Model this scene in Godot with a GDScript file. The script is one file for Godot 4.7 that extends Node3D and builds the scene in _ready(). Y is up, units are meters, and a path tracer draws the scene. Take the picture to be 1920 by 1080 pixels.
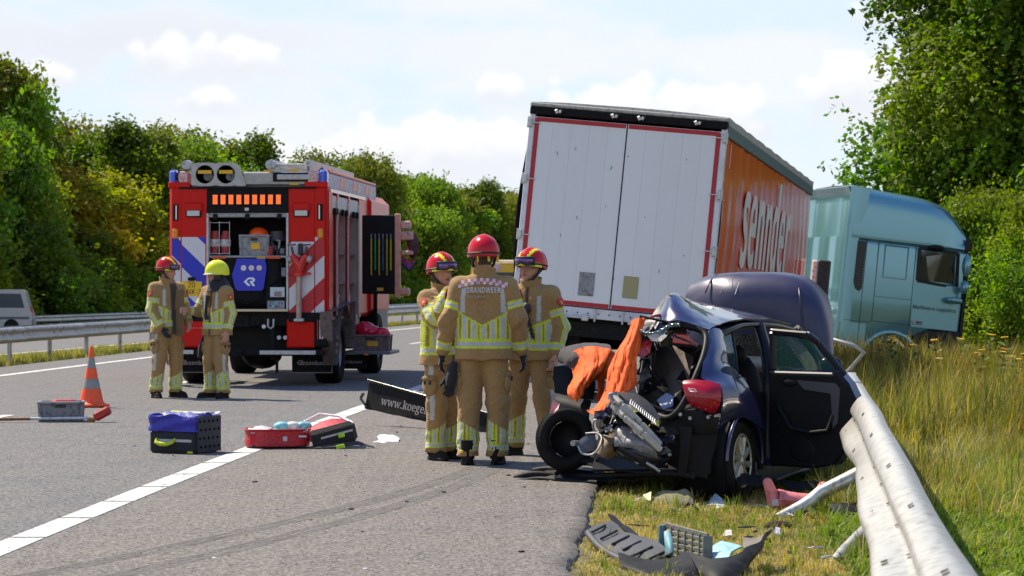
extends Node3D

# ---------- mesh builder ----------
class Mb:
	var st := SurfaceTool.new()
	var c := Color(1, 1, 1)
	var t := Transform3D()
	var group := 0
	func _init() -> void:
		st.begin(Mesh.PRIMITIVE_TRIANGLES)
	func flat() -> void:
		st.set_smooth_group(-1)
	func smooth() -> void:
		group += 1
		st.set_smooth_group(group)
	func v(p: Vector3) -> void:
		st.set_color(c)
		st.add_vertex(t * p)
	func vc(p: Vector3, k: Color) -> void:
		st.set_color(k)
		st.add_vertex(t * p)
	func tri(a: Vector3, b: Vector3, d: Vector3) -> void:   # counter-clockwise seen from outside
		v(a); v(d); v(b)
	func quad(a: Vector3, b: Vector3, d: Vector3, e: Vector3) -> void:
		tri(a, b, d); tri(a, d, e)
	func box(at: Vector3, s: Vector3, bev := 0.0, turn := Basis()) -> void:
		var keep := t
		t = t * Transform3D(turn, at)
		flat()
		var h := s * 0.5
		bev = minf(bev, minf(h.x, minf(h.y, h.z)) * 0.9)
		if bev <= 0.0:
			for k in 3:
				for sg in [-1.0, 1.0]:
					face(k, sg, h, 0.0)
		else:
			for k in 3:
				for sg in [-1.0, 1.0]:
					face(k, sg, h, bev)
			for k in 3:
				var u := (k + 1) % 3
				var w := (k + 2) % 3
				for su in [-1.0, 1.0]:
					for sw in [-1.0, 1.0]:
						var a := Vector3(); var b := Vector3(); var d := Vector3(); var e := Vector3()
						a[k] = -h[k] + bev; a[u] = su * h[u]; a[w] = sw * (h[w] - bev)
						b = a; b[k] = h[k] - bev
						d = b; d[u] = su * (h[u] - bev); d[w] = sw * h[w]
						e = d; e[k] = -h[k] + bev
						if su * sw > 0: quad(a, e, d, b)
						else: quad(a, b, d, e)
			for sx in [-1.0, 1.0]:
				for sy in [-1.0, 1.0]:
					for sz in [-1.0, 1.0]:
						var a := Vector3(sx * h.x, sy * (h.y - bev), sz * (h.z - bev))
						var b := Vector3(sx * (h.x - bev), sy * h.y, sz * (h.z - bev))
						var d := Vector3(sx * (h.x - bev), sy * (h.y - bev), sz * h.z)
						if sx * sy * sz > 0: tri(a, b, d)
						else: tri(a, d, b)
		t = keep
	func face(k: int, sg: float, h: Vector3, bev: float) -> void:
		var u := (k + 1) % 3
		var w := (k + 2) % 3
		var q := []
		for m in [[-1, -1], [1, -1], [1, 1], [-1, 1]]:
			var p := Vector3()
			p[k] = sg * h[k]; p[u] = m[0] * (h[u] - bev); p[w] = m[1] * (h[w] - bev)
			q.append(p)
		if sg > 0: quad(q[0], q[1], q[2], q[3])
		else: quad(q[3], q[2], q[1], q[0])
	func bar(a: Vector3, b: Vector3, w: float, h: float, bev := 0.0, up := Vector3.UP) -> void:
		var z := (b - a).normalized()
		if absf(z.dot(up)) > 0.98: up = Vector3.RIGHT
		var x := up.cross(z).normalized()
		var y := z.cross(x)
		box((a + b) * 0.5, Vector3(w, h, (b - a).length()), bev, Basis(x, y, z))
	func ring(at: Vector3, x: Vector3, y: Vector3, r: float, n: int) -> PackedVector3Array:
		var o := PackedVector3Array()
		for i in n:
			var a := TAU * i / n
			o.append(at + x * (cos(a) * r) + y * (sin(a) * r))
		return o
	func band(p: PackedVector3Array, q: PackedVector3Array, closed := true) -> void:
		var n := p.size()
		for i in (n if closed else n - 1):
			var j := (i + 1) % n
			quad(p[i], p[j], q[j], q[i])
	func cap(p: PackedVector3Array, turned := false) -> void:
		var m := Vector3()
		for x in p: m += x
		m /= p.size()
		for i in p.size():
			var j := (i + 1) % p.size()
			if turned: tri(m, p[j], p[i])
			else: tri(m, p[i], p[j])
	func tube(pts: Array, r, n := 8, caps := true, closed := false) -> void:   # r: one radius or one for each point
		var rings := []
		var m := pts.size()
		var up := Vector3.UP
		for i in m:
			var a: Vector3 = pts[(i - 1 + m) % m] if closed else pts[maxi(i - 1, 0)]
			var b: Vector3 = pts[(i + 1) % m] if closed else pts[mini(i + 1, m - 1)]
			var z := (b - a).normalized()
			var x := up.cross(z)
			if x.length() < 0.05: x = Vector3.RIGHT.cross(z) if absf(z.x) < 0.9 else Vector3.BACK.cross(z)
			x = x.normalized()
			var y := z.cross(x)
			up = y
			rings.append(ring(pts[i], x, y, r[i] if r is Array or r is PackedFloat32Array else r, n))
		smooth()
		for i in (m if closed else m - 1): band(rings[i], rings[(i + 1) % m])
		if caps and not closed:
			flat(); cap(rings[0], true); cap(rings[m - 1])
	func cyl(a: Vector3, b: Vector3, r0: float, r1 := -1.0, n := 16, caps := true) -> void:
		tube([a, b], [r0, r0 if r1 < 0 else r1], n, caps)
	func lathe(profile: Array, n := 24, at := Transform3D()) -> void:   # profile of Vector2(radius, height along y), outside seen with height rising
		var keep := t
		t = t * at
		for k in profile.size() - 1:
			var p: Vector2 = profile[k]
			var q: Vector2 = profile[k + 1]
			smooth()
			for i in n:
				var a := TAU * i / n
				var b := TAU * (i + 1) / n
				var va := Vector3(cos(a), 0, -sin(a))
				var vb := Vector3(cos(b), 0, -sin(b))
				if p.x < 1e-5: tri(Vector3(0, p.y, 0), vb * q.x + Vector3(0, q.y, 0), va * q.x + Vector3(0, q.y, 0))
				elif q.x < 1e-5: tri(va * p.x + Vector3(0, p.y, 0), vb * p.x + Vector3(0, p.y, 0), Vector3(0, q.y, 0))
				else: quad(va * p.x + Vector3(0, p.y, 0), vb * p.x + Vector3(0, p.y, 0), vb * q.x + Vector3(0, q.y, 0), va * q.x + Vector3(0, q.y, 0))
		t = keep
	func lathe_s(profile: Array, n := 24, at := Transform3D()) -> void:   # the same, smooth along the profile
		var keep := t
		t = t * at
		var rings := []
		for p in profile:
			rings.append(ring(Vector3(0, p.y, 0), Vector3.RIGHT, Vector3.FORWARD, maxf(p.x, 1e-5), n))
		smooth()
		for i in rings.size() - 1: band(rings[i], rings[i + 1])
		t = keep
	func prism(poly: PackedVector2Array, depth: float, at := Transform3D()) -> void:   # outline in x, y; from z = 0 to z = depth
		var keep := t
		t = t * at
		flat()
		if Geometry2D.is_polygon_clockwise(poly): poly.reverse()
		var idx := Geometry2D.triangulate_polygon(poly)
		for i in range(0, idx.size(), 3):
			var a := poly[idx[i]]; var b := poly[idx[i + 1]]; var d := poly[idx[i + 2]]
			if (b - a).cross(d - a) < 0:
				var s := b; b = d; d = s
			tri(Vector3(a.x, a.y, depth), Vector3(b.x, b.y, depth), Vector3(d.x, d.y, depth))
			tri(Vector3(a.x, a.y, 0), Vector3(d.x, d.y, 0), Vector3(b.x, b.y, 0))
		for i in poly.size():
			var a := poly[i]; var b := poly[(i + 1) % poly.size()]
			quad(Vector3(a.x, a.y, 0), Vector3(b.x, b.y, 0), Vector3(b.x, b.y, depth), Vector3(a.x, a.y, depth))
		t = keep
	func sheet(rows: Array, thick := 0.0, cols: Array = []) -> void:   # rows of points; a skin, or a slab when thick
		smooth()
		var m := rows.size()
		var n: int = rows[0].size()
		for i in m - 1:
			for j in n - 1:
				if cols.size(): c = cols[i][j] if cols[i] is Array or cols[i] is PackedColorArray else cols[i]
				quad(rows[i][j], rows[i][j + 1], rows[i + 1][j + 1], rows[i + 1][j])
		if thick > 0.0:
			var back := []
			for i in m:
				var row := PackedVector3Array()
				for j in n:
					var du: Vector3 = rows[i][mini(j + 1, n - 1)] - rows[i][maxi(j - 1, 0)]
					var dv: Vector3 = rows[mini(i + 1, m - 1)][j] - rows[maxi(i - 1, 0)][j]
					row.append(rows[i][j] - du.cross(dv).normalized() * thick)
				back.append(row)
			smooth()
			for i in m - 1:
				for j in n - 1:
					if cols.size(): c = cols[i][j] if cols[i] is Array or cols[i] is PackedColorArray else cols[i]
					quad(back[i][j], back[i + 1][j], back[i + 1][j + 1], back[i][j + 1])
			flat()
			for i in m - 1:
				quad(rows[i][0], rows[i + 1][0], back[i + 1][0], back[i][0])
				quad(rows[i][n - 1], back[i][n - 1], back[i + 1][n - 1], rows[i + 1][n - 1])
			for j in n - 1:
				quad(rows[0][j], back[0][j], back[0][j + 1], rows[0][j + 1])
				quad(rows[m - 1][j], rows[m - 1][j + 1], back[m - 1][j + 1], back[m - 1][j])
	func ball(at: Vector3, r: Vector3, n := 12, turn := Basis(), from := -1.0, to := 1.0) -> void:
		var keep := t
		t = t * Transform3D(turn * Basis.from_scale(r), at)
		var prof := []
		var m := maxi(4, n / 2)
		for i in m + 1:
			var a := lerpf(from, to, float(i) / m) * PI * 0.5
			prof.append(Vector2(cos(a), sin(a)))
		var rings := []
		for p in prof: rings.append(ring(Vector3(0, p.y, 0), Vector3.RIGHT, Vector3.FORWARD, maxf(p.x, 1e-4), n))
		smooth()
		for i in m: band(rings[i], rings[i + 1])
		t = keep
	func mesh() -> ArrayMesh:
		st.generate_normals()
		st.index()
		return st.commit()

# ---------- naming and tagging ----------
var used := {}
var M := {}
var rng := RandomNumberGenerator.new()
var noise := FastNoiseLite.new()

func numbered(called: String) -> String:
	if not used.has(called):
		used[called] = 0
		return called
	used[called] += 1
	return "%s_%03d" % [called, used[called]]
func tag(o: Node, label := "", category := "", grp := "", kind := "") -> void:
	if label: o.set_meta("label", label)
	if category: o.set_meta("category", category)
	if grp: o.set_meta("group", grp)
	if kind: o.set_meta("kind", kind)
func thing(called: String, label: String, category: String, at := Vector3.ZERO, turn := Basis(), grp := "") -> Node3D:
	var o := Node3D.new()
	o.name = numbered(called)
	o.transform = Transform3D(turn, at)
	tag(o, label, category, grp)
	add_child(o)
	return o
func part(mb, called: String, mat: Material, parent: Node, label := "") -> MeshInstance3D:
	var o := MeshInstance3D.new()
	o.mesh = mb.mesh() if mb is Mb else mb
	o.material_override = mat
	o.name = called if parent != self else numbered(called)
	if label: o.set_meta("label", label)
	parent.add_child(o, true)
	return o
func structure(mb, called: String, mat: Material) -> MeshInstance3D:
	var o := part(mb, called, mat, self)
	o.set_meta("kind", "structure")
	return o
func copy(o: Node3D, at: Vector3, turn: Basis, label: String, grp := "") -> Node3D:
	var r: Node3D = o.duplicate()
	r.name = numbered(String(o.name).rstrip("0123456789").trim_suffix("_"))
	add_child(r)
	r.transform = Transform3D(turn, at)
	tag(r, label, "", grp)
	return r
func many(mesh: Mesh, mat: Material, placed: Array, tints: Array, called: String, parent: Node) -> MultiMeshInstance3D:
	var mm := MultiMesh.new()
	mm.transform_format = MultiMesh.TRANSFORM_3D
	mm.use_colors = tints.size() > 0
	mm.mesh = mesh
	mm.instance_count = placed.size()
	for i in placed.size():
		mm.set_instance_transform(i, placed[i])
		if tints.size(): mm.set_instance_color(i, tints[i])
	var o := MultiMeshInstance3D.new()
	o.multimesh = mm
	o.material_override = mat
	o.name = called if parent != self else numbered(called)
	o.set_meta("kind", "stuff")
	parent.add_child(o, true)
	return o
func letters(words: String, height: float, depth: float, mat: Material, parent: Node, called: String, at: Transform3D, bold := true, font_name := "Droid Sans") -> MeshInstance3D:
	var tm := TextMesh.new()
	var f := SystemFont.new()
	f.font_names = PackedStringArray([font_name])
	f.font_weight = 700 if bold else 400
	tm.font = f
	tm.text = words
	tm.font_size = 64
	tm.pixel_size = height / 64.0 / 0.72
	tm.depth = depth
	tm.curve_step = 1.0
	var o := MeshInstance3D.new()
	o.mesh = tm
	o.material_override = mat
	o.name = called
	o.transform = at
	parent.add_child(o, true)
	return o

# ---------- materials ----------
func tex(kind: int, freq: float, sd: int, cols: Array, octaves := 4, size := 512) -> ImageTexture:   # seamless noise spread over a colour ramp
	var n := FastNoiseLite.new()
	n.noise_type = kind
	n.frequency = freq
	n.seed = sd
	n.fractal_octaves = octaves
	if kind == FastNoiseLite.TYPE_CELLULAR: n.fractal_type = FastNoiseLite.FRACTAL_NONE
	var im := n.get_seamless_image(size, size)
	var g := Gradient.new()
	g.offsets = PackedFloat32Array(range(cols.size()).map(func(i): return float(i) / (cols.size() - 1)))
	g.colors = PackedColorArray(cols)
	var lut := []
	for i in 256: lut.append(g.sample(i / 255.0))
	var data := im.get_data()
	var o := PackedByteArray()
	o.resize(size * size * 3)
	var k := 0
	for i in size * size:
		var q: Color = lut[data[i]]
		o[k] = q.r8; o[k + 1] = q.g8; o[k + 2] = q.b8
		k += 3
	return ImageTexture.create_from_image(Image.create_from_data(size, size, false, Image.FORMAT_RGB8, o))
func lin(r: float, g: float, b: float) -> Color:
	return Color(r, g, b).linear_to_srgb()
func grey(a: float) -> Color:
	return Color(a, a, a)
func mat(col: Color, rough := 0.6, metal := 0.0, texture: Texture2D = null, tile := 1.0, bump: Texture2D = null, bump_cm := 0.0, bump_tile := 1.0) -> StandardMaterial3D:   # col linear, times vertex colours
	var m := StandardMaterial3D.new()
	m.albedo_color = col.linear_to_srgb()
	m.vertex_color_use_as_albedo = true
	m.roughness = rough
	m.metallic = metal
	if texture or bump:
		m.uv1_triplanar = true
		m.uv1_scale = Vector3.ONE * (tile if texture else bump_tile)
		m.albedo_texture = texture
		if bump:
			m.heightmap_enabled = true
			m.heightmap_texture = bump
			m.heightmap_scale = bump_cm
	return m

# ---------- the course of the road: distance ahead d, offset to the right of the edge line o ----------
func road_x(d: float) -> float:
	return -2.25 + 0.0716 * (d - 25.0) + (d - 25.0) * (d - 25.0) / 1500.0 if d > 0.0 else -3.6233 + 0.03827 * d
func on_road(d: float, o: float, y := 0.0) -> Vector3:
	return Vector3(road_x(d) + o, y, -d)
func ground_y(d: float, o: float) -> float:
	var p := PackedVector2Array([Vector2(-400, -1.0), Vector2(-60, -1.0), Vector2(-34, -0.86), Vector2(-29.6, -0.8), Vector2(-15.4, -0.55), Vector2(-12, -0.25), Vector2(-9.3, -0.07), Vector2(-8.5, -0.03), Vector2(3.3, -0.05), Vector2(4.3, -0.14), Vector2(6, -0.18), Vector2(9, -0.3), Vector2(14, -0.25), Vector2(40, 0.3), Vector2(400, 0.5)])
	for i in p.size() - 1:
		if o <= p[i + 1].x:
			var y := lerpf(p[i].y, p[i + 1].y, clampf((o - p[i].x) / (p[i + 1].x - p[i].x), 0, 1))
			if o > -29 and o < -16 or o > -8.5 and o < 3.2: return y - 0.06
			return y + 0.03 * noise.get_noise_2d(d * 30.0, o * 30.0)
	return 0.5
func strip(mb: Mb, o0: float, o1: float, y: float, d0: float, d1: float, step: float) -> void:
	var a := []
	var b := []
	var n := maxi(1, int(ceil((d1 - d0) / step)))
	mb.smooth()
	for i in n:
		var e := lerpf(d0, d1, float(i) / n)
		var f := lerpf(d0, d1, float(i + 1) / n)
		mb.quad(on_road(e, o0, y), on_road(e, o1, y), on_road(f, o1, y), on_road(f, o0, y))

func _ready() -> void:
	rng.seed = 7
	noise.seed = 3
	noise.frequency = 0.02
	# ----- camera -----
	var cam := Camera3D.new()
	cam.name = "camera"
	cam.position = Vector3(0, 1.53, 0)
	cam.rotation_degrees = Vector3(-0.155, 0, 0)
	var at := CameraAttributesPhysical.new()
	at.frustum_focal_length = 106.65
	at.frustum_near = 0.5
	at.frustum_far = 3000.0
	at.frustum_focus_distance = 21.0
	at.exposure_aperture = 9.0
	cam.attributes = at
	cam.fov = 12.836
	cam.far = 3000.0
	cam.near = 0.5
	add_child(cam)
	cam.current = true
	# ----- sky, sun, exposure -----
	var env := Environment.new()
	env.background_mode = Environment.BG_SKY
	env.tonemap_mode = Environment.TONE_MAPPER_LINEAR
	env.tonemap_exposure = 1.5
	env.sdfgi_enabled = true
	env.ssao_enabled = true
	env.ssil_enabled = true
	var sm := PanoramaSkyMaterial.new()
	sm.panorama = make_sky()
	sm.energy_multiplier = 0.77
	var sky := Sky.new()
	sky.sky_material = sm
	env.sky = sky
	var we := WorldEnvironment.new()
	we.name = "world_environment"
	we.environment = env
	add_child(we)
	var sun := DirectionalLight3D.new()
	sun.name = "sun"
	sun.light_energy = 1.6
	sun.light_color = Color(1.0, 0.95, 0.86)
	sun.light_angular_distance = 0.5
	sun.shadow_enabled = true
	sun.look_at_from_position(Vector3.ZERO, Vector3(0.60, -1.0, 0.50))
	add_child(sun)
	# ----- the rest -----
	make_materials()
	make_ground()
	make_rails()
	make_trees()
	make_grass()
	make_things()

func make_sky() -> ImageTexture:
	var n := FastNoiseLite.new()
	n.seed = 11
	n.frequency = 1.0
	n.fractal_octaves = 5
	var small := Image.create(512, 256, false, Image.FORMAT_RGB8)
	for j in 256:
		for i in 512:
			small.set_pixel(i, j, sky_at(wrapf((i + 0.5) / 512.0 * TAU, -PI, PI), PI * 0.5 - (j + 0.5) / 256.0 * PI, n))
	small.resize(4096, 2048, Image.INTERPOLATE_CUBIC)
	for j in range(780, 1060):
		for i in range(-300, 300):
			small.set_pixel(posmod(i, 4096), j, sky_at((i + 0.5) / 4096.0 * TAU, PI * 0.5 - (j + 0.5) / 2048.0 * PI, n))
	return ImageTexture.create_from_image(small)
func sky_at(az: float, el: float, n: FastNoiseLite) -> Color:
	var e := maxf(el, 0.0)
	var col := Color(0.865, 0.92, 0.955).lerp(Color(0.845, 0.905, 0.95), smoothstep(0.02, 0.11, e)).lerp(Color(0.27, 0.46, 0.78), smoothstep(0.1, 0.9, e))
	var dir := Vector3(sin(az) * cos(e), sin(e), -cos(az) * cos(e))
	var q := dir * 9.0
	var wisp := n.get_noise_3d(q.x * 0.8, q.y * 2.6, q.z * 0.8)
	var fine := n.get_noise_3d(q.x * 4.0, q.y * 7.0, q.z * 4.0)
	var puff := n.get_noise_3d(q.x * 9.0 + 5.0, q.y * 9.0, q.z * 9.0)
	# thin high veil
	var veil := smoothstep(-0.22, 0.3, wisp + 0.25 * fine + 0.12)
	col = col.lerp(Color(0.915, 0.925, 0.945), veil * lerpf(0.82, 0.25, smoothstep(0.12, 0.5, e)))
	# grey undersides to the left
	var left := exp(-pow((az + 0.155) / 0.1, 2.0) - pow((e - 0.092) / 0.02, 2.0))
	col = col.lerp(Color(0.845, 0.855, 0.895), left * smoothstep(-0.3, 0.25, wisp + 0.4 * fine) * 0.5)
	# cumulus: azimuth, height of the base, half width, height of the top above the base
	for k in [[0.055, 0.06, 0.052, 0.022], [0.025, 0.058, 0.02, 0.014], [0.1375, 0.068, 0.025, 0.025], [-0.12, 0.083, 0.035, 0.014], [-0.118, 0.068, 0.012, 0.008], [-0.03, 0.045, 0.055, 0.022], [-0.003, 0.072, 0.012, 0.01], [0.16, 0.102, 0.03, 0.012], [-0.185, 0.077, 0.018, 0.008], [-0.09, 0.04, 0.03, 0.016]]:
		var u: float = (az - k[0]) / k[2]
		var w: float = (e - k[1]) / k[3]
		var body := 1.0 - u * u + 0.75 * puff + 0.5 * fine
		var top := sqrt(maxf(body, 0.0)) * 0.95
		var inside: float = smoothstep(0.0, 0.22, top - w) * smoothstep(-0.75, 0.1, w) * smoothstep(0.0, 0.5, body)
		var lit := smoothstep(-0.1, 0.8, w / maxf(top, 0.2) + 0.55 * puff + 0.3 * fine)
		col = col.lerp(Color(0.885, 0.895, 0.92).lerp(Color(0.972, 0.975, 0.978), lit), inside * 0.92)
	if el < 0.0: col = col.lerp(Color(0.45, 0.46, 0.40), smoothstep(0.0, -0.03, el))
	return col

func make_materials() -> void:
	var S := FastNoiseLite.TYPE_SIMPLEX_SMOOTH
	var soft := tex(S, 0.012, 21, [grey(0.86), grey(0.97), grey(1.0)], 5)
	var fine := tex(S, 0.06, 22, [grey(0.0), grey(1.0)], 4)
	var crease := tex(S, 0.014, 25, [grey(0.0), grey(1.0)], 3)
	var grain := tex(FastNoiseLite.TYPE_VALUE, 0.11, 23, [grey(0.1), grey(0.42), grey(0.74), grey(0.92), grey(1.0)], 3, 1024)
	var blot := tex(S, 0.010, 24, [Color(0.91, 0.91, 0.92), Color(0.98, 0.97, 0.96), Color(1, 0.98, 0.95)], 5)
	var dirt := tex(S, 0.02, 26, [Color(0.55, 0.51, 0.47), Color(0.93, 0.92, 0.9), Color(1, 1, 1), Color(1, 1, 1)], 6)
	M.soft = soft; M.fine = fine; M.crease = crease; M.dirt_tex = dirt
	var a := mat(Color(0.265, 0.26, 0.26), 0.9, 0.0, grain, 0.7)
	a.uv1_world_triplanar = true
	a.detail_enabled = true
	a.detail_blend_mode = BaseMaterial3D.BLEND_MODE_MUL
	a.detail_uv_layer = BaseMaterial3D.DETAIL_UV_2
	a.detail_albedo = blot
	a.uv2_triplanar = true
	a.uv2_world_triplanar = true
	a.uv2_scale = Vector3.ONE * 0.17
	M.asphalt = a
	M.shoulder = a.duplicate()
	M.shoulder.albedo_color = lin(0.30, 0.272, 0.25)
	var worn := tex(FastNoiseLite.TYPE_VALUE, 0.09, 28, [grey(0.3), grey(0.8), grey(0.97), grey(1.0), grey(1.0)], 4)
	M.line = mat(Color(0.62, 0.61, 0.58), 0.75, 0.0, worn, 0.8)
	M.soil = mat(Color(0.13, 0.115, 0.05), 1.0, 0.0, dirt, 0.8, fine, 2.0)
	M.soil.uv1_world_triplanar = true
	M.zinc = mat(Color(0.58, 0.57, 0.54), 0.4, 0.75, dirt, 1.3)
	M.zinc_far = mat(Color(0.42, 0.42, 0.42), 0.5, 0.6, dirt, 0.3)
	M.slot = mat(Color(0.05, 0.045, 0.04), 0.9)
	M.bark = mat(Color(0.09, 0.07, 0.05), 0.95, 0.0, dirt, 0.6, fine, 2.0)
	M.skid = mat(Color(0.125, 0.12, 0.115), 0.85, 0.0, dirt, 1.0)
	M.leaf = leafy(Color(1, 1, 1))
	M.grass = leafy(Color(1, 1, 1))
	M.grass.backlight = Color(0.92, 0.94, 0.42)
	M.black = mat(Color(0.011, 0.011, 0.012), 0.5, 0.0, soft, 1.0)
	M.dull = mat(Color(0.014, 0.014, 0.0155), 0.8, 0.0, dirt, 1.3, fine, 0.1)
	M.rubber = mat(Color(0.014, 0.0135, 0.0135), 0.8, 0.0, dirt, 1.4, fine, 0.1)
	M.grey_plastic = mat(Color(0.2, 0.2, 0.22), 0.5, 0.0, soft, 1.0)
	M.steel = mat(Color(0.4, 0.4, 0.41), 0.4, 0.6, soft, 1.5, crease, 0.1)
	M.alu = mat(Color(0.55, 0.55, 0.54), 0.42, 0.4, soft, 1.5)
	M.chrome = mat(Color(0.8, 0.8, 0.8), 0.12, 1.0)
	M.white = mat(Color(0.78, 0.78, 0.8), 0.4, 0.0, soft, 0.6)
	M.paint = mat(Color(1, 1, 1), 0.45, 0.0, soft, 1.2)          # coloured by its mesh
	M.satin = mat(Color(1, 1, 1), 0.6, 0.0, dirt, 1.2)
	M.cloth = mat(Color(1, 1, 1), 0.92, 0.0, soft, 3.0, crease, 0.35)
	M.cloth.uv1_scale = Vector3.ONE * 4.5
	M.cloth.rim_enabled = true
	M.cloth.rim = 0.25
	for k in ['black', 'dull', 'rubber']: M[k].metallic_specular = 0.28
	M.print = mat(Color(0.85, 0.85, 0.85), 0.55)
	M.print_black = mat(Color(0.015, 0.015, 0.015), 0.5)
	M.red = mat(Color(0.62, 0.01, 0.006), 0.3)
	M.red.metallic_specular = 0.3
	M.fluor = mat(Color(0.95, 0.1, 0.02), 0.5, 0.0, soft, 2.0)
	M.glass = StandardMaterial3D.new()
	M.glass.transparency = BaseMaterial3D.TRANSPARENCY_ALPHA
	M.glass.albedo_color = Color(0.25, 0.33, 0.33, 0.3)
	M.glass.roughness = 0.03
	M.clear_glass = M.glass.duplicate()
	M.clear_glass.albedo_color = Color(0.3, 0.35, 0.3, 0.08)
	M.green_glass = M.glass.duplicate()
	M.green_glass.albedo_color = Color(0.2, 0.42, 0.38, 0.42)
	M.lens_red = mat(Color(0.42, 0.008, 0.02), 0.12)
	M.lens_red.clearcoat_enabled = true
	M.lens_amber = mat(Color(0.75, 0.25, 0.01), 0.15)
	M.lens_blue = mat(Color(0.02, 0.07, 0.55), 0.12)
	M.lens_blue.clearcoat_enabled = true
func leafy(col: Color) -> StandardMaterial3D:
	var m := mat(col, 0.6)
	m.backlight_enabled = true
	m.backlight = Color(0.9, 1.0, 0.36)
	m.metallic_specular = 0.4
	return m
# ---------- ground, road, markings ----------
func make_ground() -> void:
	var mb := Mb.new()
	var os := [-500.0, -120.0, -60.0, -45.0, -34.0, -29.6, -28.9, -16.1, -15.4, -13.5, -12.0, -10.5, -9.3, -8.7, -8.45, -3.0, 3.1, 3.3, 3.55, 3.8, 4.05, 4.3, 4.7, 5.2, 6.0, 7.5, 9.0, 11.0, 14.0, 25.0, 40.0, 120.0, 500.0]
	var ds := [-200.0, -40.0]
	var d := -10.0
	while d < 70.0:
		ds.append(d); d += 1.0 if d > 10 and d < 30 else 2.5
	while d < 1200.0:
		ds.append(d); d += 12.0 + d * 0.05
	var rows := []
	for e in ds:
		var row := PackedVector3Array()
		for o in os: row.append(on_road(minf(e, 330.0), o, ground_y(e, o)) + Vector3(maxf(0.0, e - 330.0) * 0.5, 0, -maxf(0.0, e - 330.0)))
		rows.append(row)
	mb.sheet(rows)
	structure(mb, "ground", M.soil)
	# the carriageway: its right edge is ragged, with a thickness
	mb = Mb.new()
	var edge := []
	rows = []
	d = -30.0
	while d < 330.0:
		var near := d > 5 and d < 40
		var w := 3.27 + (0.045 * noise.get_noise_1d(d * 40.0) + 0.035 * noise.get_noise_1d(d * 260.0) if near else 0.0)
		rows.append(PackedVector3Array([on_road(d, 0.16), on_road(d, 1.6), on_road(d, w - 0.1, 0.0), on_road(d, w, -0.012), on_road(d, w + 0.03, -0.09)]))
		edge.append(PackedVector3Array([on_road(d, -8.6), on_road(d, -4.0), on_road(d, 0.16)]))
		d += 0.12 if near else 3.0
	mb.sheet(rows)
	structure(mb, "hard_shoulder", M.shoulder)
	mb = Mb.new()
	mb.sheet(edge)
	structure(mb, "carriageway", M.asphalt)
	mb = Mb.new()
	rows = []
	d = 20.0
	while d < 330.0:
		rows.append(PackedVector3Array([on_road(d, -29.0, -0.76), on_road(d, -16.0, -0.53)]))
		d += 4.0
	mb.sheet(rows)
	structure(mb, "opposite_carriageway", M.asphalt)
	# markings: blocks of the thick edge line with fine gaps, the left edge line, the dashes
	var line := Mb.new()
	d = 4.0
	while d < 120.0:
		strip(line, -0.105, 0.105, 0.004, d + 0.03, d + 1.22, 1.25)
		d += 1.25
	structure(line, "hard_shoulder_line", M.line)
	line = Mb.new()
	strip(line, -7.45, -7.27, 0.004, -10, 300, 3.0)
	structure(line, "left_edge_line", M.line)
	line = Mb.new()
	d = 2.2
	while d < 260.0:
		strip(line, -3.87, -3.73, 0.004, d, d + 3.0, 1.0)
		d += 12.0
	structure(line, "lane_dashes", M.line)
	line = Mb.new()
	strip(line, -17.0, -16.8, -0.535, 30, 300, 3.0)
	strip(line, -28.3, -28.1, -0.735, 30, 300, 3.0)
	structure(line, "opposite_edge_lines", M.line)
	# two rubber marks that curve towards the wreck
	for k in 2:
		var tm := Mb.new()
		for j in 7:
			var r2 := []
			var side := (j - 3) * 0.026 + 0.01 * sin(j * 5.0)
			for i in 41:
				var f := i / 40.0
				var e := lerpf(13.2, 24.0, f)
				var x := lerpf(-2.55, -0.02, 1.0 - pow(1.0 - f, 1.75)) + (0.42 * (1.0 - f) + 0.05) * k + side
				var w := (0.007 + 0.006 * sin(j * 3.0 + i * 0.5) + 0.003 * sin(i * 1.7 + j)) * smoothstep(0.0, 0.25, 1.0 - f)
				r2.append(PackedVector3Array([Vector3(x - w, 0.0012, -e), Vector3(x + w, 0.0012, -e)]))
			tm.sheet(r2)
		var o := structure(tm, "tyre_mark", M.skid)

# ---------- guard rails ----------
func w_profile(h: float) -> PackedVector2Array:   # x out of the face, y up, for a beam of height h
	var p := PackedVector2Array()
	for q in [[0.0, 1.0], [-0.045, 0.985], [0.02, 0.93], [0.07, 0.82], [0.07, 0.72], [0.0, 0.57], [0.0, 0.43], [0.07, 0.28], [0.07, 0.18], [0.02, 0.07], [-0.01, 0.0]]:
		p.append(Vector2(q[0], (q[1] - 1.0) * h))
	return p
func straight_rail(off: float, base: float, d0: float, d1: float, spacing: float, face: float, label: String, top := 0.74) -> void:
	var o := thing("guard_rail", label, "guard rail", on_road(d0, off, base))
	var inv := o.transform.affine_inverse()
	var prof := w_profile(0.32)
	for s in 1:
		var d := d0
		while d < d1 - 0.1:
			var e := minf(d + spacing * 1.5, d1)
			var mb := Mb.new()
			mb.t = inv
			var rows := []
			for x in [d, (d + e) * 0.5, e + 0.12]:
				var row := PackedVector3Array()
				for q in prof: row.append(on_road(x, off + face * (q.x + 0.08), base + top + q.y))
				rows.append(row)
			mb.sheet(rows, 0.004)
			part(mb, "beam", M.zinc_far, o)
			d = e
	var k := d0 + 0.8
	while k < d1:
		var mb := Mb.new()
		mb.t = inv
		mb.flat()
		mb.box(on_road(k, off - face * 0.01, base + 0.3), Vector3(0.07, top * 1.15, 0.12), 0.01)
		mb.box(on_road(k, off + face * 0.05, base + top - 0.16), Vector3(0.07, 0.16, 0.1), 0.0)
		part(mb, "post", M.zinc_far, o)
		k += spacing
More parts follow.
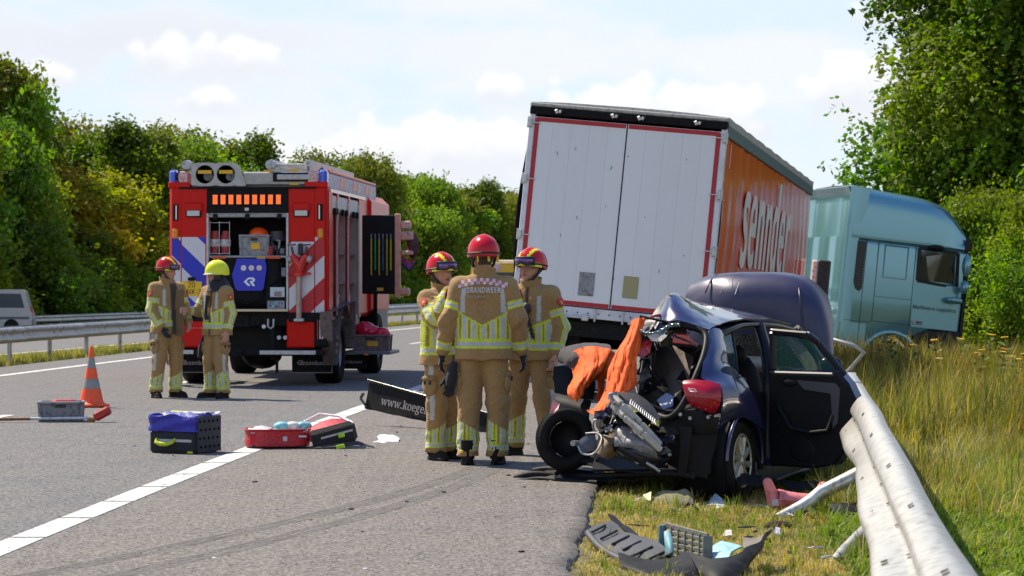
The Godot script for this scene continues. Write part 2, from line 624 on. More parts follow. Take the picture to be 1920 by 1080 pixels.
func make_rails() -> void:
	straight_rail(-9.3, -0.06, 37.0, 190.0, 2.667, 1.0, "long grey steel guard rail in the grass median behind the orange cone")
	straight_rail(-32.0, -0.84, 80.0, 260.0, 4.0, 1.0, "far grey guard rail in front of the left hand trees, beyond the van", 0.78)
	bent_rail()
func bent_rail() -> void:
	# stations: distance, x and height of the top edge, x and height of the lower edge, bulge out of the face
	var st := [
		[5.0, 1.14, 0.66, 0.80, 0.52, 0.05], [6.6, 1.26, 0.68, 0.93, 0.52, 0.05], [7.8, 1.40, 0.665, 1.095, 0.53, 0.05], [9.2, 1.56, 0.64, 1.28, 0.52, 0.05], [10.6, 1.72, 0.63, 1.46, 0.47, 0.05],
		[12.2, 1.90, 0.64, 1.66, 0.43, 0.05], [13.8, 2.06, 0.665, 1.86, 0.40, 0.05], [15.4, 2.23, 0.67, 2.05, 0.40, 0.05], [17.2, 2.46, 0.66, 2.25, 0.37, 0.05], [19.0, 2.65, 0.665, 2.45, 0.35, 0.05], [20.8, 2.83, 0.69, 2.67, 0.36, 0.06],
		[22.5, 3.0, 0.69, 2.9, 0.40, 0.07], [24.5, 3.24, 0.66, 3.18, 0.36, 0.08], [28.0, 3.6, 0.5, 3.6, 0.2, 0.08]]
	var o := thing("bent_guard_rail", "bent pale galvanised guard rail sweeping from the bottom right corner to the wrecked car", "guard rail", Vector3(1.36, 0, -7.8))
	var inv := o.transform.affine_inverse()
	var prof := [[-0.6, 0.0], [-0.05, 0.015], [0.5, 0.06], [0.88, 0.16], [1.0, 0.30], [0.96, 0.40], [0.8, 0.455], [0.2, 0.485], [0.1, 0.50], [0.16, 0.58], [0.3, 0.72], [0.42, 0.85], [0.36, 0.93], [0.1, 0.97], [-0.5, 1.0]]
	var seam := [5.0, 9.0, 13.2, 17.2, 21.2, 28.0]
	for k in seam.size() - 1:
		var mb := Mb.new()
		mb.t = inv
		var rows := []
		var steps := 34
		for i in steps + 1:
			var d := lerpf(seam[k] - (0.12 if k else 0.0), seam[k + 1] + 0.02, float(i) / steps)
			var row := PackedVector3Array()
			var s := rail_at(st, d)
			var top := Vector3(s[1], s[2], -d)
			var low := Vector3(s[3], s[4], -d)
			var up := top - low
			var out := Vector3(-up.y, up.x, 0).normalized()
			if out.x > 0: out = -out
			out = (out + Vector3(0, 0, 0.05)).normalized()
			var dent := rail_dent(d)
			for q in prof:
				var wav: float = (0.014 * sin(d * 1.1 + 0.5) + 0.006 * sin(d * 2.3)) * smoothstep(0.55, 1.0, q[1])
				row.append(top.lerp(low, q[1] * (1.0 + wav)) + out * (s[5] * q[0] + dent * (1.0 - 0.5 * q[1]) + wav))
			rows.append(row)
		mb.sheet(rows, 0.004)
		part(mb, "beam", M.zinc, o)
	# bolt slots in pairs along the beam
	var slot := Mb.new()
	slot.box(Vector3(0, 0, 0), Vector3(0.026, 0.004, 0.013), 0.0015)
	var sm := slot.mesh()
	var e := 6.2
	var pairs := 0
	while e < 23.5:
		var s2 := rail_at(st, e)
		var top2 := Vector3(s2[1], s2[2], -e)
		var low2 := Vector3(s2[3], s2[4], -e)
		var up2 := (top2 - low2)
		var out2 := Vector3(-absf(up2.y), absf(up2.x), 0).normalized()
		for f in ([0.24, 0.5] if pairs % 2 else [0.5, 0.79]):
			var pop: float = s2[5] * (1.0 if f < 0.4 else (0.12 if f < 0.6 else 0.38)) + 0.002 + rail_dent(e) * (1.0 - 0.5 * f)
			var along := (Vector3(s2[1], s2[2], -e) - Vector3(rail_at(st, e + 0.3)[1], rail_at(st, e + 0.3)[2], -e - 0.3)).normalized()
			var side := out2.cross(along).normalized()
			for g in [-0.05, 0.05]:
				var so := part(sm, "bolt_slot", M.slot, o)
				so.transform = inv * Transform3D(Basis(side, along.cross(side).normalized(), along), top2.lerp(low2, f) + out2 * (pop + 0.003) + along * g)
		pairs += 1
		e += 1.25
	# posts knocked over towards the road
	for q in [[[Vector3(1.93, -0.2, -15.4), Vector3(2.0, -0.11, -15.4), Vector3(2.1, 0.0, -15.35), Vector3(2.26, 0.17, -15.2)], 0.05], [[Vector3(1.86, -0.14, -17.9), Vector3(2.04, -0.06, -18.0), Vector3(2.12, -0.01, -18.0), Vector3(2.17, 0.04, -18.0), Vector3(2.5, 0.19, -18.1)], [0.045, 0.05, 0.055, 0.05, 0.055]]]:
		var pb := Mb.new()
		pb.t = inv
		pb.tube(q[0], q[1], 10)
		part(pb, "fallen_post", M.zinc, o)
	for q in [[Vector3(1.5, -0.2, -7.0), Vector3(1.48, 0.5, -7.0)], [Vector3(1.75, -0.2, -10.0), Vector3(1.66, 0.48, -9.95)]]:
		var pb := Mb.new()
		pb.t = inv
		pb.bar(q[0], q[1], 0.12, 0.06, 0.01)
		part(pb, "post", M.zinc, o)
	# the low rear beam behind the face
	var rb := Mb.new()
	rb.t = inv
	rb.tube([Vector3(1.42, 0.2, -5.0), Vector3(1.62, 0.22, -7.8), Vector3(1.78, 0.22, -10.0), Vector3(1.95, 0.26, -12.5)], 0.025, 8)
	part(rb, "rear_rod", M.zinc, o)
	# torn end plate behind the car
	var tb := Mb.new()
	tb.t = inv
	tb.tube([Vector3(3.02, 0.98, -24.2), Vector3(3.2, 0.93, -24.0), Vector3(3.3, 0.86, -24.0), Vector3(3.2, 0.72, -24.1), Vector3(3.12, 0.62, -24.2)], 0.02, 8)
	part(tb, "torn_bracket", M.zinc_far, o)
func rail_dent(d: float) -> float:
	return 0.010 * sin(d * 0.7 + 0.4) + 0.003 * sin(d * 1.9 + 1.0)
func rail_at(st: Array, d: float) -> Array:
	for i in st.size() - 1:
		if d <= st[i + 1][0] or i == st.size() - 2:
			var f: float = (d - st[i][0]) / (st[i + 1][0] - st[i][0])
			var r := []
			for k in 6:
				var p0: float = st[maxi(i - 1, 0)][k]
				var p3: float = st[mini(i + 2, st.size() - 1)][k]
				r.append(cubic_interpolate(st[i][k], st[i + 1][k], p0, p3, f))
			return r
	return st[0]

# ---------- trees ----------
func leaf_clump(sd: int, n: int, spread: float, leaf: float) -> ArrayMesh:
	var r := RandomNumberGenerator.new()
	r.seed = sd
	var mb := Mb.new()
	mb.flat()
	for i in n:
		var p := Vector3(r.randfn(), r.randfn(), r.randfn()) * spread * 0.45
		var x := Vector3(r.randfn(), r.randfn() * 0.5 - 0.25, r.randfn()).normalized()
		var y := x.cross(Vector3(r.randfn() * 0.7, 1, r.randfn() * 0.7)).normalized()
		var z := x.cross(y)
		var l := leaf * r.randf_range(0.7, 1.3)
		mb.c = Color.from_hsv(0.0, 0.0, r.randf_range(0.75, 1.25))
		var m := p + x * l * 0.5 + z * l * 0.12
		mb.tri(p, p + x * l * 0.55 + y * l * 0.32, p + x * l)
		mb.tri(p, p + x * l, p + x * l * 0.5 - y * l * 0.34 + z * l * 0.1)
	return mb.mesh()
func crown(sd: int, w: float, h: float, lobes: int, clumps: int, size: float, low := 0.0, leaf := 0.24) -> MultiMesh:   # leaf clumps over uneven lobes
	var r := RandomNumberGenerator.new()
	r.seed = sd
	var placed := []
	var tints := []
	var ls := []
	for i in lobes:
		var f := (i + 0.5) / lobes
		var y := low + (h - low) * f
		var rad := w * 0.5 * (0.35 + 0.75 * sin(PI * clampf(0.18 + 0.80 * f, 0, 1)))
		var a := i * 2.4 + r.randf() * 0.9
		var k := rad * r.randf_range(0.35, 0.95)
		ls.append([Vector3(cos(a) * k, y, sin(a) * k), Vector3(1, r.randf_range(0.65, 0.95), 1) * r.randf_range(0.13, 0.27) * w, r.randf_range(0.5, 1.35), r.randf_range(-0.05, 0.05)])
	for i in clumps:
		var l: Array = ls[r.randi() % lobes]
		var u := Vector3(r.randfn(), r.randfn() + 0.15, r.randfn()).normalized()
		var q := r.randf()
		var f := 1.0 - 0.5 * q * q + (0.35 * r.randf() if r.randf() < 0.2 else 0.0)
		var p: Vector3 = l[0] + u * l[1] * f
		if i % 4 == 0:
			var hh := r.randf()
			p = Vector3(u.x, 0, u.z).normalized() * w * 0.5 * (0.35 + 0.7 * sin(PI * clampf(0.15 + 0.85 * hh, 0, 1))) * sqrt(r.randf()) * 0.95
			p.y = lerpf(low, h * 0.97, hh)
		p += Vector3(noise.get_noise_3dv(p * 60.0), noise.get_noise_3dv(p * 60.0 + Vector3(50, 0, 0)), noise.get_noise_3dv(p * 60.0 + Vector3(0, 90, 0))) * 0.15 * w
		var b := Basis.from_euler(Vector3(r.randf_range(-0.6, 0.6), r.randf() * TAU, r.randf_range(-0.6, 0.6))) * Basis.from_scale(Vector3.ONE * size * r.randf_range(0.6, 1.35))
		placed.append(Transform3D(b, p))
		var v: float = l[2] * r.randf_range(0.75, 1.2)
		tints.append(Color((0.2 + l[3]) * v, 0.25 * v, 0.028 * v).clamp(Color(0.008, 0.01, 0.002), Color(0.4, 0.42, 0.1)))
	var mm := MultiMesh.new()
	mm.transform_format = MultiMesh.TRANSFORM_3D
	mm.use_colors = true
	mm.mesh = leaf_clump(sd + 50, 12, 0.55, leaf)
	mm.instance_count = placed.size()
	for i in placed.size():
		mm.set_instance_transform(i, placed[i])
		mm.set_instance_color(i, tints[i])
	return mm
func trunk_mesh(sd: int, h: float, r0: float) -> ArrayMesh:
	var r := RandomNumberGenerator.new()
	r.seed = sd
	var mb := Mb.new()
	var pts := []
	var rad := []
	for i in 8:
		var f := i / 7.0
		pts.append(Vector3(r.randfn() * 0.1 * f, h * 0.36 * f - 0.2, r.randfn() * 0.1 * f))
		rad.append(lerpf(r0, r0 * 0.2, f))
	mb.tube(pts, rad, 8)
	for i in 4:
		var f := r.randf_range(0.25, 0.8)
		var b := Vector3(0, h * 0.36 * f, 0)
		var a := r.randf() * TAU
		var e := b + Vector3(cos(a), 0.7, sin(a)) * h * 0.15
		mb.tube([b, b.lerp(e, 0.5) + Vector3(0, -0.1, 0), e], [r0 * 0.3, r0 * 0.18, r0 * 0.05], 6)
	return mb.mesh()
func tree(called: String, label: String, at: Vector3, mm: MultiMesh, tm: Mesh, tall: float, wide: float, turn: float, m: Material, grp := "") -> Node3D:
	var o := thing(called, label, "tree" if not called.contains("shrub") else "shrub", at, Basis(Vector3.UP, turn), grp)
	var c := MultiMeshInstance3D.new()
	c.name = "crown"
	c.multimesh = mm
	c.material_override = m
	c.scale = Vector3(wide, tall, wide)
	c.set_meta("kind", "stuff")
	o.add_child(c)
	var tr := part(tm, "trunk", M.bark, o)
	tr.scale = Vector3(wide, tall, wide)
	return o
func make_trees() -> void:
	var kinds := []
	for k in 4: kinds.append(crown(100 + k * 7, [6.5, 5.2, 7.4, 6.0][k], [10.0, 11.2, 9.2, 10.4][k], [26, 22, 30, 24][k], 6400, 1.0, 0.6))
	var trunks := [trunk_mesh(5, 10.0, 0.2), trunk_mesh(6, 10.0, 0.16)]
	var tints := [leafy(Color(1.3, 1.25, 1.0)), leafy(Color(1.65, 1.4, 0.9)), leafy(Color(0.95, 1.05, 0.9)), leafy(Color(2.2, 1.35, 0.5))]
	var r := RandomNumberGenerator.new()
	r.seed = 77
	# the wood along the far side of the motorway: the row in front, then fuller rows behind
	var d := 104.0
	var i := 0
	while d < 262.0:
		for row in 2:
			var off := -38.5 - row * 5.0 + r.randf_range(-1.2, 1.2)
			var h := (0.95 if d < 125 else 1.0 if d < 150 else 0.93) + r.randf_range(-0.24, 0.16) + row * 0.12
			if d > 205: h = 0.88 + r.randf_range(-0.12, 0.12)
			var yellow := row == 0 and (absf(d - 137.0) < 5.0 or absf(d - 151.0) < 2.5)
			var m: Material = tints[3] if yellow else tints[[0, 0, 1, 2][r.randi() % 4]]
			if yellow: h *= 0.78
			var label := "yellowing round tree among the green ones left of the fire engine" if yellow else "green broadleaf tree in the %s row of the far wood, %s the fire engine" % [["front", "second"][row], "left of" if d < 150 else ("behind" if d < 190 else "right of")]
			tree("broadleaf_tree", label, on_road(d + row * 1.8, off, -1.0), kinds[r.randi() % 4], trunks[i % 2], h, r.randf_range(0.85, 1.15), r.randf() * TAU, m, "yellowing trees" if yellow else "green trees of the far wood")
			i += 1
		d += 4.2 if d < 170 else 5.6
	# undergrowth at the foot of the wood
	var bush := crown(300, 4.2, 3.2, 12, 1800, 0.85, 0.1)
	d = 103.0
	while d < 250.0:
		tree("shrub", "dark green bush at the foot of the far wood, %s the fire engine" % ("left of" if d < 150 else ("behind" if d < 190 else "right of")), on_road(d, -35.6 + r.randf_range(-0.7, 0.7), -1.0), bush, trunks[1], r.randf_range(0.75, 1.25), r.randf_range(0.85, 1.2), r.randf() * TAU, tints[[0, 2, 2, 1][r.randi() % 4]], "bushes below the far wood")
		d += 4.6 if d < 190 else 7.0
	# the oaks close behind the lorry on the right
	var big := crown(400, 8.0, 12.0, 40, 30000, 0.62, 0.2)
	var small_leaf := crown(310, 4.2, 3.4, 14, 8000, 0.42, 0.05)
	var oak := leafy(Color(0.95, 1.2, 0.85))
	tree("oak_tree", "tall leafy oak behind the lorry cab at the right edge", Vector3(13.7, -0.2, -61.0), big, trunks[0], 1.12, 1.06, 0.4, oak)
	tree("oak_tree", "second oak further back, its crown showing low behind the cab roof", Vector3(13.2, -0.2, -66.0), big, trunks[0], 0.6, 0.82, 2.6, oak)
	tree("oak_tree", "oak growing right of the lorry, cut off by the right edge of the picture", Vector3(16.2, -0.2, -57.0), big, trunks[1], 1.2, 1.0, 4.4, leafy(Color(0.8, 1.05, 0.85)))
	tree("oak_tree", "oak at the back between the others, seen only through their leaves", Vector3(17.0, -0.2, -72.0), big, trunks[1], 1.1, 1.1, 5.4, oak)
	tree("shrub", "low bright green bush behind the front of the lorry cab", Vector3(10.3, -0.25, -55.5), small_leaf, trunks[1], 0.95, 0.75, 1.0, leafy(Color(1.05, 1.25, 0.8)))
	tree("shrub", "bright green bush at the right edge below the oaks", Vector3(11.6, -0.25, -53.5), small_leaf, trunks[1], 0.9, 0.8, 2.0, leafy(Color(1.1, 1.3, 0.8)))

# ---------- grass ----------
func tuft(sd: int, n: int, h: float, w: float, lean: float, spread: float) -> ArrayMesh:
	var r := RandomNumberGenerator.new()
	r.seed = sd
	var mb := Mb.new()
	mb.smooth()
	for i in n:
		var a := r.randf() * TAU
		var p := Vector3(cos(r.randf() * TAU), 0, sin(r.randf() * TAU)) * spread * r.randf()
		var l := h * r.randf_range(0.55, 1.15)
		var out := Vector3(cos(a), 0, sin(a))
		var side := Vector3(-sin(a), 0, cos(a)) * w * r.randf_range(0.7, 1.3)
		var k := lean * r.randf_range(0.2, 1.0)
		mb.c = Color.from_hsv(0.13, r.randf_range(0.0, 0.2), r.randf_range(0.8, 1.2))
		var q := p + out * k * l * 0.35 + Vector3(0, l * 0.6, 0)
		var e := p + out * k * l + Vector3(0, l * (1.0 - 0.35 * k), 0)
		mb.quad(p - side, p + side, q + side * 0.8, q - side * 0.8)
		mb.tri(q - side * 0.8, q + side * 0.8, e)
	return mb.mesh()
func grass_field(called: String, mesh: Mesh, count: int, x0: float, x1: float, d0: float, d1: float, s0: float, s1: float, cols: Array, rule := 0) -> void:
	var placed := []
	var tints := []
	var r := RandomNumberGenerator.new()
	r.seed = hash(called)
	for i in count:
		var d := lerpf(d0, d1, pow(r.randf(), 1.5))
		var o := r.randf_range(x0, x1)
		if rule == 1 and o <= 3.3 + 0.05 * noise.get_noise_1d(d * 40.0) + r.randf() * 0.12: continue
		if rule == 2 and r.randf() >= smoothstep(27.0, 15.0, d + 1.5 * (6.0 - o)): continue
		if rule == 3 and r.randf() >= smoothstep(13.0, 24.0, d): continue
		if rule == 4 and o >= -8.6 - r.randf() * 0.3: continue
		var s := r.randf_range(s0, s1)
		if rule == 1 and d < 17.5: s *= 0.75
		if rule == 3: s *= lerpf(0.4, 1.2, smoothstep(-0.25, 0.25, noise.get_noise_2d(d * 26.0 + 500.0, o * 26.0)))
		var p := on_road(d, o, ground_y(d, o) - 0.01)
		placed.append(Transform3D(Basis(Vector3.UP, r.randf() * TAU) * Basis.from_scale(Vector3(s, s * r.randf_range(0.7, 1.2), s)), p))
		var f := clampf(0.5 + 0.95 * noise.get_noise_2d(p.x * 28.0, p.z * 28.0) + r.randfn() * 0.2, 0.0, 0.999) * (cols.size() - 1)
		tints.append(cols[int(f)].lerp(cols[int(f) + 1], f - int(f)) * r.randf_range(0.8, 1.2))
	many(mesh, M.grass, placed, tints, called, self)
func make_grass() -> void:
	var green := Color(0.17, 0.22, 0.03)
	var lush := Color(0.22, 0.32, 0.03)
	var straw := Color(0.56, 0.42, 0.17)
	var pale := Color(0.68, 0.56, 0.3)
	var dry := Color(0.34, 0.22, 0.08)
	grass_field("verge_grass", tuft(1, 14, 0.075, 0.0028, 1.3, 0.06), 15000, 3.28, 5.6, 9.0, 34.0, 0.5, 1.4, [pale, straw, green, straw, pale, green, lush, green], 1)
	grass_field("verge_straw", tuft(2, 16, 0.06, 0.0022, 2.0, 0.08), 22000, 3.28, 5.6, 9.0, 34.0, 0.5, 1.3, [pale, straw, pale, dry, straw], 1)
	grass_field("verge_tall_grass", tuft(3, 10, 0.17, 0.0035, 0.9, 0.05), 700, 3.45, 5.4, 11.0, 30.0, 0.6, 1.2, [straw, green, lush, lush], 1)
	# the bank to the right of the rail: lush in front, dry and tall behind
	grass_field("bank_herbs", tuft(4, 18, 0.14, 0.006, 1.2, 0.1), 22000, 4.9, 9.5, 9.0, 30.0, 0.6, 1.5, [green, lush, lush, Color(0.22, 0.3, 0.03), lush], 2)
	grass_field("bank_dry_grass", tuft(5, 16, 0.31, 0.0028, 0.8, 0.12), 26000, 5.0, 13.0, 13.0, 50.0, 0.6, 1.25, [dry, green, straw, green, pale, green, straw, lush], 3)
	grass_field("bank_tall_weeds", tuft(6, 12, 0.62, 0.006, 0.45, 0.2), 4200, 5.2, 13.0, 26.0, 52.0, 0.6, 1.2, [Color(0.12, 0.12, 0.03), green, dry, green, straw, green])
	grass_field("cab_weeds", tuft(9, 12, 0.8, 0.007, 0.35, 0.22), 1200, 5.6, 11.0, 41.0, 47.0, 0.6, 1.1, [green, dry, Color(0.12, 0.13, 0.03), straw, green])
	grass_field("median_grass", tuft(7, 12, 0.2, 0.006, 0.9, 0.16), 15000, -12.5, -8.55, 38.0, 130.0, 0.5, 1.1, [straw, Color(0.3, 0.3, 0.06), green, straw, Color(0.24, 0.28, 0.05)], 4)
	grass_field("far_grass", tuft(8, 12, 0.45, 0.012, 0.9, 0.4), 12000, -37.0, -29.4, 85.0, 260.0, 0.5, 1.1, [straw, Color(0.3, 0.32, 0.06), green, lush, straw])
	# leafy weeds between the blades
	var weed := leaf_clump(71, 16, 0.6, 0.2)
	grass_field("bank_weeds", weed, 2600, 5.0, 13.0, 13.0, 50.0, 0.22, 0.6, [Color(0.1, 0.15, 0.02), green, Color(0.14, 0.17, 0.03), lush, dry])
	grass_field("bank_clover", weed, 5200, 4.8, 9.0, 9.0, 26.0, 0.12, 0.26, [green, lush, Color(0.16, 0.24, 0.03), lush], 2)
	grass_field("verge_weeds", weed, 420, 3.5, 5.5, 11.0, 30.0, 0.08, 0.2, [green, Color(0.12, 0.17, 0.03), lush, straw], 1)
	# ragwort: yellow flower heads on tall stems in front of the cab
	var r := RandomNumberGenerator.new()
	r.seed = 12
	var fl := Mb.new()
	fl.c = Color(0.10, 0.14, 0.02)
	fl.tube([Vector3(0, 0, 0), Vector3(0.01, 0.4, 0), Vector3(0.0, 0.8, 0.02)], 0.006, 5)
	fl.flat()
	for i in 16:
		var y := 0.15 + 0.04 * i
		var a := i * 2.4
		var o := Vector3(cos(a), 0.4, sin(a))
		fl.tri(Vector3(0, y, 0), Vector3(0, y, 0) + o * 0.1 + Vector3(-o.z, 0, o.x) * 0.025, Vector3(0, y, 0) + o * 0.14)
		fl.tri(Vector3(0, y, 0), Vector3(0, y, 0) + o * 0.14, Vector3(0, y, 0) + o * 0.1 - Vector3(-o.z, 0, o.x) * 0.025)
	fl.c = Color(0.75, 0.42, 0.01)
	for i in 14:
		var a := i * 2.4
		fl.ball(Vector3(cos(a) * 0.012 * sqrt(i) * 1.3, 0.8 + 0.01 * r.randf(), sin(a) * 0.012 * sqrt(i) * 1.3), Vector3(0.014, 0.009, 0.014), 5)
	var fm := fl.mesh()
	for i in 34:
		var px := r.randf_range(5.6, 10.6)
		var dd := r.randf_range(38.0, 43.5)
		var o := MeshInstance3D.new()
		o.mesh = fm
		o.material_override = M.satin
		o.name = numbered("ragwort")
		o.transform = Transform3D(Basis.from_euler(Vector3(r.randf_range(-0.15, 0.15), r.randf() * TAU, r.randf_range(-0.15, 0.15))) * Basis.from_scale(Vector3.ONE * r.randf_range(0.7, 1.15)), Vector3(px, ground_y(dd, px - road_x(dd)), -dd))
		tag(o, "yellow flowering ragwort standing in the tall grass before the lorry cab", "wild flower", "ragwort plants before the cab")
		add_child(o)
# ---------- lorry: semi-trailer and tractor ----------
func strip_box(parent: Node, called: String, m: Material, at: Vector3, s: Vector3, col := Color(1, 1, 1), bev := 0.0, turn := Basis(), label := "") -> MeshInstance3D:
	var mb := Mb.new()
	mb.c = col
	mb.box(at, s, bev, turn)
	return part(mb, called, m, parent, label)
func wheel_mesh(r: float, w: float, rim: float) -> Array:   # tyre, rim; axis along x, outer face at +x
	var turn := Transform3D(Basis(Vector3(0, 0, 1), -PI / 2), Vector3.ZERO)
	var ty := Mb.new()
	ty.c = Color(1, 1, 1)
	ty.lathe_s([Vector2(rim * 0.96, -w * 0.42), Vector2(rim * 1.04, -w * 0.5), Vector2(r * 0.93, -w * 0.5), Vector2(r * 0.985, -w * 0.43), Vector2(r, -w * 0.3), Vector2(r, w * 0.3), Vector2(r * 0.985, w * 0.43), Vector2(r * 0.93, w * 0.5), Vector2(rim * 1.04, w * 0.5), Vector2(rim * 0.96, w * 0.42)], 40, turn)
	for k in 3:
		ty.lathe([Vector2(r + 0.001, (k - 1) * w * 0.2 - 0.012), Vector2(r + 0.006, (k - 1) * w * 0.2 - 0.004), Vector2(r + 0.006, (k - 1) * w * 0.2 + 0.06 * w)], 40, turn)
	var ri := Mb.new()
	ri.lathe_s([Vector2(rim, w * 0.42), Vector2(rim * 0.93, w * 0.36), Vector2(rim * 0.86, w * 0.05), Vector2(rim * 0.5, w * 0.12), Vector2(rim * 0.42, w * 0.3), Vector2(rim * 0.2, w * 0.34), Vector2(0.0, w * 0.34)], 32, turn)
	for k in 10:
		var a := TAU * k / 10.0
		ri.cyl(Vector3(w * 0.1, cos(a) * rim * 0.62, sin(a) * rim * 0.62), Vector3(w * 0.2, cos(a) * rim * 0.62, sin(a) * rim * 0.62), rim * 0.045, -1, 6)
	return [ty.mesh(), ri.mesh()]
func add_wheel(parent: Node, ms: Array, at: Vector3, right: bool, rim_mat: Material) -> Node3D:
	var w := part(ms[0], "wheel", M.rubber, parent)
	w.position = at
	if not right: w.rotation.y = PI
	part(ms[1], "rim", rim_mat, w)
	return w
func make_trailer() -> void:
	var turn := Basis(Vector3.UP, deg_to_rad(-11.2)) * Basis(Vector3.RIGHT, deg_to_rad(-1.27)) * Basis(Vector3.BACK, deg_to_rad(-5.4))
	var o := thing("semi_trailer", "large white and orange curtain-sided semi-trailer leaning to the right on the verge", "lorry trailer", Vector3(2.74, 3.59, -32.4) - turn * Vector3(1.275, 3.9, 0), turn)
	var B := 1.23
	# rear frame
	for s in [-1.0, 1.0]:
		strip_box(o, "corner_post", M.white, Vector3(s * 1.238, (B + 3.78) / 2, -0.05), Vector3(0.074, 3.78 - B, 0.14), Color(0.9, 0.9, 0.92), 0.008)
	strip_box(o, "sill_beam", M.white, Vector3(0, B + 0.04, -0.045), Vector3(2.4, 0.13, 0.12), Color(0.85, 0.85, 0.87), 0.006)
	for i in 17:
		var h := Mb.new()
		h.cyl(Vector3(-1.1 + i * 0.1375, B + 0.04, 0.012), Vector3(-1.1 + i * 0.1375, B + 0.04, 0.018), 0.011, -1, 8)
		part(h, "rivet", M.print_black, o)
	strip_box(o, "header_beam", M.dull, Vector3(0, 3.80, -0.01), Vector3(2.55, 0.10, 0.12), Color(0.9, 0.8, 0.8), 0.01)
	strip_box(o, "roof_edge", M.satin, Vector3(0, 3.876, -0.02), Vector3(2.56, 0.05, 0.13), Color(0.42, 0.41, 0.38), 0.012)
	for x in [-0.9, -0.17, 0.17, 0.9]:
		var l := Mb.new()
		l.box(Vector3(x, 3.80, 0.06), Vector3(0.14, 0.06, 0.03), 0.008)
		l.c = Color(0.9, 0.9, 0.9)
		part(l, "latch", M.dull, o)
		var l2 := Mb.new()
		l2.box(Vector3(x - 0.02, 3.80, 0.08), Vector3(0.04, 0.055, 0.02), 0.006, Basis(Vector3.BACK, 0.5))
		l2.box(Vector3(x + 0.025, 3.80, 0.08), Vector3(0.03, 0.04, 0.02), 0.006, Basis(Vector3.BACK, -0.4))
		part(l2, "latch_hook", M.alu, o)
	# two doors of upright planks
	for s in [-1.0, 1.0]:
		var door := part(door_panel(s, B), "door", M.white, o)
		for k in 5:
			var w := 0.2386
			var x: float = s * (0.005 + w * (k + 0.5))
			var p := Mb.new()
			p.c = Color(1, 1, 1) * (0.97 + 0.03 * sin(k * 7.0 + s * 3.0))
			p.box(Vector3(x, (B + 0.12 + 3.72) / 2, 0.0), Vector3(w - 0.001, 3.72 - B - 0.12, 0.034), 0.0006)
			part(p, "plank", M.door_white, door)
		# reflective tape
		strip_box(door, "red_tape", M.red_tape, Vector3(s * 0.6, 3.688, 0.019), Vector3(1.165, 0.055, 0.003))
		strip_box(door, "red_tape", M.red_tape, Vector3(s * 0.6, B + 0.15, 0.019), Vector3(1.165, 0.055, 0.003))
		strip_box(door, "red_tape", M.red_tape, Vector3(s * 1.172, (B + 0.18 + 3.72) / 2 + 0.0, 0.0205), Vector3(0.056, 3.60 - B - 0.1, 0.003))
		for k in 4:
			var y := B + 0.25 + k * 0.72
			var hb := Mb.new()
			hb.box(Vector3(s * 1.255, y, 0.03), Vector3(0.05, 0.12, 0.05), 0.01)
			hb.cyl(Vector3(s * 1.283, y - 0.07, 0.03), Vector3(s * 1.283, y + 0.07, 0.03), 0.016, -1, 8)
			hb.bar(Vector3(s * 1.25, y, 0.03), Vector3(s * 1.13, y, 0.026), 0.05, 0.012)
			part(hb, "hinge", M.alu, door)
		strip_box(door, "gasket", M.print_black, Vector3(s * 0.005, (B + 0.12 + 3.72) / 2, 0.004), Vector3(0.008, 3.72 - B - 0.12, 0.03))
		# locking gear below the door
		var lk := Mb.new()
		lk.bar(Vector3(s * 0.25, B - 0.02, 0.05), Vector3(s * 0.75, B - 0.02, 0.05), 0.05, 0.03, 0.008)
		lk.box(Vector3(s * 0.3, B - 0.02, 0.06), Vector3(0.09, 0.08, 0.05), 0.01)
		lk.box(Vector3(s * 0.62, B - 0.015, 0.065), Vector3(0.12, 0.06, 0.04), 0.01)
		lk.cyl(Vector3(s * 0.18, B - 0.06, 0.03), Vector3(s * 0.18, B + 0.1, 0.03), 0.014, -1, 8)
		part(lk, "lock_lever", M.alu, door)
	var vp := Mb.new()
	vp.c = Color(0.62, 0.63, 0.66)
	vp.box(Vector3(-0.33, B + 0.41, 0.022), Vector3(0.2, 0.3, 0.012), 0.004)
	part(vp, "document_plate", M.steel_dull, o)
	var vq := Mb.new()
	vq.c = Color(0.3, 0.27, 0.12)
	vq.box(Vector3(0.24, B + 0.42, 0.021), Vector3(0.195, 0.28, 0.01), 0.003)
	part(vq, "dark_plate", M.gloss, o)
	# scuffs on the doors, each a shape of its own
	var sc := Mb.new()
	sc.c = Color(0.42, 0.41, 0.42)
	var r := RandomNumberGenerator.new()
	r.seed = 4
	for i in 14:
		sc.box(Vector3(r.randf_range(-1.1, 1.1), r.randf_range(B + 0.3, 3.6), 0.0176), Vector3(r.randf_range(0.006, 0.02), r.randf_range(0.01, 0.06), 0.002), 0, Basis(Vector3.BACK, r.randfn() * 0.3))
	part(sc, "scuff_marks", M.satin, o).set_meta("kind", "stuff")
	# below: light beam, underrun guard, chassis
	strip_box(o, "light_beam", M.dull, Vector3(0, B - 0.17, -0.12), Vector3(2.45, 0.2, 0.12), Color(1.2, 1.2, 1.25), 0.01)
	for x in [-1.0, 1.0]:
		strip_box(o, "tail_light", M.lens_red, Vector3(x, B - 0.17, -0.05), Vector3(0.34, 0.13, 0.05), Color(1, 1, 1), 0.012)
	strip_box(o, "underrun_guard", M.alu, Vector3(0, 0.55, -0.3), Vector3(2.35, 0.13, 0.1), Color(0.6, 0.6, 0.64), 0.012)
	strip_box(o, "lower_guard", M.grey_plastic, Vector3(0, 0.36, -0.34), Vector3(2.3, 0.12, 0.1), Color(1, 1, 1.05), 0.012)
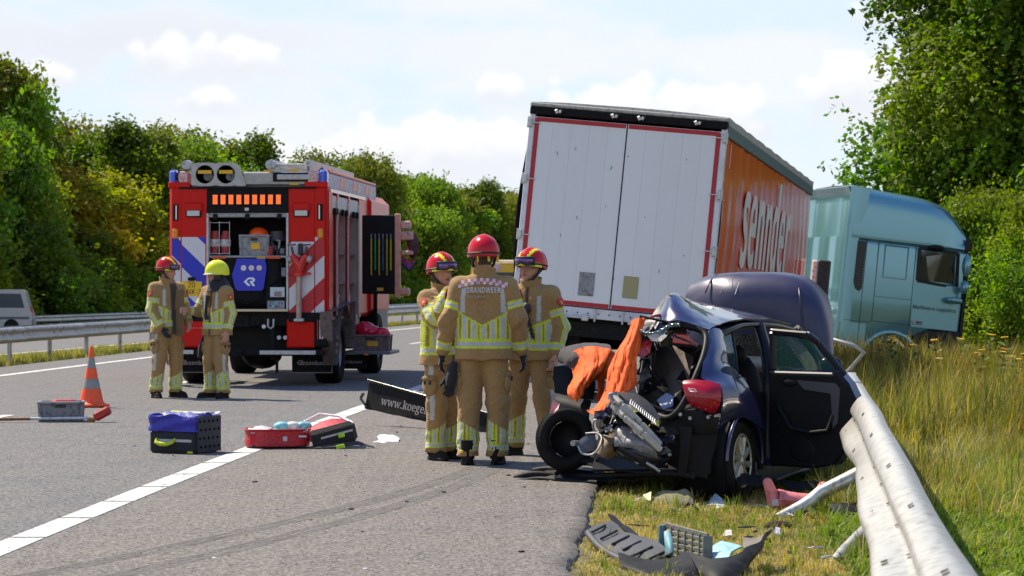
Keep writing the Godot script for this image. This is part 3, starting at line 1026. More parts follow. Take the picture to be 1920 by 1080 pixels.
	for x in [-0.45, 0.45]:
		strip_box(o, "chassis_rail", M.dull, Vector3(x, 0.95, -6.6), Vector3(0.14, 0.34, 12.8), Color(1, 1, 1), 0.01)
		strip_box(o, "guard_bracket", M.dull, Vector3(x, 0.7, -0.3), Vector3(0.08, 0.5, 0.08), Color(1, 1, 1), 0.01)
		strip_box(o, "landing_leg", M.grey_plastic, Vector3(x * 1.6, 0.6, -10.4), Vector3(0.14, 0.95, 0.14), Color(1, 1, 1), 0.01)
	strip_box(o, "floor", M.dull, Vector3(0, B - 0.02, -6.8), Vector3(2.5, 0.1, 13.4), Color(1, 1, 1), 0.0)
	strip_box(o, "front_wall", M.white, Vector3(0, 2.5, -13.55), Vector3(2.5, 2.6, 0.08), Color(1, 1, 1), 0.0)
	strip_box(o, "side_rail", M.satin, Vector3(1.265, 3.74, -6.8), Vector3(0.05, 0.16, 13.45), Color(0.1, 0.16, 0.16), 0.01)
	strip_box(o, "side_rail", M.satin, Vector3(-1.265, 3.74, -6.8), Vector3(0.05, 0.16, 13.45), Color(0.1, 0.16, 0.16), 0.01)
	strip_box(o, "side_rail", M.alu, Vector3(1.262, B - 0.04, -6.8), Vector3(0.05, 0.14, 13.45), Color(0.8, 0.8, 0.8), 0.01)
	# roof tarpaulin with battens
	var rf := Mb.new()
	var rows := []
	for i in 41:
		var row := PackedVector3Array()
		for j in 7:
			var x := lerpf(-1.285, 1.285, j / 6.0)
			row.append(Vector3(x, 3.905 + 0.03 * (1.0 - x * x / 1.65) + 0.008 * cos(i * PI / 2.0) + 0.008 * noise.get_noise_2d(i * 30.0, j * 40.0), -0.08 - i * 0.337))
		rows.append(row)
	rf.c = Color(0.42, 0.41, 0.37)
	rf.sheet(rows, 0.09)
	part(rf, "roof_tarpaulin", M.satin, o)
	# curtains
	for s in [1.0, -1.0]:
		var cb := Mb.new()
		rows = []
		for i in 14:
			var row := PackedVector3Array()
			for j in 141:
				var z := lerpf(-0.12, -13.5, j / 140.0)
				var v := i / 13.0
				var fold := 0.006 * sin(z * 7.5 + 0.9 * sin(v * 5.0)) * (1.0 - v * 0.4) + 0.014 * noise.get_noise_2d(z * 26.0, v * 30.0) + 0.02 * noise.get_noise_2d(z * 45.0 + v * 25.0, v * 10.0 + 300.0) * exp(-absf(z + 1.6) * 0.55)
				var belly := 0.035 * sin(v * PI) * (1.0 if s > 0 else 3.0)
				row.append(Vector3(s * (1.262 + belly + fold), lerpf(B - 0.02, 3.68, v), z))
			rows.append(row)
		if s < 0: rows.reverse()
		cb.sheet(rows)
		part(cb, "curtain", M.curtain if s > 0 else M.curtain_far, o, "orange curtain with large pale lettering" if s > 0 else "dark violet curtain bulging on the far side")
	letters("sennder", 1.30, 0.006, M.curtain_print, o, "lettering", Transform3D(Basis(Vector3.UP, PI / 2), Vector3(1.31, 2.74, -6.0)))
	strip_box(o, "corner_mark", M.curtain_print, Vector3(1.282, 3.45, -0.55), Vector3(0.004, 0.3, 0.04))
	# running gear
	var wm := wheel_mesh(0.5, 0.36, 0.28)
	for z in [-2.2, -3.5, -4.8]:
		for x in [-1.0, 1.0]:
			add_wheel(o, wm, Vector3(x, 0.5, z), x > 0, M.steel_dull)
	strip_box(o, "mudguard", M.dull, Vector3(0.98, 0.85, -1.55), Vector3(0.45, 0.5, 0.02))
	strip_box(o, "mudguard", M.dull, Vector3(-0.98, 0.75, -1.55), Vector3(0.45, 0.6, 0.02))
	# box on the front corner
	var eb := Mb.new()
	eb.c = Color(0.75, 0.5, 0.5)
	eb.box(Vector3(1.42, 2.18, -14.1), Vector3(0.12, 0.72, 0.3), 0.03)
	eb.c = Color(0.03, 0.03, 0.035)
	eb.box(Vector3(1.58, 2.18, -14.12), Vector3(0.2, 0.74, 0.34), 0.02)
	part(eb, "equipment_box", M.satin, o, "white and black equipment box between trailer and cab")

func door_panel(s: float, B: float) -> Mb:
	var d := Mb.new()
	d.box(Vector3(s * 0.6, (B + 0.12 + 3.72) / 2, -0.03), Vector3(1.19, 3.72 - B - 0.12, 0.02), 0.0)
	return d

func make_cab() -> void:
	var turn := Basis(Vector3.UP, deg_to_rad(-76.0)) * Basis(Vector3.RIGHT, deg_to_rad(-6.0))
	# local: x right, y up from the lower edge of the side, -z forward from the rear wall
	var o := thing("lorry_tractor", "teal blue lorry tractor unit jackknifed into the tall grass beside the oaks", "lorry", Vector3(5.98, 0.33, -50.1), turn * Basis.from_scale(Vector3(1, 1, 0.99)))
	var prof := [[0.0, 3.03], [0.03, 3.04], [0.25, 3.03], [0.62, 3.0], [1.1, 2.975], [1.5, 2.945], [1.85, 2.87], [2.1, 2.76], [2.28, 2.6], [2.42, 2.4], [2.5, 2.2]]
	var mb := Mb.new()
	var rows := []
	for p in prof:
		var u: float = p[0]
		var top: float = p[1]
		var w := 1.235 - 0.12 * smoothstep(1.7, 2.5, u)
		var row := PackedVector3Array()
		row.append(Vector3(w, 2.06, -u))
		row.append(Vector3(w + 0.004, 2.12, -u))
		for k in 9:
			var a := k / 8.0 * PI / 2
			var rad := minf(0.42, (top - 2.12) * 0.95)
			row.append(Vector3(w - 0.03 - rad * 0.75 * (1 - cos(a)), top - rad + rad * sin(a) , -u))
		row.append(Vector3(0, top + 0.02, -u))
		for k in 9:
			var a := (8 - k) / 8.0 * PI / 2
			var rad := minf(0.42, (top - 2.12) * 0.95)
			row.append(Vector3(-(w - 0.03 - rad * 0.75 * (1 - cos(a))), top - rad + rad * sin(a), -u))
		row.append(Vector3(-w - 0.004, 2.12, -u))
		row.append(Vector3(-w, 2.06, -u))
		rows.append(row)
	mb.sheet(rows, 0.03)
	part(mb, "roof", M.teal, o)
	# main shell below the roof
	mb = Mb.new()
	rows = []
	var us := [0.0, 0.02, 0.6, 1.2, 1.46, 1.47, 1.8, 2.1, 2.235, 2.245, 2.42, 2.48]
	for u in us:
		var w: float = 1.245 - 0.13 * smoothstep(1.9, 2.48, u)
		var low: float = 0.0 if u < 0.7 else 0.46
		if u > 0.6 and u < 1.5: low = 0.30
		rows.append(PackedVector3Array([Vector3(w - 0.03, low, -u), Vector3(w, low + 0.04, -u), Vector3(w + 0.005, 0.9, -u), Vector3(w + 0.003, 1.38, -u), Vector3(w - 0.005, 1.94, -u), Vector3(w - 0.03, 2.08, -u), Vector3(0, 2.1, -u), Vector3(-w + 0.03, 2.08, -u), Vector3(-w + 0.005, 1.94, -u), Vector3(-w, 1.38, -u), Vector3(-w, 0.5, -u)]))
	mb.smooth()
	for i in rows.size() - 1:      # the side windows stay open
		for j in 10:
			if (j == 3 or j == 8) and i >= 5 and i <= 7: continue
			mb.quad(rows[i][j], rows[i][j + 1], rows[i + 1][j + 1], rows[i + 1][j])
	part(mb, "cab_body", M.teal, o)
	strip_box(o, "dashboard", M.dull, Vector3(0, 0.9, -2.3), Vector3(2.1, 0.7, 0.3), Color(1, 1, 1), 0.05)
	# front wall, windscreen, visor, grille
	mb = Mb.new()
	mb.sheet([PackedVector3Array([Vector3(-1.11, 0.2, -2.5), Vector3(-0.6, 0.2, -2.56), Vector3(0, 0.2, -2.58), Vector3(0.6, 0.2, -2.56), Vector3(1.11, 0.2, -2.5)]), PackedVector3Array([Vector3(-1.11, 1.3, -2.5), Vector3(-0.6, 1.3, -2.58), Vector3(0, 1.3, -2.6), Vector3(0.6, 1.3, -2.58), Vector3(1.11, 1.3, -2.5)])], 0.03)
	part(mb, "front_panel", M.teal, o)
	mb = Mb.new()
	mb.sheet([PackedVector3Array([Vector3(-1.1, 1.3, -2.5), Vector3(0, 1.3, -2.6), Vector3(1.1, 1.3, -2.5)]), PackedVector3Array([Vector3(-1.06, 2.1, -2.42), Vector3(0, 2.1, -2.5), Vector3(1.06, 2.1, -2.42)])], 0.008)
	part(mb, "windscreen", M.glass_dark, o)
	strip_box(o, "sun_visor", M.gloss_black, Vector3(0, 2.14, -2.53), Vector3(2.2, 0.2, 0.16), Color(1, 1, 1), 0.04)
	strip_box(o, "front_pillar", M.gloss_black, Vector3(1.115, 1.0, -2.5), Vector3(0.08, 1.3, 0.09), Color(1, 1, 1), 0.02)
	strip_box(o, "visor_end", M.gloss_black, Vector3(1.15, 2.16, -2.47), Vector3(0.07, 0.26, 0.12), Color(1, 1, 1), 0.03)
	# rear wall: ribbed panels, and the tall wind fairing with a rolled edge
	mb = Mb.new()
	rows = []
	for i in 25:
		var y := lerpf(0.1, 2.08, i / 24.0)
		var row := PackedVector3Array()
		for j in 17:
			var x := lerpf(-1.2, 1.2, j / 16.0)
			var rib := 0.025 * smoothstep(0.3, 0.6, sin(x * 7.0)) + 0.03 * smoothstep(0.2, 0.5, sin(y * 13.0)) * smoothstep(1.1, 0.8, y)
			row.append(Vector3(x, y, 0.03 + rib))
		rows.append(row)
	mb.sheet(rows, 0.02)
	part(mb, "rear_wall", M.teal, o)
	mb = Mb.new()
	rows = []
	for i in 15:
		var y := lerpf(2.05, 3.02, i / 14.0)
		var row := PackedVector3Array()
		for j in 13:
			var x := lerpf(-1.16, 1.16, j / 12.0)
			row.append(Vector3(x, y, -0.02 + 0.05 * cos(x * 1.3) + 0.1 * smoothstep(0.82, 1.0, i / 14.0) + 0.06 * smoothstep(0.7, 1.0, absf(x) / 1.16)))
		rows.append(row)
	mb.sheet(rows, 0.03)
	part(mb, "wind_fairing", M.teal, o)
	for s in [1.0, -1.0]:
		mb = Mb.new()
		rows = []
		for i in 9:
			var y := lerpf(0.02, 3.03, i / 8.0)
			var lean := 0.16 * smoothstep(2.0, 3.0, y)
			rows.append(PackedVector3Array([Vector3(s * 1.2, y, 0.12 - lean * 0.2), Vector3(s * 1.235, y, 0.1 - lean * 0.2), Vector3(s * 1.255, y, 0.02 - lean), Vector3(s * 1.252, y, -0.14 - lean)]))
		if s < 0: rows.reverse()
		mb.sheet(rows, 0.02)
		part(mb, "side_fairing", M.teal, o)
	# lower rear corner step box, wing over the wheel
	strip_box(o, "side_skirt", M.teal, Vector3(1.2, 0.18, -0.2), Vector3(0.1, 0.56, 0.6), Color(1, 1, 1), 0.03)
	mb = Mb.new()
	rows = []
	for i in 15:
		var a := lerpf(PI * 0.02, PI * 0.98, i / 14.0)
		var q := Vector3(0, -0.33 + sin(a) * 0.62, -1.02 + cos(a) * 0.58)
		var q2 := Vector3(0, -0.33 + sin(a) * 0.68, -1.02 + cos(a) * 0.66)
		rows.append(PackedVector3Array([Vector3(1.0, q.y, q.z), Vector3(1.27, q.y, q.z), Vector3(1.285, (q.y + q2.y) / 2, (q.z + q2.z) / 2), Vector3(1.26, q2.y, q2.z)]))
	mb.sheet(rows, 0.02)
	part(mb, "wheel_wing", M.teal, o)
	strip_box(o, "step_box", M.gloss_black, Vector3(1.13, 0.22, -1.98), Vector3(0.2, 0.5, 1.0), Color(1, 1, 1), 0.04)
	# right-hand side: seams, door, window, louvre, hatch
	var X := 1.2515
	for q in [[0.33, 2.03, 0.33, 0.02], [0.58, 2.03, 0.58, 0.5], [1.36, 2.03, 1.36, 0.46], [0.6, 0.98, 1.35, 0.98], [0.55, 0.5, 1.4, 0.5], [0.05, 2.06, 2.4, 2.06], [0.0, 0.47, 0.55, 0.47]]:
		mb = Mb.new()
		mb.bar(Vector3(X - 0.003, q[1], -q[0]), Vector3(X - 0.003, q[3], -q[2]), 0.012, 0.008)
		part(mb, "panel_seam", M.print_black, o)
	mb = Mb.new()
	mb.c = Color(1, 1, 1)
	mb.prism(PackedVector2Array([Vector2(0.14, 2.0), Vector2(0.31, 2.0), Vector2(0.31, 1.1), Vector2(0.26, 1.04), Vector2(0.18, 1.08), Vector2(0.13, 1.2)]), 0.012, Transform3D(Basis(Vector3.UP, PI / 2), Vector3(X - 0.002, 0, 0)))
	var lou := part(mb, "louvre", M.print_black, o)
	for k in 17:
		mb = Mb.new()
		mb.c = Color(0.06, 0.06, 0.065)
		mb.bar(Vector3(X + 0.012, 1.14 + k * 0.05, -0.15), Vector3(X + 0.012, 1.18 + k * 0.05, -0.3), 0.02, 0.012)
		part(mb, "slat", M.satin, lou)
	for q in [[0.72, 1.98, 1.2, 1.98], [1.2, 1.98, 1.2, 1.36], [0.72, 1.36, 1.2, 1.36], [0.72, 1.98, 0.72, 1.36]]:
		mb = Mb.new()
		mb.bar(Vector3(X - 0.002, q[1], -q[0]), Vector3(X - 0.002, q[3], -q[2]), 0.014, 0.012)
		part(mb, "hatch_edge", M.teal_dark, o)
	var door := strip_box(o, "door", M.teal, Vector3(X - 0.004, 0.9, -1.88), Vector3(0.01, 0.86, 0.98), Color(1, 1, 1), 0.003)
	# the side window lets one look through the cab to the far window
	var wn := Mb.new()
	var fr := [Vector3(X - 0.0, 2.0, -1.43), Vector3(X - 0.03, 1.98, -2.25), Vector3(X - 0.04, 1.3, -2.29), Vector3(X - 0.0, 1.37, -1.44)]
	for k in 4: wn.bar(fr[k], fr[(k + 1) % 4], 0.06, 0.06, 0.01, Vector3.RIGHT)
	var win := part(wn, "window", M.gloss_black, door)
	wn = Mb.new()
	wn.quad(fr[3] - Vector3(0.02, 0, 0), fr[2] - Vector3(0.02, 0, 0), fr[1] - Vector3(0.02, 0, 0), fr[0] - Vector3(0.02, 0, 0))
	part(wn, "pane", M.clear_glass, win)
	var hd := Mb.new()
	hd.c = Color(0.3, 0.36, 0.36)
	hd.box(Vector3(X + 0.01, 0.56, -1.52), Vector3(0.03, 0.08, 0.22), 0.012)
	part(hd, "handle", M.satin, door)
	var hs := Mb.new()
	hs.c = Color(0.02, 0.02, 0.02)
	hs.box(Vector3(X + 0.026, 0.57, -1.55), Vector3(0.006, 0.03, 0.12), 0.002)
	part(hs, "handle_slot", M.satin, door)
	letters("Mathaera Logistics", 0.072, 0.004, M.print_black, door, "lettering", Transform3D(Basis(Vector3.UP, PI / 2), Vector3(X + 0.004, 0.86, -1.85)))
	# mirrors on arms
	for q in [[1.75, 0.4, 0.1], [1.33, 0.24, 0.09]]:
		mb = Mb.new()
		mb.ball(Vector3(1.43, q[0], -2.36), Vector3(0.13, q[1] * 0.56, 0.085), 14)
		part(mb, "wing_mirror", M.teal, o)
	mb = Mb.new()
	mb.ball(Vector3(1.4, 1.06, -2.2), Vector3(0.11, 0.07, 0.17), 12)
	part(mb, "kerb_mirror", M.teal, o)
	mb = Mb.new()
	mb.tube([Vector3(1.2, 2.0, -2.4), Vector3(1.42, 2.0, -2.4), Vector3(1.44, 1.1, -2.38), Vector3(1.22, 1.02, -2.38)], 0.022, 8)
	part(mb, "mirror_arm", M.black, o)
	mb = Mb.new()
	mb.ball(Vector3(1.33, 2.03, -1.75), Vector3(0.13, 0.06, 0.17), 12)
	part(mb, "top_mirror", M.black, o)
	# chassis, tank, wheels
	for x in [-0.4, 0.4]:
		strip_box(o, "chassis_rail", M.dull, Vector3(x, -0.1, 0.7), Vector3(0.1, 0.28, 5.6))
	for k in 7:
		strip_box(o, "catwalk_slat", M.dull, Vector3(0.55 - k * 0.18, 0.36, 0.5), Vector3(0.1, 0.05, 0.75), Color(1.5, 1.5, 1.5), 0.01)
	mb = Mb.new()
	mb.cyl(Vector3(1.0, -0.1, 0.2), Vector3(1.0, -0.1, 1.2), 0.3, -1, 20)
	part(mb, "fuel_tank", M.alu, o)
	for k in 3:
		mb = Mb.new()
		var pts := []
		for i in 25: pts.append(Vector3(-0.3 + k * 0.25 + 0.05 * cos(i * 0.9), 0.5 + 0.6 * sin(i / 24.0 * PI), 0.15 + 0.02 * i))
		mb.tube(pts, 0.016, 6)
		part(mb, "air_hose", M.black, o)
	var wm := wheel_mesh(0.5, 0.36, 0.28)
	for x in [-1.02, 1.02]:
		add_wheel(o, wm, Vector3(x, -0.34, -1.02), x > 0, M.steel_dull)
		add_wheel(o, wm, Vector3(x, -0.34, 2.6), x > 0, M.steel_dull)
func lorry_materials() -> void:
	M.door_white = mat(Color(0.75, 0.742, 0.755), 0.38)
	M.red_tape = mat(Color(0.42, 0.01, 0.02), 0.45)
	M.steel_dull = mat(Color(0.42, 0.42, 0.43), 0.5, 0.5, M.dirt_tex, 1.2)
	M.gloss = mat(Color(1, 1, 1), 0.12)
	M.gloss_black = mat(Color(0.015, 0.015, 0.017), 0.22)
	M.curtain = mat(Color(0.95, 0.068, 0.012), 0.3, 0.0, null, 0.4, M.crease, 0.5, 1.0)
	M.curtain.clearcoat_enabled = true
	M.curtain.clearcoat = 0.7
	M.curtain.clearcoat_roughness = 0.15
	M.curtain_print = mat(Color(0.84, 0.76, 0.7), 0.35, 0.0, M.soft, 0.4)
	M.curtain_far = mat(Color(0.10, 0.08, 0.17), 0.35, 0.0, M.soft, 0.4)
	M.teal = mat(Color(0.14, 0.32, 0.36), 0.2, 0.45)
	M.teal.clearcoat_enabled = true
	M.teal.clearcoat = 0.8
	M.teal.clearcoat_roughness = 0.08
	M.teal_dark = mat(Color(0.05, 0.14, 0.15), 0.3)
	M.mirror_glass = StandardMaterial3D.new()
	M.mirror_glass.albedo_color = Color(0.09, 0.1, 0.08)
	M.mirror_glass.metallic = 0.85
	M.mirror_glass.metallic_specular = 0.7
	M.mirror_glass.roughness = 0.06
	M.mirror_glass.albedo_color = Color(0.6, 0.62, 0.55)
	M.glass_dark = mat(Color(0.02, 0.03, 0.03), 0.05)
# ---------- fire engine ----------
func poly_part(parent: Node, called: String, m: Material, pts: Array, z: float, depth: float, col := Color(1, 1, 1)) -> MeshInstance3D:   # outline facing +z
	var mb := Mb.new()
	mb.c = col
	var p := PackedVector2Array()
	for q in pts: p.append(Vector2(q[0], q[1]))
	mb.prism(p, depth, Transform3D(Basis(), Vector3(0, 0, z)))
	return part(mb, called, m, parent)
func chevrons(parent: Node, x0: float, x1: float, y0: float, y1: float, z: float, first: Color, second: Color, rise: float, band: float, phase: float) -> void:
	# slanting stripes clipped to a panel, each a thin sheet of its own
	var frame := PackedVector2Array([Vector2(x0, y0), Vector2(x1, y0), Vector2(x1, y1), Vector2(x0, y1)])
	var k := -6
	while k < 14:
		var y := y0 + phase + k * band
		var st := PackedVector2Array([Vector2(x0 - 0.01, y), Vector2(x1 + 0.01, y + rise), Vector2(x1 + 0.01, y + rise + band), Vector2(x0 - 0.01, y + band)])
		for piece in Geometry2D.intersect_polygons(frame, st):
			var mb := Mb.new()
			mb.c = first if posmod(k, 2) == 0 else second
			mb.prism(piece, 0.003, Transform3D(Basis(), Vector3(0, 0, z)))
			part(mb, "stripe", M.reflective, parent)
		k += 1
func maker_mark(parent: Node, m: Material, at: Vector3, s: float) -> void:   # the angular open letter of the pump maker
	for pts in [[[-0.5, 0.0], [-0.1, 0.36], [0.32, 0.36], [0.5, 0.2], [0.42, 0.02], [0.28, -0.04], [0.5, -0.36], [0.26, -0.36], [0.02, -0.02], [0.02, 0.06], [0.26, 0.08], [0.28, 0.18], [0.2, 0.22], [-0.04, 0.22], [-0.26, 0.02], [0.02, -0.24], [0.06, -0.36], [-0.12, -0.36]]]:
		var q := []
		for p in pts: q.append([at.x + p[0] * s, at.y + p[1] * s])
		poly_part(parent, "maker_mark", m, q, at.z, 0.004)
func make_engine() -> void:
	M.reflective = mat(Color(1, 1, 1), 0.4)
	M.screen = mat(Color(0.5, 0.6, 0.62), 0.1)
	M.led = mat(Color(0.35, 0.1, 0.01), 0.4)
	M.led.emission_enabled = true
	M.led.emission = Color(1.0, 0.42, 0.16)
	M.led.emission_energy_multiplier = 1.0
	var RED := Color(1, 1, 1)
	var o := thing("fire_engine", "red fire engine seen from behind with its rear pump bay and side lockers open", "fire engine", Vector3(-3.84, 0, -37.2), Basis(Vector3.UP, deg_to_rad(-4.2)))
	var W := 1.16
	# --- body ---
	for s in [-1.0, 1.0]:
		var mb := Mb.new()
		# corner column with a rounded outer edge
		var poly := PackedVector2Array([Vector2(s * 0.60, 0.0), Vector2(s * 0.97, 0.0), Vector2(s * 0.98, 0.012), Vector2(s * 1.12, 0.016), Vector2(s * W, 0.07), Vector2(s * (W + 0.02), 0.34), Vector2(s * 0.60, 0.34)])
		mb.prism(poly, 1.95, Transform3D(Basis(Vector3.RIGHT, -PI / 2), Vector3(0, 0.93, 0)))
		mb.t = Transform3D()
		part(mb, "corner_column", M.red, o)
		strip_box(o, "lower_body", M.red, Vector3(s * 0.78, 0.77, -0.06), Vector3(0.42, 0.42, 0.12), RED, 0.02)
		strip_box(o, "rubber_band", M.dull, Vector3(s * 0.88, 1.01, 0.012), Vector3(0.56, 0.13, 0.03), Color(2.2, 2.2, 2.6), 0.008)
		var tl := strip_box(o, "tail_light", M.dull, Vector3(s * 1.08, 0.8, -0.03), Vector3(0.2, 0.46, 0.12), Color(1.6, 1.6, 2.0), 0.02)
		for k in 4:
			strip_box(tl, "lamp_strip", M.lens_red if k in [0, 3] else M.white, Vector3(s * (1.03 + k * 0.034), 0.83, 0.031), Vector3(0.016, 0.28, 0.008), Color(1, 1, 1), 0.002)
		# upper lights
		var wl := strip_box(o, "work_light_hood", M.red, Vector3(s * 0.79, 2.60, 0.015), Vector3(0.26, 0.14, 0.06), RED, 0.02)
		strip_box(wl, "work_light", M.black, Vector3(s * 0.79, 2.515, 0.02), Vector3(0.22, 0.105, 0.06), Color(1, 1, 1), 0.012)
		strip_box(wl, "work_light_glass", M.white, Vector3(s * 0.79, 2.515, 0.052), Vector3(0.185, 0.078, 0.008), Color(0.8, 0.8, 0.72), 0.004)
		var vl := strip_box(o, "warning_light_slot", M.black, Vector3(s * 1.06, 2.53, -0.006), Vector3(0.075, 0.24, 0.02), Color(1, 1, 1), 0.006)
		strip_box(vl, "warning_light", M.chrome, Vector3(s * 1.05, 2.53, 0.006), Vector3(0.022, 0.21, 0.012), Color(0.7, 0.7, 0.7), 0.004)
		strip_box(o, "marker_light", M.lens_amber, Vector3(s * 1.065, 2.22, 0.005), Vector3(0.085, 0.15, 0.04), Color(1, 1, 1), 0.018)
		# beacon block on the roof corner: blue outside, pale inside
		var bc := strip_box(o, "beacon_base", M.red, Vector3(s * 1.0, 2.93, -0.1), Vector3(0.34, 0.1, 0.24), RED, 0.02)
		mb = Mb.new()
		mb.box(Vector3(s * 1.1, 3.04, -0.1), Vector3(0.12, 0.22, 0.22), 0.035)
		part(mb, "beacon_lens", M.lens_blue, bc)
		mb = Mb.new()
		mb.c = Color(0.75, 0.45, 0.42)
		mb.box(Vector3(s * 0.95, 3.03, -0.1), Vector3(0.18, 0.2, 0.22), 0.03)
		part(mb, "beacon_housing", M.satin, bc)
	var blue := Color(0.015, 0.03, 0.48)
	var white := Color(0.66, 0.65, 0.66)
	var red := Color(0.5, 0.015, 0.02)
	var panel := strip_box(o, "left_marking", M.red, Vector3(-0.79, 1.55, 0.006), Vector3(0.37, 1.4, 0.01))
	chevrons(panel, -0.965, -0.62, 1.12, 2.17, 0.0115, blue, white, -0.35, 0.33, 0.62)
	chevrons(panel, -1.12, -0.985, 1.12, 2.17, -0.011, blue, white, -0.15, 0.33, 0.80)
	panel = strip_box(o, "right_marking", M.red, Vector3(0.79, 1.55, 0.006), Vector3(0.37, 1.05, 0.01))
	chevrons(panel, 0.61, 0.975, 1.07, 2.1, 0.0115, white, red, 0.36, 0.32, 0.02)
	chevrons(panel, 0.985, 1.12, 1.07, 2.17, -0.011, white, red, 0.14, 0.32, 0.38)
	# --- rear bay ---
	var hb := strip_box(o, "sign_box", M.dull, Vector3(0, 2.71, -0.03), Vector3(1.19, 0.34, 0.08), Color(1.2, 1.1, 1.0), 0.012)
	strip_box(hb, "sign_ledge", M.dull, Vector3(0, 2.565, 0.0), Vector3(1.19, 0.09, 0.1), Color(1, 1, 1), 0.012)
	for i in 9:
		var x := -0.475 + i * 0.116
		var seg := strip_box(hb, "light_segment", M.print_black, Vector3(x, 2.715, 0.013), Vector3(0.075, 0.145, 0.006))
		for r in 8:
			for c in 5:
				strip_box(seg, "diode", M.led, Vector3(x - 0.028 + c * 0.014, 2.655 + r * 0.0172, 0.0175), Vector3(0.0115, 0.0135, 0.003))
	strip_box(hb, "lock_badge", M.alu, Vector3(-0.005, 2.572, 0.053), Vector3(0.06, 0.045, 0.006), Color(1, 1, 1), 0.01)
	# inside walls of the bay
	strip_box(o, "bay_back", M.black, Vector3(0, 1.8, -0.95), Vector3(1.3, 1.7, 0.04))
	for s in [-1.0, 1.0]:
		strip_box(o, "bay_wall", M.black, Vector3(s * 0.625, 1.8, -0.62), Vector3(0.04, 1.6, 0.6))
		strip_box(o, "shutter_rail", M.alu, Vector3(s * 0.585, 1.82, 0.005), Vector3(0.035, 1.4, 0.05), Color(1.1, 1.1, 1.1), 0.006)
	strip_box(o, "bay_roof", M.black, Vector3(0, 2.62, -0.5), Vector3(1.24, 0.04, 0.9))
	var sh := Mb.new()
	sh.c = Color(0.85, 0.87, 0.92)
	sh.box(Vector3(0, 2.50, -0.03), Vector3(1.15, 0.09, 0.06), 0.015)
	sh.cyl(Vector3(-0.6, 2.475, 0.02), Vector3(0.6, 2.475, 0.02), 0.016, -1, 8)
	var shut := part(sh, "rolled_shutter", M.alu, o)
	for x in [-0.47, 0.0, 0.47]:
		strip_box(shut, "catch", M.black, Vector3(x, 2.465, 0.03), Vector3(0.07, 0.085, 0.05), Color(1, 1, 1), 0.014)
	var shelf := strip_box(o, "bay_shelf", M.alu, Vector3(0, 1.885, -0.42), Vector3(1.16, 0.035, 0.86), Color(0.55, 0.55, 0.57), 0.006)
	for q in [[-0.42, 0.2, M.fluor], [0.2, 0.13, M.amber_tape], [0.38, 0.2, M.fluor]]:
		strip_box(shelf, "edge_marking", q[2], Vector3(q[0], 1.872, 0.012), Vector3(q[1], 0.035, 0.008), Color(0.75, 0.75, 0.75))
	# wire rack with two red hose ends
	var rk := Mb.new()
	for y in [1.93, 2.06, 2.38]:
		rk.tube([Vector3(-0.56, y, -0.02), Vector3(-0.27, y, -0.02)], 0.006, 6)
	for x in [-0.56, -0.42, -0.27]:
		rk.tube([Vector3(x, 1.91, -0.02), Vector3(x, 2.4, -0.02)], 0.006, 6)
	part(rk, "wire_rack", M.alu, o)
	for k in 2:
		var hs := Mb.new()
		hs.c = Color(0.42, 0.05, 0.05)
		hs.lathe([Vector2(0.0, 0.0), Vector2(0.065, 0.0), Vector2(0.065, 0.12), Vector2(0.07, 0.24), Vector2(0.05, 0.33), Vector2(0.0, 0.34)], 16, Transform3D(Basis(), Vector3(-0.5 + k * 0.155, 1.93, -0.12)))
		hs.c = Color(0.62, 0.6, 0.58)
		hs.lathe([Vector2(0.066, 0.1), Vector2(0.075, 0.11), Vector2(0.075, 0.2), Vector2(0.068, 0.21)], 16, Transform3D(Basis(), Vector3(-0.5 + k * 0.155, 1.93, -0.12)))
		part(hs, "nozzle", M.satin, o)
	# small tools on the shelf
	var tr := RandomNumberGenerator.new()
	tr.seed = 8
	for k in 16:
		var tb := Mb.new()
		tb.c = [Color(0.05, 0.05, 0.055), Color(0.3, 0.3, 0.32), Color(0.35, 0.03, 0.03), Color(0.02, 0.02, 0.02), Color(0.18, 0.2, 0.26)][k % 5]
		var p := Vector3(tr.randf_range(0.3, 0.55), tr.randf_range(1.93, 2.02), tr.randf_range(-0.3, -0.04))
		if k % 2: tb.tube([p, p + Vector3(tr.randf_range(-0.06, 0.06), tr.randf_range(0.03, 0.12), 0.02), p + Vector3(tr.randf_range(-0.1, 0.1), tr.randf_range(0.05, 0.18), 0)], 0.018, 6)
		else: tb.box(p, Vector3(0.07, 0.09, 0.1), 0.015, Basis(Vector3.UP, tr.randf() * 3.0))
		part(tb, "small_tool", M.satin, o)
	var bl := Mb.new()
	bl.c = Color(0.1, 0.1, 0.11)
	bl.cyl(Vector3(0.38, 2.12, -0.3), Vector3(0.38, 2.26, -0.3), 0.14, 0.1, 16)
	part(bl, "blower", M.satin, o)
	# pump panel: moulded housing, blue instrument shield, screen
	var ph := Mb.new()
	var rows := []
	for i in 13:
		var y := lerpf(1.14, 1.86, i / 12.0)
		var row := PackedVector3Array()
		for j in 17:
			var x := lerpf(-0.57, 0.57, j / 16.0)
			var e := smoothstep(0.57, 0.4, absf(x)) * smoothstep(1.1, 1.24, y)
			row.append(Vector3(x, y, -0.16 + 0.13 * e + 0.03 * smoothstep(0.25, 0.3, absf(x - 0.05)) * smoothstep(1.7, 1.6, y)))
		rows.append(row)
	ph.c = Color(2.0, 2.1, 2.6)
	ph.sheet(rows, 0.02)
	var pump := part(ph, "pump_housing", M.dull, o)
	var gr := Mb.new()
	gr.c = Color(0.5, 0.5, 0.5)
	gr.tube([Vector3(-0.2, 1.24, 0.0), Vector3(0, 1.2, 0.0), Vector3(0.18, 1.26, 0.0), Vector3(0.22, 1.4, 0.0), Vector3(0.4, 1.52, 0.0), Vector3(0.5, 1.6, 0.0), Vector3(0.5, 1.8, 0.0)], 0.014, 6)
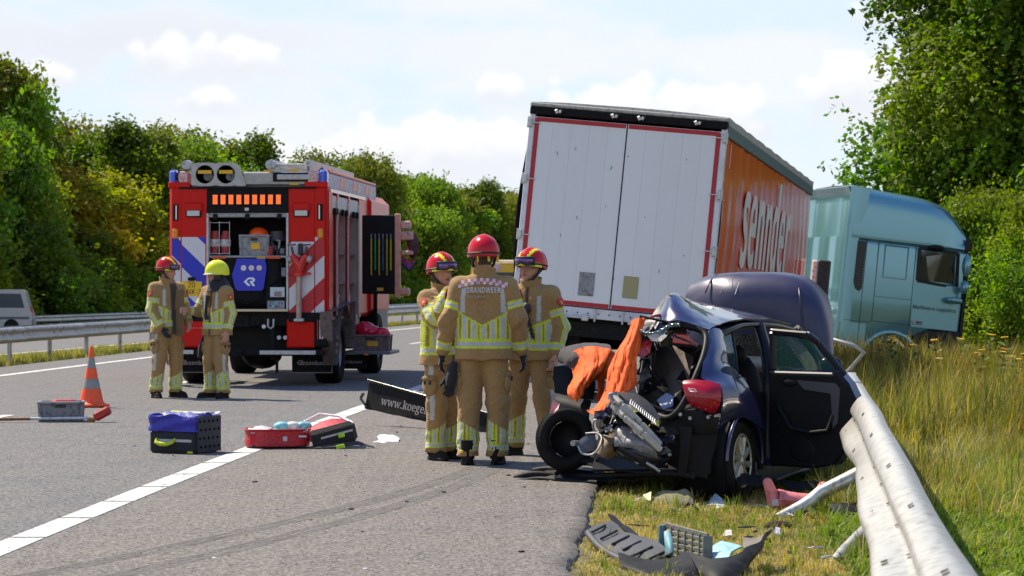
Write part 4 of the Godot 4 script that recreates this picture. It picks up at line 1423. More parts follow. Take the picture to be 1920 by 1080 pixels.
	part(gr, "moulded_line", M.black, pump)
	var bs := poly_part(o, "instrument_shield", M.blue_plastic, [[-0.155, 1.855], [0.255, 1.855], [0.28, 1.72], [0.235, 1.42], [0.2, 1.39], [-0.14, 1.39], [-0.18, 1.42], [-0.23, 1.62], [-0.2, 1.7]], -0.03, 0.05)
	for k in 3:
		var ga := Mb.new()
		ga.c = Color(0.75, 0.77, 0.8)
		ga.cyl(Vector3(-0.055 + k * 0.115, 1.72, 0.018), Vector3(-0.055 + k * 0.115, 1.72, 0.034), 0.043, 0.04, 20)
		var gp := part(ga, "gauge", M.chrome, bs)
		ga = Mb.new()
		ga.cyl(Vector3(-0.055 + k * 0.115, 1.72, 0.034), Vector3(-0.055 + k * 0.115, 1.72, 0.037), 0.034, -1, 20)
		part(ga, "dial", M.white, gp)
		ga = Mb.new()
		ga.bar(Vector3(-0.055 + k * 0.115, 1.715, 0.039), Vector3(-0.055 + k * 0.115 + 0.012 * (k - 1), 1.745, 0.039), 0.006, 0.002)
		part(ga, "needle", M.print_black, gp)
	maker_mark(bs, M.print, Vector3(0.03, 1.52, 0.021), 0.17)
	var scr := strip_box(o, "control_box", M.dull, Vector3(0.42, 1.28, 0.005), Vector3(0.29, 0.36, 0.05), Color(1.5, 1.5, 1.7), 0.012)
	strip_box(scr, "screen", M.screen, Vector3(0.44, 1.37, 0.032), Vector3(0.21, 0.14, 0.006), Color(1, 1, 1))
	strip_box(scr, "screen_window", M.satin, Vector3(0.45, 1.345, 0.036), Vector3(0.11, 0.07, 0.003), Color(0.35, 0.22, 0.26))
	strip_box(scr, "keypad", M.satin, Vector3(0.42, 1.185, 0.032), Vector3(0.25, 0.12, 0.006), Color(0.25, 0.32, 0.4))
	for k in 9:
		strip_box(scr, "key", M.satin, Vector3(0.335 + (k % 5) * 0.043, 1.21 - (k / 5) * 0.045, 0.037), Vector3(0.022, 0.022, 0.006), [Color(0.5, 0.03, 0.04), Color(0.05, 0.3, 0.08), Color(0.6, 0.6, 0.62), Color(0.1, 0.15, 0.25)][k % 4], 0.004)
	strip_box(o, "wall_box", M.grey_plastic, Vector3(0.53, 1.66, 0.0), Vector3(0.07, 0.13, 0.05), Color(1, 1, 1), 0.01)
	strip_box(o, "bay_sill", M.brass, Vector3(0.0, 1.105, 0.01), Vector3(1.2, 0.04, 0.08), Color(1, 1, 1), 0.006)
	# --- lower rear: chassis, shackles, step ---
	strip_box(o, "rear_cross_member", M.dull, Vector3(0, 0.98, -0.1), Vector3(1.2, 0.2, 0.1), Color(1.3, 1.3, 1.3), 0.008)
	strip_box(o, "mount_plate", M.dull, Vector3(-0.12, 0.95, -0.04), Vector3(0.28, 0.18, 0.02), Color(1.8, 1.8, 1.8), 0.006)
	var sk := Mb.new()
	sk.c = Color(0.8, 0.8, 0.82)
	sk.tube([Vector3(0.3, 0.98, 0.0), Vector3(0.3, 0.87, 0.02), Vector3(0.34, 0.84, 0.02), Vector3(0.38, 0.87, 0.02), Vector3(0.38, 0.98, 0.0)], 0.016, 8)
	part(sk, "tow_shackle", M.alu, o)
	for k in 2:
		sk = Mb.new()
		sk.cyl(Vector3(0.46 + k * 0.09, 0.71, -0.06), Vector3(0.46 + k * 0.09, 0.71, 0.02), 0.03, -1, 10)
		part(sk, "coupling", M.alu, o)
	sk = Mb.new()
	sk.cyl(Vector3(0.24, 0.87, 0.02), Vector3(0.24, 0.87, 0.03), 0.03, -1, 12)
	part(sk, "round_label", M.white, o)
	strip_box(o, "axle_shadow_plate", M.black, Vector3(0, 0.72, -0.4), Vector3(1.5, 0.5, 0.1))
	strip_box(o, "drop_tube", M.dull, Vector3(0.36, 0.68, -0.05), Vector3(0.07, 0.42, 0.05), Color(1.4, 1.7, 1.2), 0.01)
	strip_box(o, "rear_step", M.dull, Vector3(0.03, 0.49, 0.02), Vector3(2.2, 0.09, 0.13), Color(1.2, 1.2, 1.2), 0.015)
	strip_box(o, "step_tread", M.alu, Vector3(0.6, 0.495, 0.088), Vector3(0.82, 0.06, 0.012), Color(0.95, 0.95, 0.98), 0.004)
	strip_box(o, "step_tread", M.alu, Vector3(-0.93, 0.5, 0.088), Vector3(0.3, 0.06, 0.012), Color(0.95, 0.95, 0.98), 0.004)
	strip_box(o, "hitch", M.dull, Vector3(-0.14, 0.49, 0.1), Vector3(0.17, 0.14, 0.06), Color(1.6, 1.4, 1.9), 0.02)
	var df := Mb.new()
	df.ball(Vector3(-0.05, 0.46, -1.5), Vector3(0.32, 0.26, 0.3), 16)
	df.cyl(Vector3(-1.0, 0.5, -1.5), Vector3(1.0, 0.5, -1.5), 0.1, -1, 12)
	part(df, "rear_axle", M.black, o)
	df = Mb.new()
	df.cyl(Vector3(0.42, 0.45, -0.05), Vector3(0.42, 0.2, -0.05), 0.022, -1, 8)
	df.ball(Vector3(0.38, 0.42, -0.05), Vector3(0.06, 0.05, 0.05), 8)
	part(df, "drain_valve", M.dull, o)
	for x in [-0.42, 0.42]:
		strip_box(o, "chassis_rail", M.dull, Vector3(x, 0.85, -3.6), Vector3(0.1, 0.28, 6.8))
	for s in [-1.0, 1.0]:
		var fl := strip_box(o, "mud_flap", M.dull, Vector3(s * 0.87, 0.32, -0.5), Vector3(0.6, 0.28, 0.02), Color(0.9, 0.9, 0.9))
		for q in [[Vector3(0, -0.135, 0.012), Vector3(0.6, 0.012, 0.006)], [Vector3(s * 0.294, 0, 0.012), Vector3(0.012, 0.26, 0.006)]]:
			strip_box(fl, "flap_edge", M.grey_plastic, Vector3(s * 0.87, 0.32, -0.5) + q[0], q[1], Color(1.2, 1.1, 1.1))
		letters("rosenbauer", 0.06, 0.004, M.print_dim, fl, "lettering", Transform3D(Basis(), Vector3(s * 0.87 + 0.05, 0.325, -0.487)))
		maker_mark(fl, M.print_dim, Vector3(s * 0.87 - 0.18, 0.33, -0.489), 0.1)
	# registration plate, and the red box below it
	var pl := strip_box(o, "number_plate", M.plate, Vector3(-0.82, 1.42, 0.02), Vector3(0.3, 0.21, 0.012), Color(1, 1, 1), 0.003)
	letters("20", 0.075, 0.003, M.print_black, pl, "lettering", Transform3D(Basis(), Vector3(-0.82, 1.475, 0.0275)), false)
	letters("BNK-3", 0.075, 0.003, M.print_black, pl, "lettering", Transform3D(Basis(), Vector3(-0.82, 1.375, 0.0275)), false)
	strip_box(o, "plate_lamp", M.black, Vector3(-0.82, 1.56, 0.04), Vector3(0.1, 0.05, 0.05), Color(1, 1, 1), 0.01)
	letters("LIMBURG", 0.035, 0.003, M.print, o, "lettering", Transform3D(Basis(), Vector3(-0.78, 0.86, 0.002)))
	# standpipe with two valves clamped to the right column
	var sp := Mb.new()
	sp.c = Color(0.6, 0.02, 0.015)
	sp.tube([Vector3(0.77, 1.62, 0.1), Vector3(0.77, 1.74, 0.1), Vector3(0.7, 1.86, 0.1), Vector3(0.655, 1.9, 0.1)], [0.055, 0.07, 0.055, 0.05], 12)
	sp.tube([Vector3(0.77, 1.7, 0.1), Vector3(0.84, 1.86, 0.1), Vector3(0.885, 1.9, 0.1)], [0.06, 0.055, 0.05], 12)
	sp.tube([Vector3(0.6, 1.64, 0.09), Vector3(0.94, 1.64, 0.09)], 0.018, 8)
	sp.lathe([Vector2(0.03, 0.0), Vector2(0.085, 0.0), Vector2(0.085, 0.05), Vector2(0.03, 0.06)], 14, Transform3D(Basis(), Vector3(0.77, 1.6, 0.1)))
	var stp := part(sp, "standpipe", M.gloss, o)
	for s in [-1.0, 1.0]:
		var k := Mb.new()
		k.c = Color(0.75, 0.73, 0.72)
		k.cyl(Vector3(0.77 + s * 0.12, 1.86, 0.1), Vector3(0.77 + s * 0.175, 1.83, 0.1), 0.055, -1, 12)
		part(k, "coupling", M.alu, stp)
		k = Mb.new()
		k.c = Color(0.12, 0.08, 0.08)
		k.cyl(Vector3(0.77 + s * 0.085, 1.9, 0.1), Vector3(0.77 + s * 0.11, 2.03, 0.1), 0.02, -1, 8)
		k.cyl(Vector3(0.77 + s * 0.11 - 0.06, 2.05, 0.1), Vector3(0.77 + s * 0.11 + 0.06, 2.06, 0.1), 0.012, -1, 6)
		part(k, "valve_key", M.satin, stp)
	sp = Mb.new()
	sp.c = Color(0.85, 0.66, 0.56)
	sp.cyl(Vector3(0.765, 0.98, 0.09), Vector3(0.77, 1.62, 0.1), 0.042, -1, 14)
	part(sp, "pipe", M.alu, stp)
	sp = Mb.new()
	sp.c = Color(0.03, 0.03, 0.03)
	sp.box(Vector3(0.785, 1.99, 0.07), Vector3(0.07, 0.17, 0.05), 0.014)
	part(sp, "clamp", M.satin, stp)
	sp = Mb.new()
	sp.box(Vector3(0.765, 0.965, 0.08), Vector3(0.15, 0.05, 0.11), 0.014)
	part(sp, "pipe_foot", M.alu, stp)
	# --- roof gear: ladder housing with two round openings ---
	strip_box(o, "roof", M.alu, Vector3(0, 2.9, -2.6), Vector3(2.2, 0.06, 5.0), Color(0.7, 0.7, 0.72))
	var lg := strip_box(o, "ladder_gantry", M.alu, Vector3(0.43, 3.02, -0.12), Vector3(1.0, 0.2, 0.2), Color(0.75, 0.72, 0.7), 0.02)
	var rs := Mb.new()
	rs.c = Color(0.8, 0.77, 0.75)
	# plate with two holes: two short tubes and the plate around them
	var plate := PackedVector2Array([Vector2(-0.82, 2.9), Vector2(-0.02, 2.9), Vector2(-0.12, 3.2), Vector2(-0.17, 3.245), Vector2(-0.78, 3.245), Vector2(-0.82, 3.2)])
	var with_hole := plate
	for k in 2:
		var hole := PackedVector2Array()
		for i in 24: hole.append(Vector2(-0.62 + k * 0.31, 3.08) + Vector2(cos(TAU * i / 24), sin(TAU * i / 24)) * 0.135)
		rs.c = Color(0.04, 0.04, 0.04)
		rs.tube([Vector3(-0.62 + k * 0.31, 3.08, 0.045), Vector3(-0.62 + k * 0.31, 3.08, -0.6)], 0.136, 24, false)
		rs.cyl(Vector3(-0.62 + k * 0.31, 3.08, -0.62), Vector3(-0.62 + k * 0.31, 3.08, -0.6), 0.14, -1, 20)
		rs.c = Color(0.8, 0.77, 0.75)
	var grid_x := [-0.82, -0.755, -0.485, -0.445, -0.175, -0.08]
	rs.flat()
	for k in 2:      # each opening sits in its own square of plate
		var c0 := Vector2(-0.62 + k * 0.31, 3.08)
		for i in 24:
			var a := TAU * i / 24
			var b := TAU * (i + 1) / 24
			var e0 := sq(a, 0.155, 0.17)
			var e1 := sq(b, 0.155, 0.17)
			rs.quad(Vector3(c0.x + cos(a) * 0.135, c0.y + sin(a) * 0.135, 0.05), Vector3(c0.x + e0.x, c0.y + e0.y, 0.05), Vector3(c0.x + e1.x, c0.y + e1.y, 0.05), Vector3(c0.x + cos(b) * 0.135, c0.y + sin(b) * 0.135, 0.05))
	rs.quad(Vector3(-0.775, 2.91, 0.05), Vector3(-0.82, 2.93, 0.05), Vector3(-0.82, 3.2, 0.05), Vector3(-0.775, 3.25, 0.05))
	rs.quad(Vector3(-0.155, 2.91, 0.05), Vector3(-0.02, 2.91, 0.05), Vector3(-0.09, 3.16, 0.05), Vector3(-0.155, 3.25, 0.05))
	part(rs, "double_tube_front", M.alu, lg)
	for k in 2:
		strip_box(lg, "yellow_label", M.amber_tape, Vector3(-0.62 + k * 0.31, 3.115, 0.056), Vector3(0.2, 0.05, 0.008))
		var hose := Mb.new()
		hose.c = Color(0.35, 0.35, 0.34)
		hose.cyl(Vector3(-0.6 + k * 0.33, 3.06, -0.1), Vector3(-0.6 + k * 0.33, 3.06, -0.55), 0.07, -1, 14)
		part(hose, "suction_hose", M.satin, lg)
	strip_box(lg, "recess", M.black, Vector3(0.66, 3.04, -0.01), Vector3(0.58, 0.13, 0.03))
	strip_box(lg, "recess_bar", M.alu, Vector3(0.68, 3.04, 0.008), Vector3(0.5, 0.08, 0.02), Color(0.9, 0.88, 0.82), 0.01)
	for q in [[0.3, 3.13], [0.68, 2.94], [0.68, 3.14]]:
		strip_box(lg, "yellow_label", M.amber_tape, Vector3(q[0], q[1], -0.012), Vector3(0.14, 0.03, 0.01))
	for x in [-0.9, 0.33]:
		var ml := Mb.new()
		ml.c = Color(0.5, 0.5, 0.52)
		ml.cyl(Vector3(x, 3.22, -0.12), Vector3(x, 3.22, 0.02), 0.075, 0.07, 16)
		part(ml, "search_light", M.satin, o)
	var cb := Mb.new()
	cb.tube([Vector3(-0.86, 3.16, -0.02), Vector3(-1.0, 3.14, 0.0), Vector3(-1.05, 3.05, 0.0), Vector3(-1.0, 2.96, 0.0), Vector3(-0.9, 2.94, 0.0)], 0.014, 6)
	part(cb, "cable", M.black, o)
	strip_box(o, "red_reflector", M.lens_red, Vector3(-0.85, 3.02, 0.0), Vector3(0.04, 0.14, 0.04))
	strip_box(o, "gantry_base", M.dull, Vector3(0.0, 2.885, -0.03), Vector3(2.0, 0.03, 0.12), Color(2.5, 2.2, 2.0))
	# the two ladders lying along the roof
	var ld := Mb.new()
	for x in [0.35, 0.86]:
		for y in [3.17, 3.26]:
			ld.bar(Vector3(x, y, 0.02), Vector3(x, y, -4.6), 0.03, 0.07, 0.008)
	part(ld, "ladder_rails", M.alu, o)
	for k in 15:
		var rg := Mb.new()
		rg.cyl(Vector3(0.35, 3.22, -0.1 - k * 0.3), Vector3(0.86, 3.22, -0.1 - k * 0.3), 0.018, -1, 8)
		part(rg, "ladder_rung", M.alu, o)
	strip_box(o, "ladder_side", M.alu, Vector3(0.9, 3.2, -2.4), Vector3(0.02, 0.19, 4.7), Color(1, 1, 0.97))
	for k in 2:
		var hc := Mb.new()
		hc.tube([Vector3(0.95, 3.12, -0.5 - k), Vector3(1.0, 3.2, -0.6 - k), Vector3(1.02, 3.1, -0.75 - k), Vector3(1.03, 2.98, -0.8 - k)], 0.014, 6)
		part(hc, "cable", M.black, o)
	# --- right-hand side ---
	var X := 1.175
	strip_box(o, "roof_fairing", M.satin, Vector3(X - 0.08, 2.99, -3.0), Vector3(0.12, 0.26, 5.4), Color(0.78, 0.7, 0.7), 0.03)
	strip_box(o, "amber_strip", M.lens_amber, Vector3(X - 0.01, 2.855, -2.2), Vector3(0.03, 0.05, 3.9), Color(0.8, 0.7, 0.6))
	for k in 3:
		var z := -1.35 - k * 1.45
		poly_side(o, "red_emblem", M.red, [[z, 2.93], [z - 0.35, 2.93], [z - 0.55, 3.0], [z - 0.5, 3.08], [z - 0.1, 3.08]], X - 0.022, 0.006)
		for j in 2:
			poly_side(o, "emblem_bar", M.brass, [[z - 0.42 - j * 0.2, 2.92], [z - 0.5 - j * 0.2, 2.92], [z - 0.62 - j * 0.2, 3.07], [z - 0.54 - j * 0.2, 3.07]], X - 0.02, 0.008)
	strip_box(o, "red_edge", M.red, Vector3(X - 0.07, 3.135, -3.0), Vector3(0.1, 0.04, 5.4), RED, 0.01)
	# locker frames between openings
	for q in [[0.3, 0.36], [1.06, 0.18], [2.28, 0.16], [3.5, 0.16]]:
		strip_box(o, "side_pillar", M.red, Vector3(X - 0.03, 1.9, -q[0]), Vector3(0.06, 1.9, q[1]), RED, 0.01)
	for q in [[0.5, 0.98], [1.15, 2.2], [2.4, 3.4]]:
		var z0: float = q[0]
		var z1: float = q[1]
		strip_box(o, "locker_back", M.locker, Vector3(0.55, 1.85, -(z0 + z1) / 2), Vector3(0.03, 1.8, z1 - z0 + 0.1))
		strip_box(o, "locker_side", M.locker, Vector3(0.86, 1.85, -z1 - 0.02), Vector3(0.6, 1.8, 0.03))
		strip_box(o, "locker_floor", M.locker, Vector3(0.86, 0.98, -(z0 + z1) / 2), Vector3(0.6, 0.04, z1 - z0 + 0.1))
		for y in [1.5, 1.95]:
			strip_box(o, "locker_shelf", M.locker, Vector3(0.84, y, -(z0 + z1) / 2), Vector3(0.56, 0.03, z1 - z0), Color(0.8, 0.8, 0.8))
		strip_box(o, "lit_edge", M.alu, Vector3(X - 0.005, 1.85, -z1 + 0.03), Vector3(0.03, 1.75, 0.03), Color(1.3, 1.3, 1.3), 0.006)
		strip_box(o, "rolled_shutter", M.alu, Vector3(X - 0.06, 2.68, -(z0 + z1) / 2), Vector3(0.1, 0.24, z1 - z0), Color(1.1, 1.05, 1.05), 0.02)
		for k in 2:
			strip_box(o, "shutter_catch", M.black, Vector3(X + 0.01, 2.56, -lerpf(z0, z1, 0.3 + 0.4 * k)), Vector3(0.05, 0.1, 0.08), Color(1, 1, 1), 0.015)
	# what the lockers hold
	var bits := [["hose_reel", Vector3(0.95, 2.22, -0.72), 0.17, Color(0.6, 0.03, 0.02)], ["cable_reel", Vector3(0.98, 2.2, -1.6), 0.24, Color(0.75, 0.25, 0.02)], ["hose_reel", Vector3(0.95, 1.25, -0.72), 0.15, Color(0.03, 0.03, 0.03)], ["hose_reel", Vector3(0.95, 1.2, -1.7), 0.16, Color(0.04, 0.04, 0.04)]]
	for b in bits:
		var mb := Mb.new()
		mb.c = b[3]
		mb.t = Transform3D(Basis(Vector3(0, 0, 1), -PI / 2), b[1])
		var R: float = b[2]
		mb.lathe_s([Vector2(R * 0.35, -0.09), Vector2(R * 0.9, -0.09), Vector2(R, -0.05), Vector2(R, 0.05), Vector2(R * 0.9, 0.09), Vector2(R * 0.4, 0.09), Vector2(R * 0.35, 0.05), Vector2(0.01, 0.05)], 22)
		part(mb, b[0], M.satin, o)
	for k in 8:
		var mb := Mb.new()
		mb.c = [Color(0.7, 0.1, 0.03), Color(0.05, 0.3, 0.2), Color(0.5, 0.5, 0.5), Color(0.03, 0.03, 0.03)][k % 4]
		mb.tube([Vector3(0.95, 1.1 + k * 0.03, -1.4 - k * 0.09), Vector3(1.05, 1.3 + 0.04 * (k % 3), -1.45 - k * 0.09), Vector3(1.0, 1.45, -1.42 - k * 0.1)], 0.025, 6)
		part(mb, "tool", M.satin, o)
	# grey plastic wheel arch and skirts
	for s in [-1.0, 1.0]:
		var arch := Mb.new()
		arch.c = Color(0.17, 0.13, 0.12)
		var pts := PackedVector2Array([Vector2(-0.12, 1.08), Vector2(2.45, 1.22), Vector2(2.45, 0.6), Vector2(2.3, 0.5)])
		for i in 13:
			var a := lerpf(0.0, PI, i / 12.0)
			pts.append(Vector2(1.35 + cos(a) * 0.66, 0.52 + sin(a) * 0.66))
		pts.append_array(PackedVector2Array([Vector2(0.45, 0.3), Vector2(0.3, 0.3), Vector2(-0.02, 0.66)]))
		arch.prism(pts, 0.18, Transform3D(Basis(Vector3(0, 0, -1), Vector3(0, 1, 0), Vector3(1, 0, 0)) , Vector3(s * 1.16 - 0.09, 0, 0)))
		var ar := part(arch, "wheel_arch", M.satin, o)
		if s > 0:
			for k in 3:
				var rb := Mb.new()
				rb.c = Color(0.2, 0.16, 0.15)
				rb.box(Vector3(1.255, 0.5 + k * 0.1, -0.28 - k * 0.04), Vector3(0.02, 0.05, 0.2 - k * 0.02), 0.006)
				part(rb, "raised_rib", M.satin, ar)
	strip_box(o, "side_tank", M.grey_plastic, Vector3(1.0, 0.78, -3.3), Vector3(0.3, 0.62, 0.7), Color(1.2, 1.05, 1.0), 0.04)
	strip_box(o, "side_skirt", M.satin, Vector3(1.05, 0.85, -2.7), Vector3(0.16, 0.5, 0.35), Color(0.3, 0.22, 0.2), 0.02)
	# cab ahead
	strip_box(o, "crew_cab", M.red, Vector3(0, 1.95, -5.85), Vector3(2.42, 2.0, 2.6), RED, 0.12)
	strip_box(o, "cab_glass", M.glass_dark, Vector3(1.205, 2.15, -6.1), Vector3(0.02, 0.7, 1.3))
	strip_box(o, "cab_lower", M.grey_plastic, Vector3(0, 0.85, -6.3), Vector3(2.36, 0.7, 1.7), Color(1, 1, 1), 0.08)
	strip_box(o, "body_mid", M.red, Vector3(0, 1.95, -4.1), Vector3(2.32, 1.95, 1.0), RED, 0.05)
	strip_box(o, "body_core", M.dull, Vector3(0, 1.9, -2.4), Vector3(1.0, 1.9, 2.8))
	var fm := strip_box(o, "front_mudguard", M.dull, Vector3(1.14, 1.08, -5.02), Vector3(0.24, 0.6, 0.06), Color(0.6, 0.6, 0.6), 0.02)
	fm.name = "front_mudguard"
	# swing-out tool board behind the cab
	var bd := strip_box(o, "tool_board", M.black, Vector3(1.47, 1.95, -3.52), Vector3(0.52, 1.25, 0.06), Color(1.1, 0.9, 1.1), 0.012)
	strip_box(bd, "board_edge", M.salmon, Vector3(1.77, 1.93, -3.55), Vector3(0.09, 1.34, 0.12), Color(1, 1, 1), 0.015)
	strip_box(bd, "board_foot", M.salmon, Vector3(1.86, 1.36, -3.6), Vector3(0.2, 0.13, 0.2), Color(1, 1, 1), 0.03)
	strip_box(bd, "board_label", M.amber_tape, Vector3(1.5, 1.4, -3.487), Vector3(0.1, 0.05, 0.006))
	var tc := [Color(0.55, 0.4, 0.03), Color(0.03, 0.35, 0.1), Color(0.5, 0.38, 0.03), Color(0.03, 0.12, 0.3), Color(0.5, 0.38, 0.03), Color(0.6, 0.45, 0.02)]
	for k in 6:
		var mb := Mb.new()
		var x := 1.36 + k * 0.062
		mb.c = tc[k]
		mb.bar(Vector3(x, 1.62 + 0.08 * (k % 2), -3.47), Vector3(x, 2.2, -3.47), 0.035, 0.025, 0.008)
		mb.c = Color(0.25, 0.24, 0.24)
		mb.bar(Vector3(x, 2.2, -3.47), Vector3(x, 2.28, -3.47), 0.02, 0.02, 0.004)
		part(mb, "hand_tool", M.satin, bd)
	for q in [[2.42, 0.16, 0.13, Color(0.8, 0.45, 0.35)], [2.25, 0.2, 0.14, Color(0.8, 0.45, 0.35)], [1.98, 0.2, 0.07, Color(0.8, 0.45, 0.35)]]:
		strip_box(bd, "bracket", M.satin, Vector3(1.82 + q[1] / 2, q[0], -3.6), Vector3(q[1], q[2], 0.14), q[3], 0.02)
	var mr := Mb.new()
	mr.c = Color(0.1, 0.03, 0.03)
	mr.ball(Vector3(2.0, 2.1, -3.65), Vector3(0.1, 0.22, 0.09), 12)
	part(mr, "strapped_bag", M.satin, bd)
	for k in 5:
		mr = Mb.new()
		mr.c = [Color(0.6, 0.03, 0.04), Color(0.04, 0.08, 0.5), Color(0.5, 0.03, 0.03), Color(0.04, 0.08, 0.45), Color(0.03, 0.03, 0.03)][k]
		mr.tube([Vector3(1.84, 1.92 - k * 0.03, -3.62), Vector3(1.95, 1.8 - k * 0.025, -3.6), Vector3(2.05, 1.85, -3.62)], 0.03, 6)
		part(mr, "strap", M.satin, bd)
	# fold-down step on the right
	strip_box(o, "side_step", M.grey_plastic, Vector3(1.42, 0.42, -3.0), Vector3(0.75, 0.05, 1.2), Color(1.6, 1.4, 1.4), 0.01)
	strip_box(o, "side_step_light", M.lens_amber, Vector3(1.42, 0.40, -2.39), Vector3(0.06, 0.03, 0.02))
	var f2 := strip_box(o, "mud_flap", M.dull, Vector3(1.15, 0.28, -2.55), Vector3(0.5, 0.22, 0.02))
	letters("rosenbauer", 0.05, 0.004, M.print_dim, f2, "lettering", Transform3D(Basis(), Vector3(1.15, 0.28, -2.537)))
	# wheels
	var wm := wheel_mesh(0.5, 0.36, 0.29)
	for x in [-1.0, 1.0]:
		add_wheel(o, wm, Vector3(x, 0.5, -1.35), x > 0, M.steel_dull)
		add_wheel(o, wm, Vector3(x * 1.05, 0.5, -5.6), x > 0, M.steel_dull)
	# --- loose things that stand on it ---
	var crate := make_crate("grey plastic crate holding an orange dome on the rear shelf of the fire engine", o.transform * Transform3D(Basis(), Vector3(0.09, 1.9025, -0.17)), Vector3(0.42, 0.3, 0.3), Color(0.3, 0.3, 0.32), true)
	crate.name = numbered("crate")
	var hm := Mb.new()
	hm.c = Color(0.95, 0.1, 0.015)
	hm.ball(Vector3(0, 0.0, 0), Vector3(0.15, 0.13, 0.15), 20)
	var hmp := part(hm, numbered("round_helmet"), M.gloss, self)
	hmp.transform = o.transform * Transform3D(Basis(), Vector3(0.13, 2.19, -0.19))
	tag(hmp, "bright orange dome lying in the crate inside the fire engine", "helmet")
	var c2 := make_crate("brown-grey crate with a yellow label on the side step of the fire engine", o.transform * Transform3D(Basis(), Vector3(1.46, 0.445, -2.85)), Vector3(0.56, 0.25, 0.4), Color(0.2, 0.15, 0.15), true)
	c2.name = numbered("crate")
	var rb := Mb.new()
	rb.c = Color(0.7, 0.015, 0.05)
	for q in [[-0.1, 0.02, 0.18, 0.14], [0.12, -0.03, 0.16, 0.1], [-0.02, 0.0, 0.2, 0.1], [0.2, -0.05, 0.1, 0.07]]:
		rb.ball(Vector3(q[0], q[1], 0), Vector3(q[2], q[3], 0.15), 14, Basis(Vector3.BACK, q[0] * 2.0))
	var rbp := part(rb, numbered("red_bag"), M.gloss, self)
	rbp.transform = o.transform * Transform3D(Basis(), Vector3(1.45, 0.74, -2.85))
	tag(rbp, "crumpled shiny red bag in the crate on the side step", "bag")
func sq(a: float, hx: float, hy: float) -> Vector2:
	var c := Vector2(cos(a), sin(a))
	return c * minf(hx / maxf(absf(c.x), 1e-4), hy / maxf(absf(c.y), 1e-4))
func poly_side(parent: Node, called: String, m: Material, pts: Array, x: float, depth: float) -> void:   # outline on the right-hand side, pts of (z, y)
	var mb := Mb.new()
	var p := PackedVector2Array()
	for q in pts: p.append(Vector2(-q[0], q[1]))
	mb.prism(p, depth, Transform3D(Basis(Vector3(0, 0, -1), Vector3(0, 1, 0), Vector3(1, 0, 0)), Vector3(x, 0, 0)))
	part(mb, called, m, parent)
func make_crate(label: String, at: Transform3D, s: Vector3, col: Color, sticker: bool) -> Node3D:
	var o := Node3D.new()
	o.name = "crate_box"
	o.transform = at
	tag(o, label, "crate")
	add_child(o, true)
	var mb := Mb.new()
	mb.c = col
	var t := 0.012
	mb.box(Vector3(0, t / 2, 0), Vector3(s.x * 0.9, t, s.z * 0.9), 0.0)
	for k in [-1.0, 1.0]:
		var lean := 0.06
		mb.box(Vector3(0, s.y / 2, k * (s.z / 2 - 0.02)), Vector3(s.x * 0.95, s.y, t), 0.003, Basis(Vector3.RIGHT, k * lean))
		mb.box(Vector3(k * (s.x / 2 - 0.022), s.y / 2, 0), Vector3(t, s.y, s.z * 0.93), 0.003, Basis(Vector3.BACK, -k * lean))
	for k in [-1.0, 1.0]:
		for j in [-1.0, 1.0]:
			mb.bar(Vector3(k * s.x * 0.465, 0, j * s.z * 0.46), Vector3(k * s.x * 0.49, s.y, j * s.z * 0.49), 0.035, 0.035, 0.008)
	part(mb, "shell", M.satin, o)
	mb = Mb.new()
	mb.c = col * 1.1
	for k in [-1.0, 1.0]:
		mb.box(Vector3(0, s.y - 0.012, k * s.z / 2), Vector3(s.x + 0.03, 0.03, 0.035), 0.008)
		mb.box(Vector3(k * s.x / 2, s.y - 0.014, 0), Vector3(0.035, 0.03, s.z), 0.008)
	part(mb, "rim", M.satin, o)
	for k in [-1.0, 1.0]:
		strip_box(o, "grip_slot", M.print_black, Vector3(0, s.y * 0.78, k * (s.z / 2 + 0.001)), Vector3(s.x * 0.24, s.y * 0.12, 0.02), Color(1, 1, 1), 0.004)
	if sticker:
		strip_box(o, "yellow_label", M.amber_tape, Vector3(s.x * 0.05, s.y * 0.45, s.z / 2 - 0.005), Vector3(s.x * 0.3, s.y * 0.3, 0.008))
		strip_box(o, "red_dot", M.lens_red, Vector3(s.x * 0.33, s.y * 0.25, s.z / 2 - 0.005), Vector3(0.025, 0.025, 0.01), Color(1, 1, 1), 0.006)
	return o
func engine_materials() -> void:
	M.amber_tape = mat(Color(0.75, 0.42, 0.02), 0.5)
	M.blue_plastic = mat(Color(0.015, 0.03, 0.5), 0.3)
	M.brass = mat(Color(0.6, 0.5, 0.35), 0.35, 0.6)
	M.plate = mat(Color(0.85, 0.52, 0.01), 0.4)
	M.print_dim = mat(Color(0.3, 0.26, 0.26), 0.5)
	M.locker = mat(Color(0.5, 0.4, 0.38), 0.4, 0.4, M.soft, 0.6)
	M.salmon = mat(Color(0.8, 0.36, 0.24), 0.4, 0.0, M.soft, 0.8)
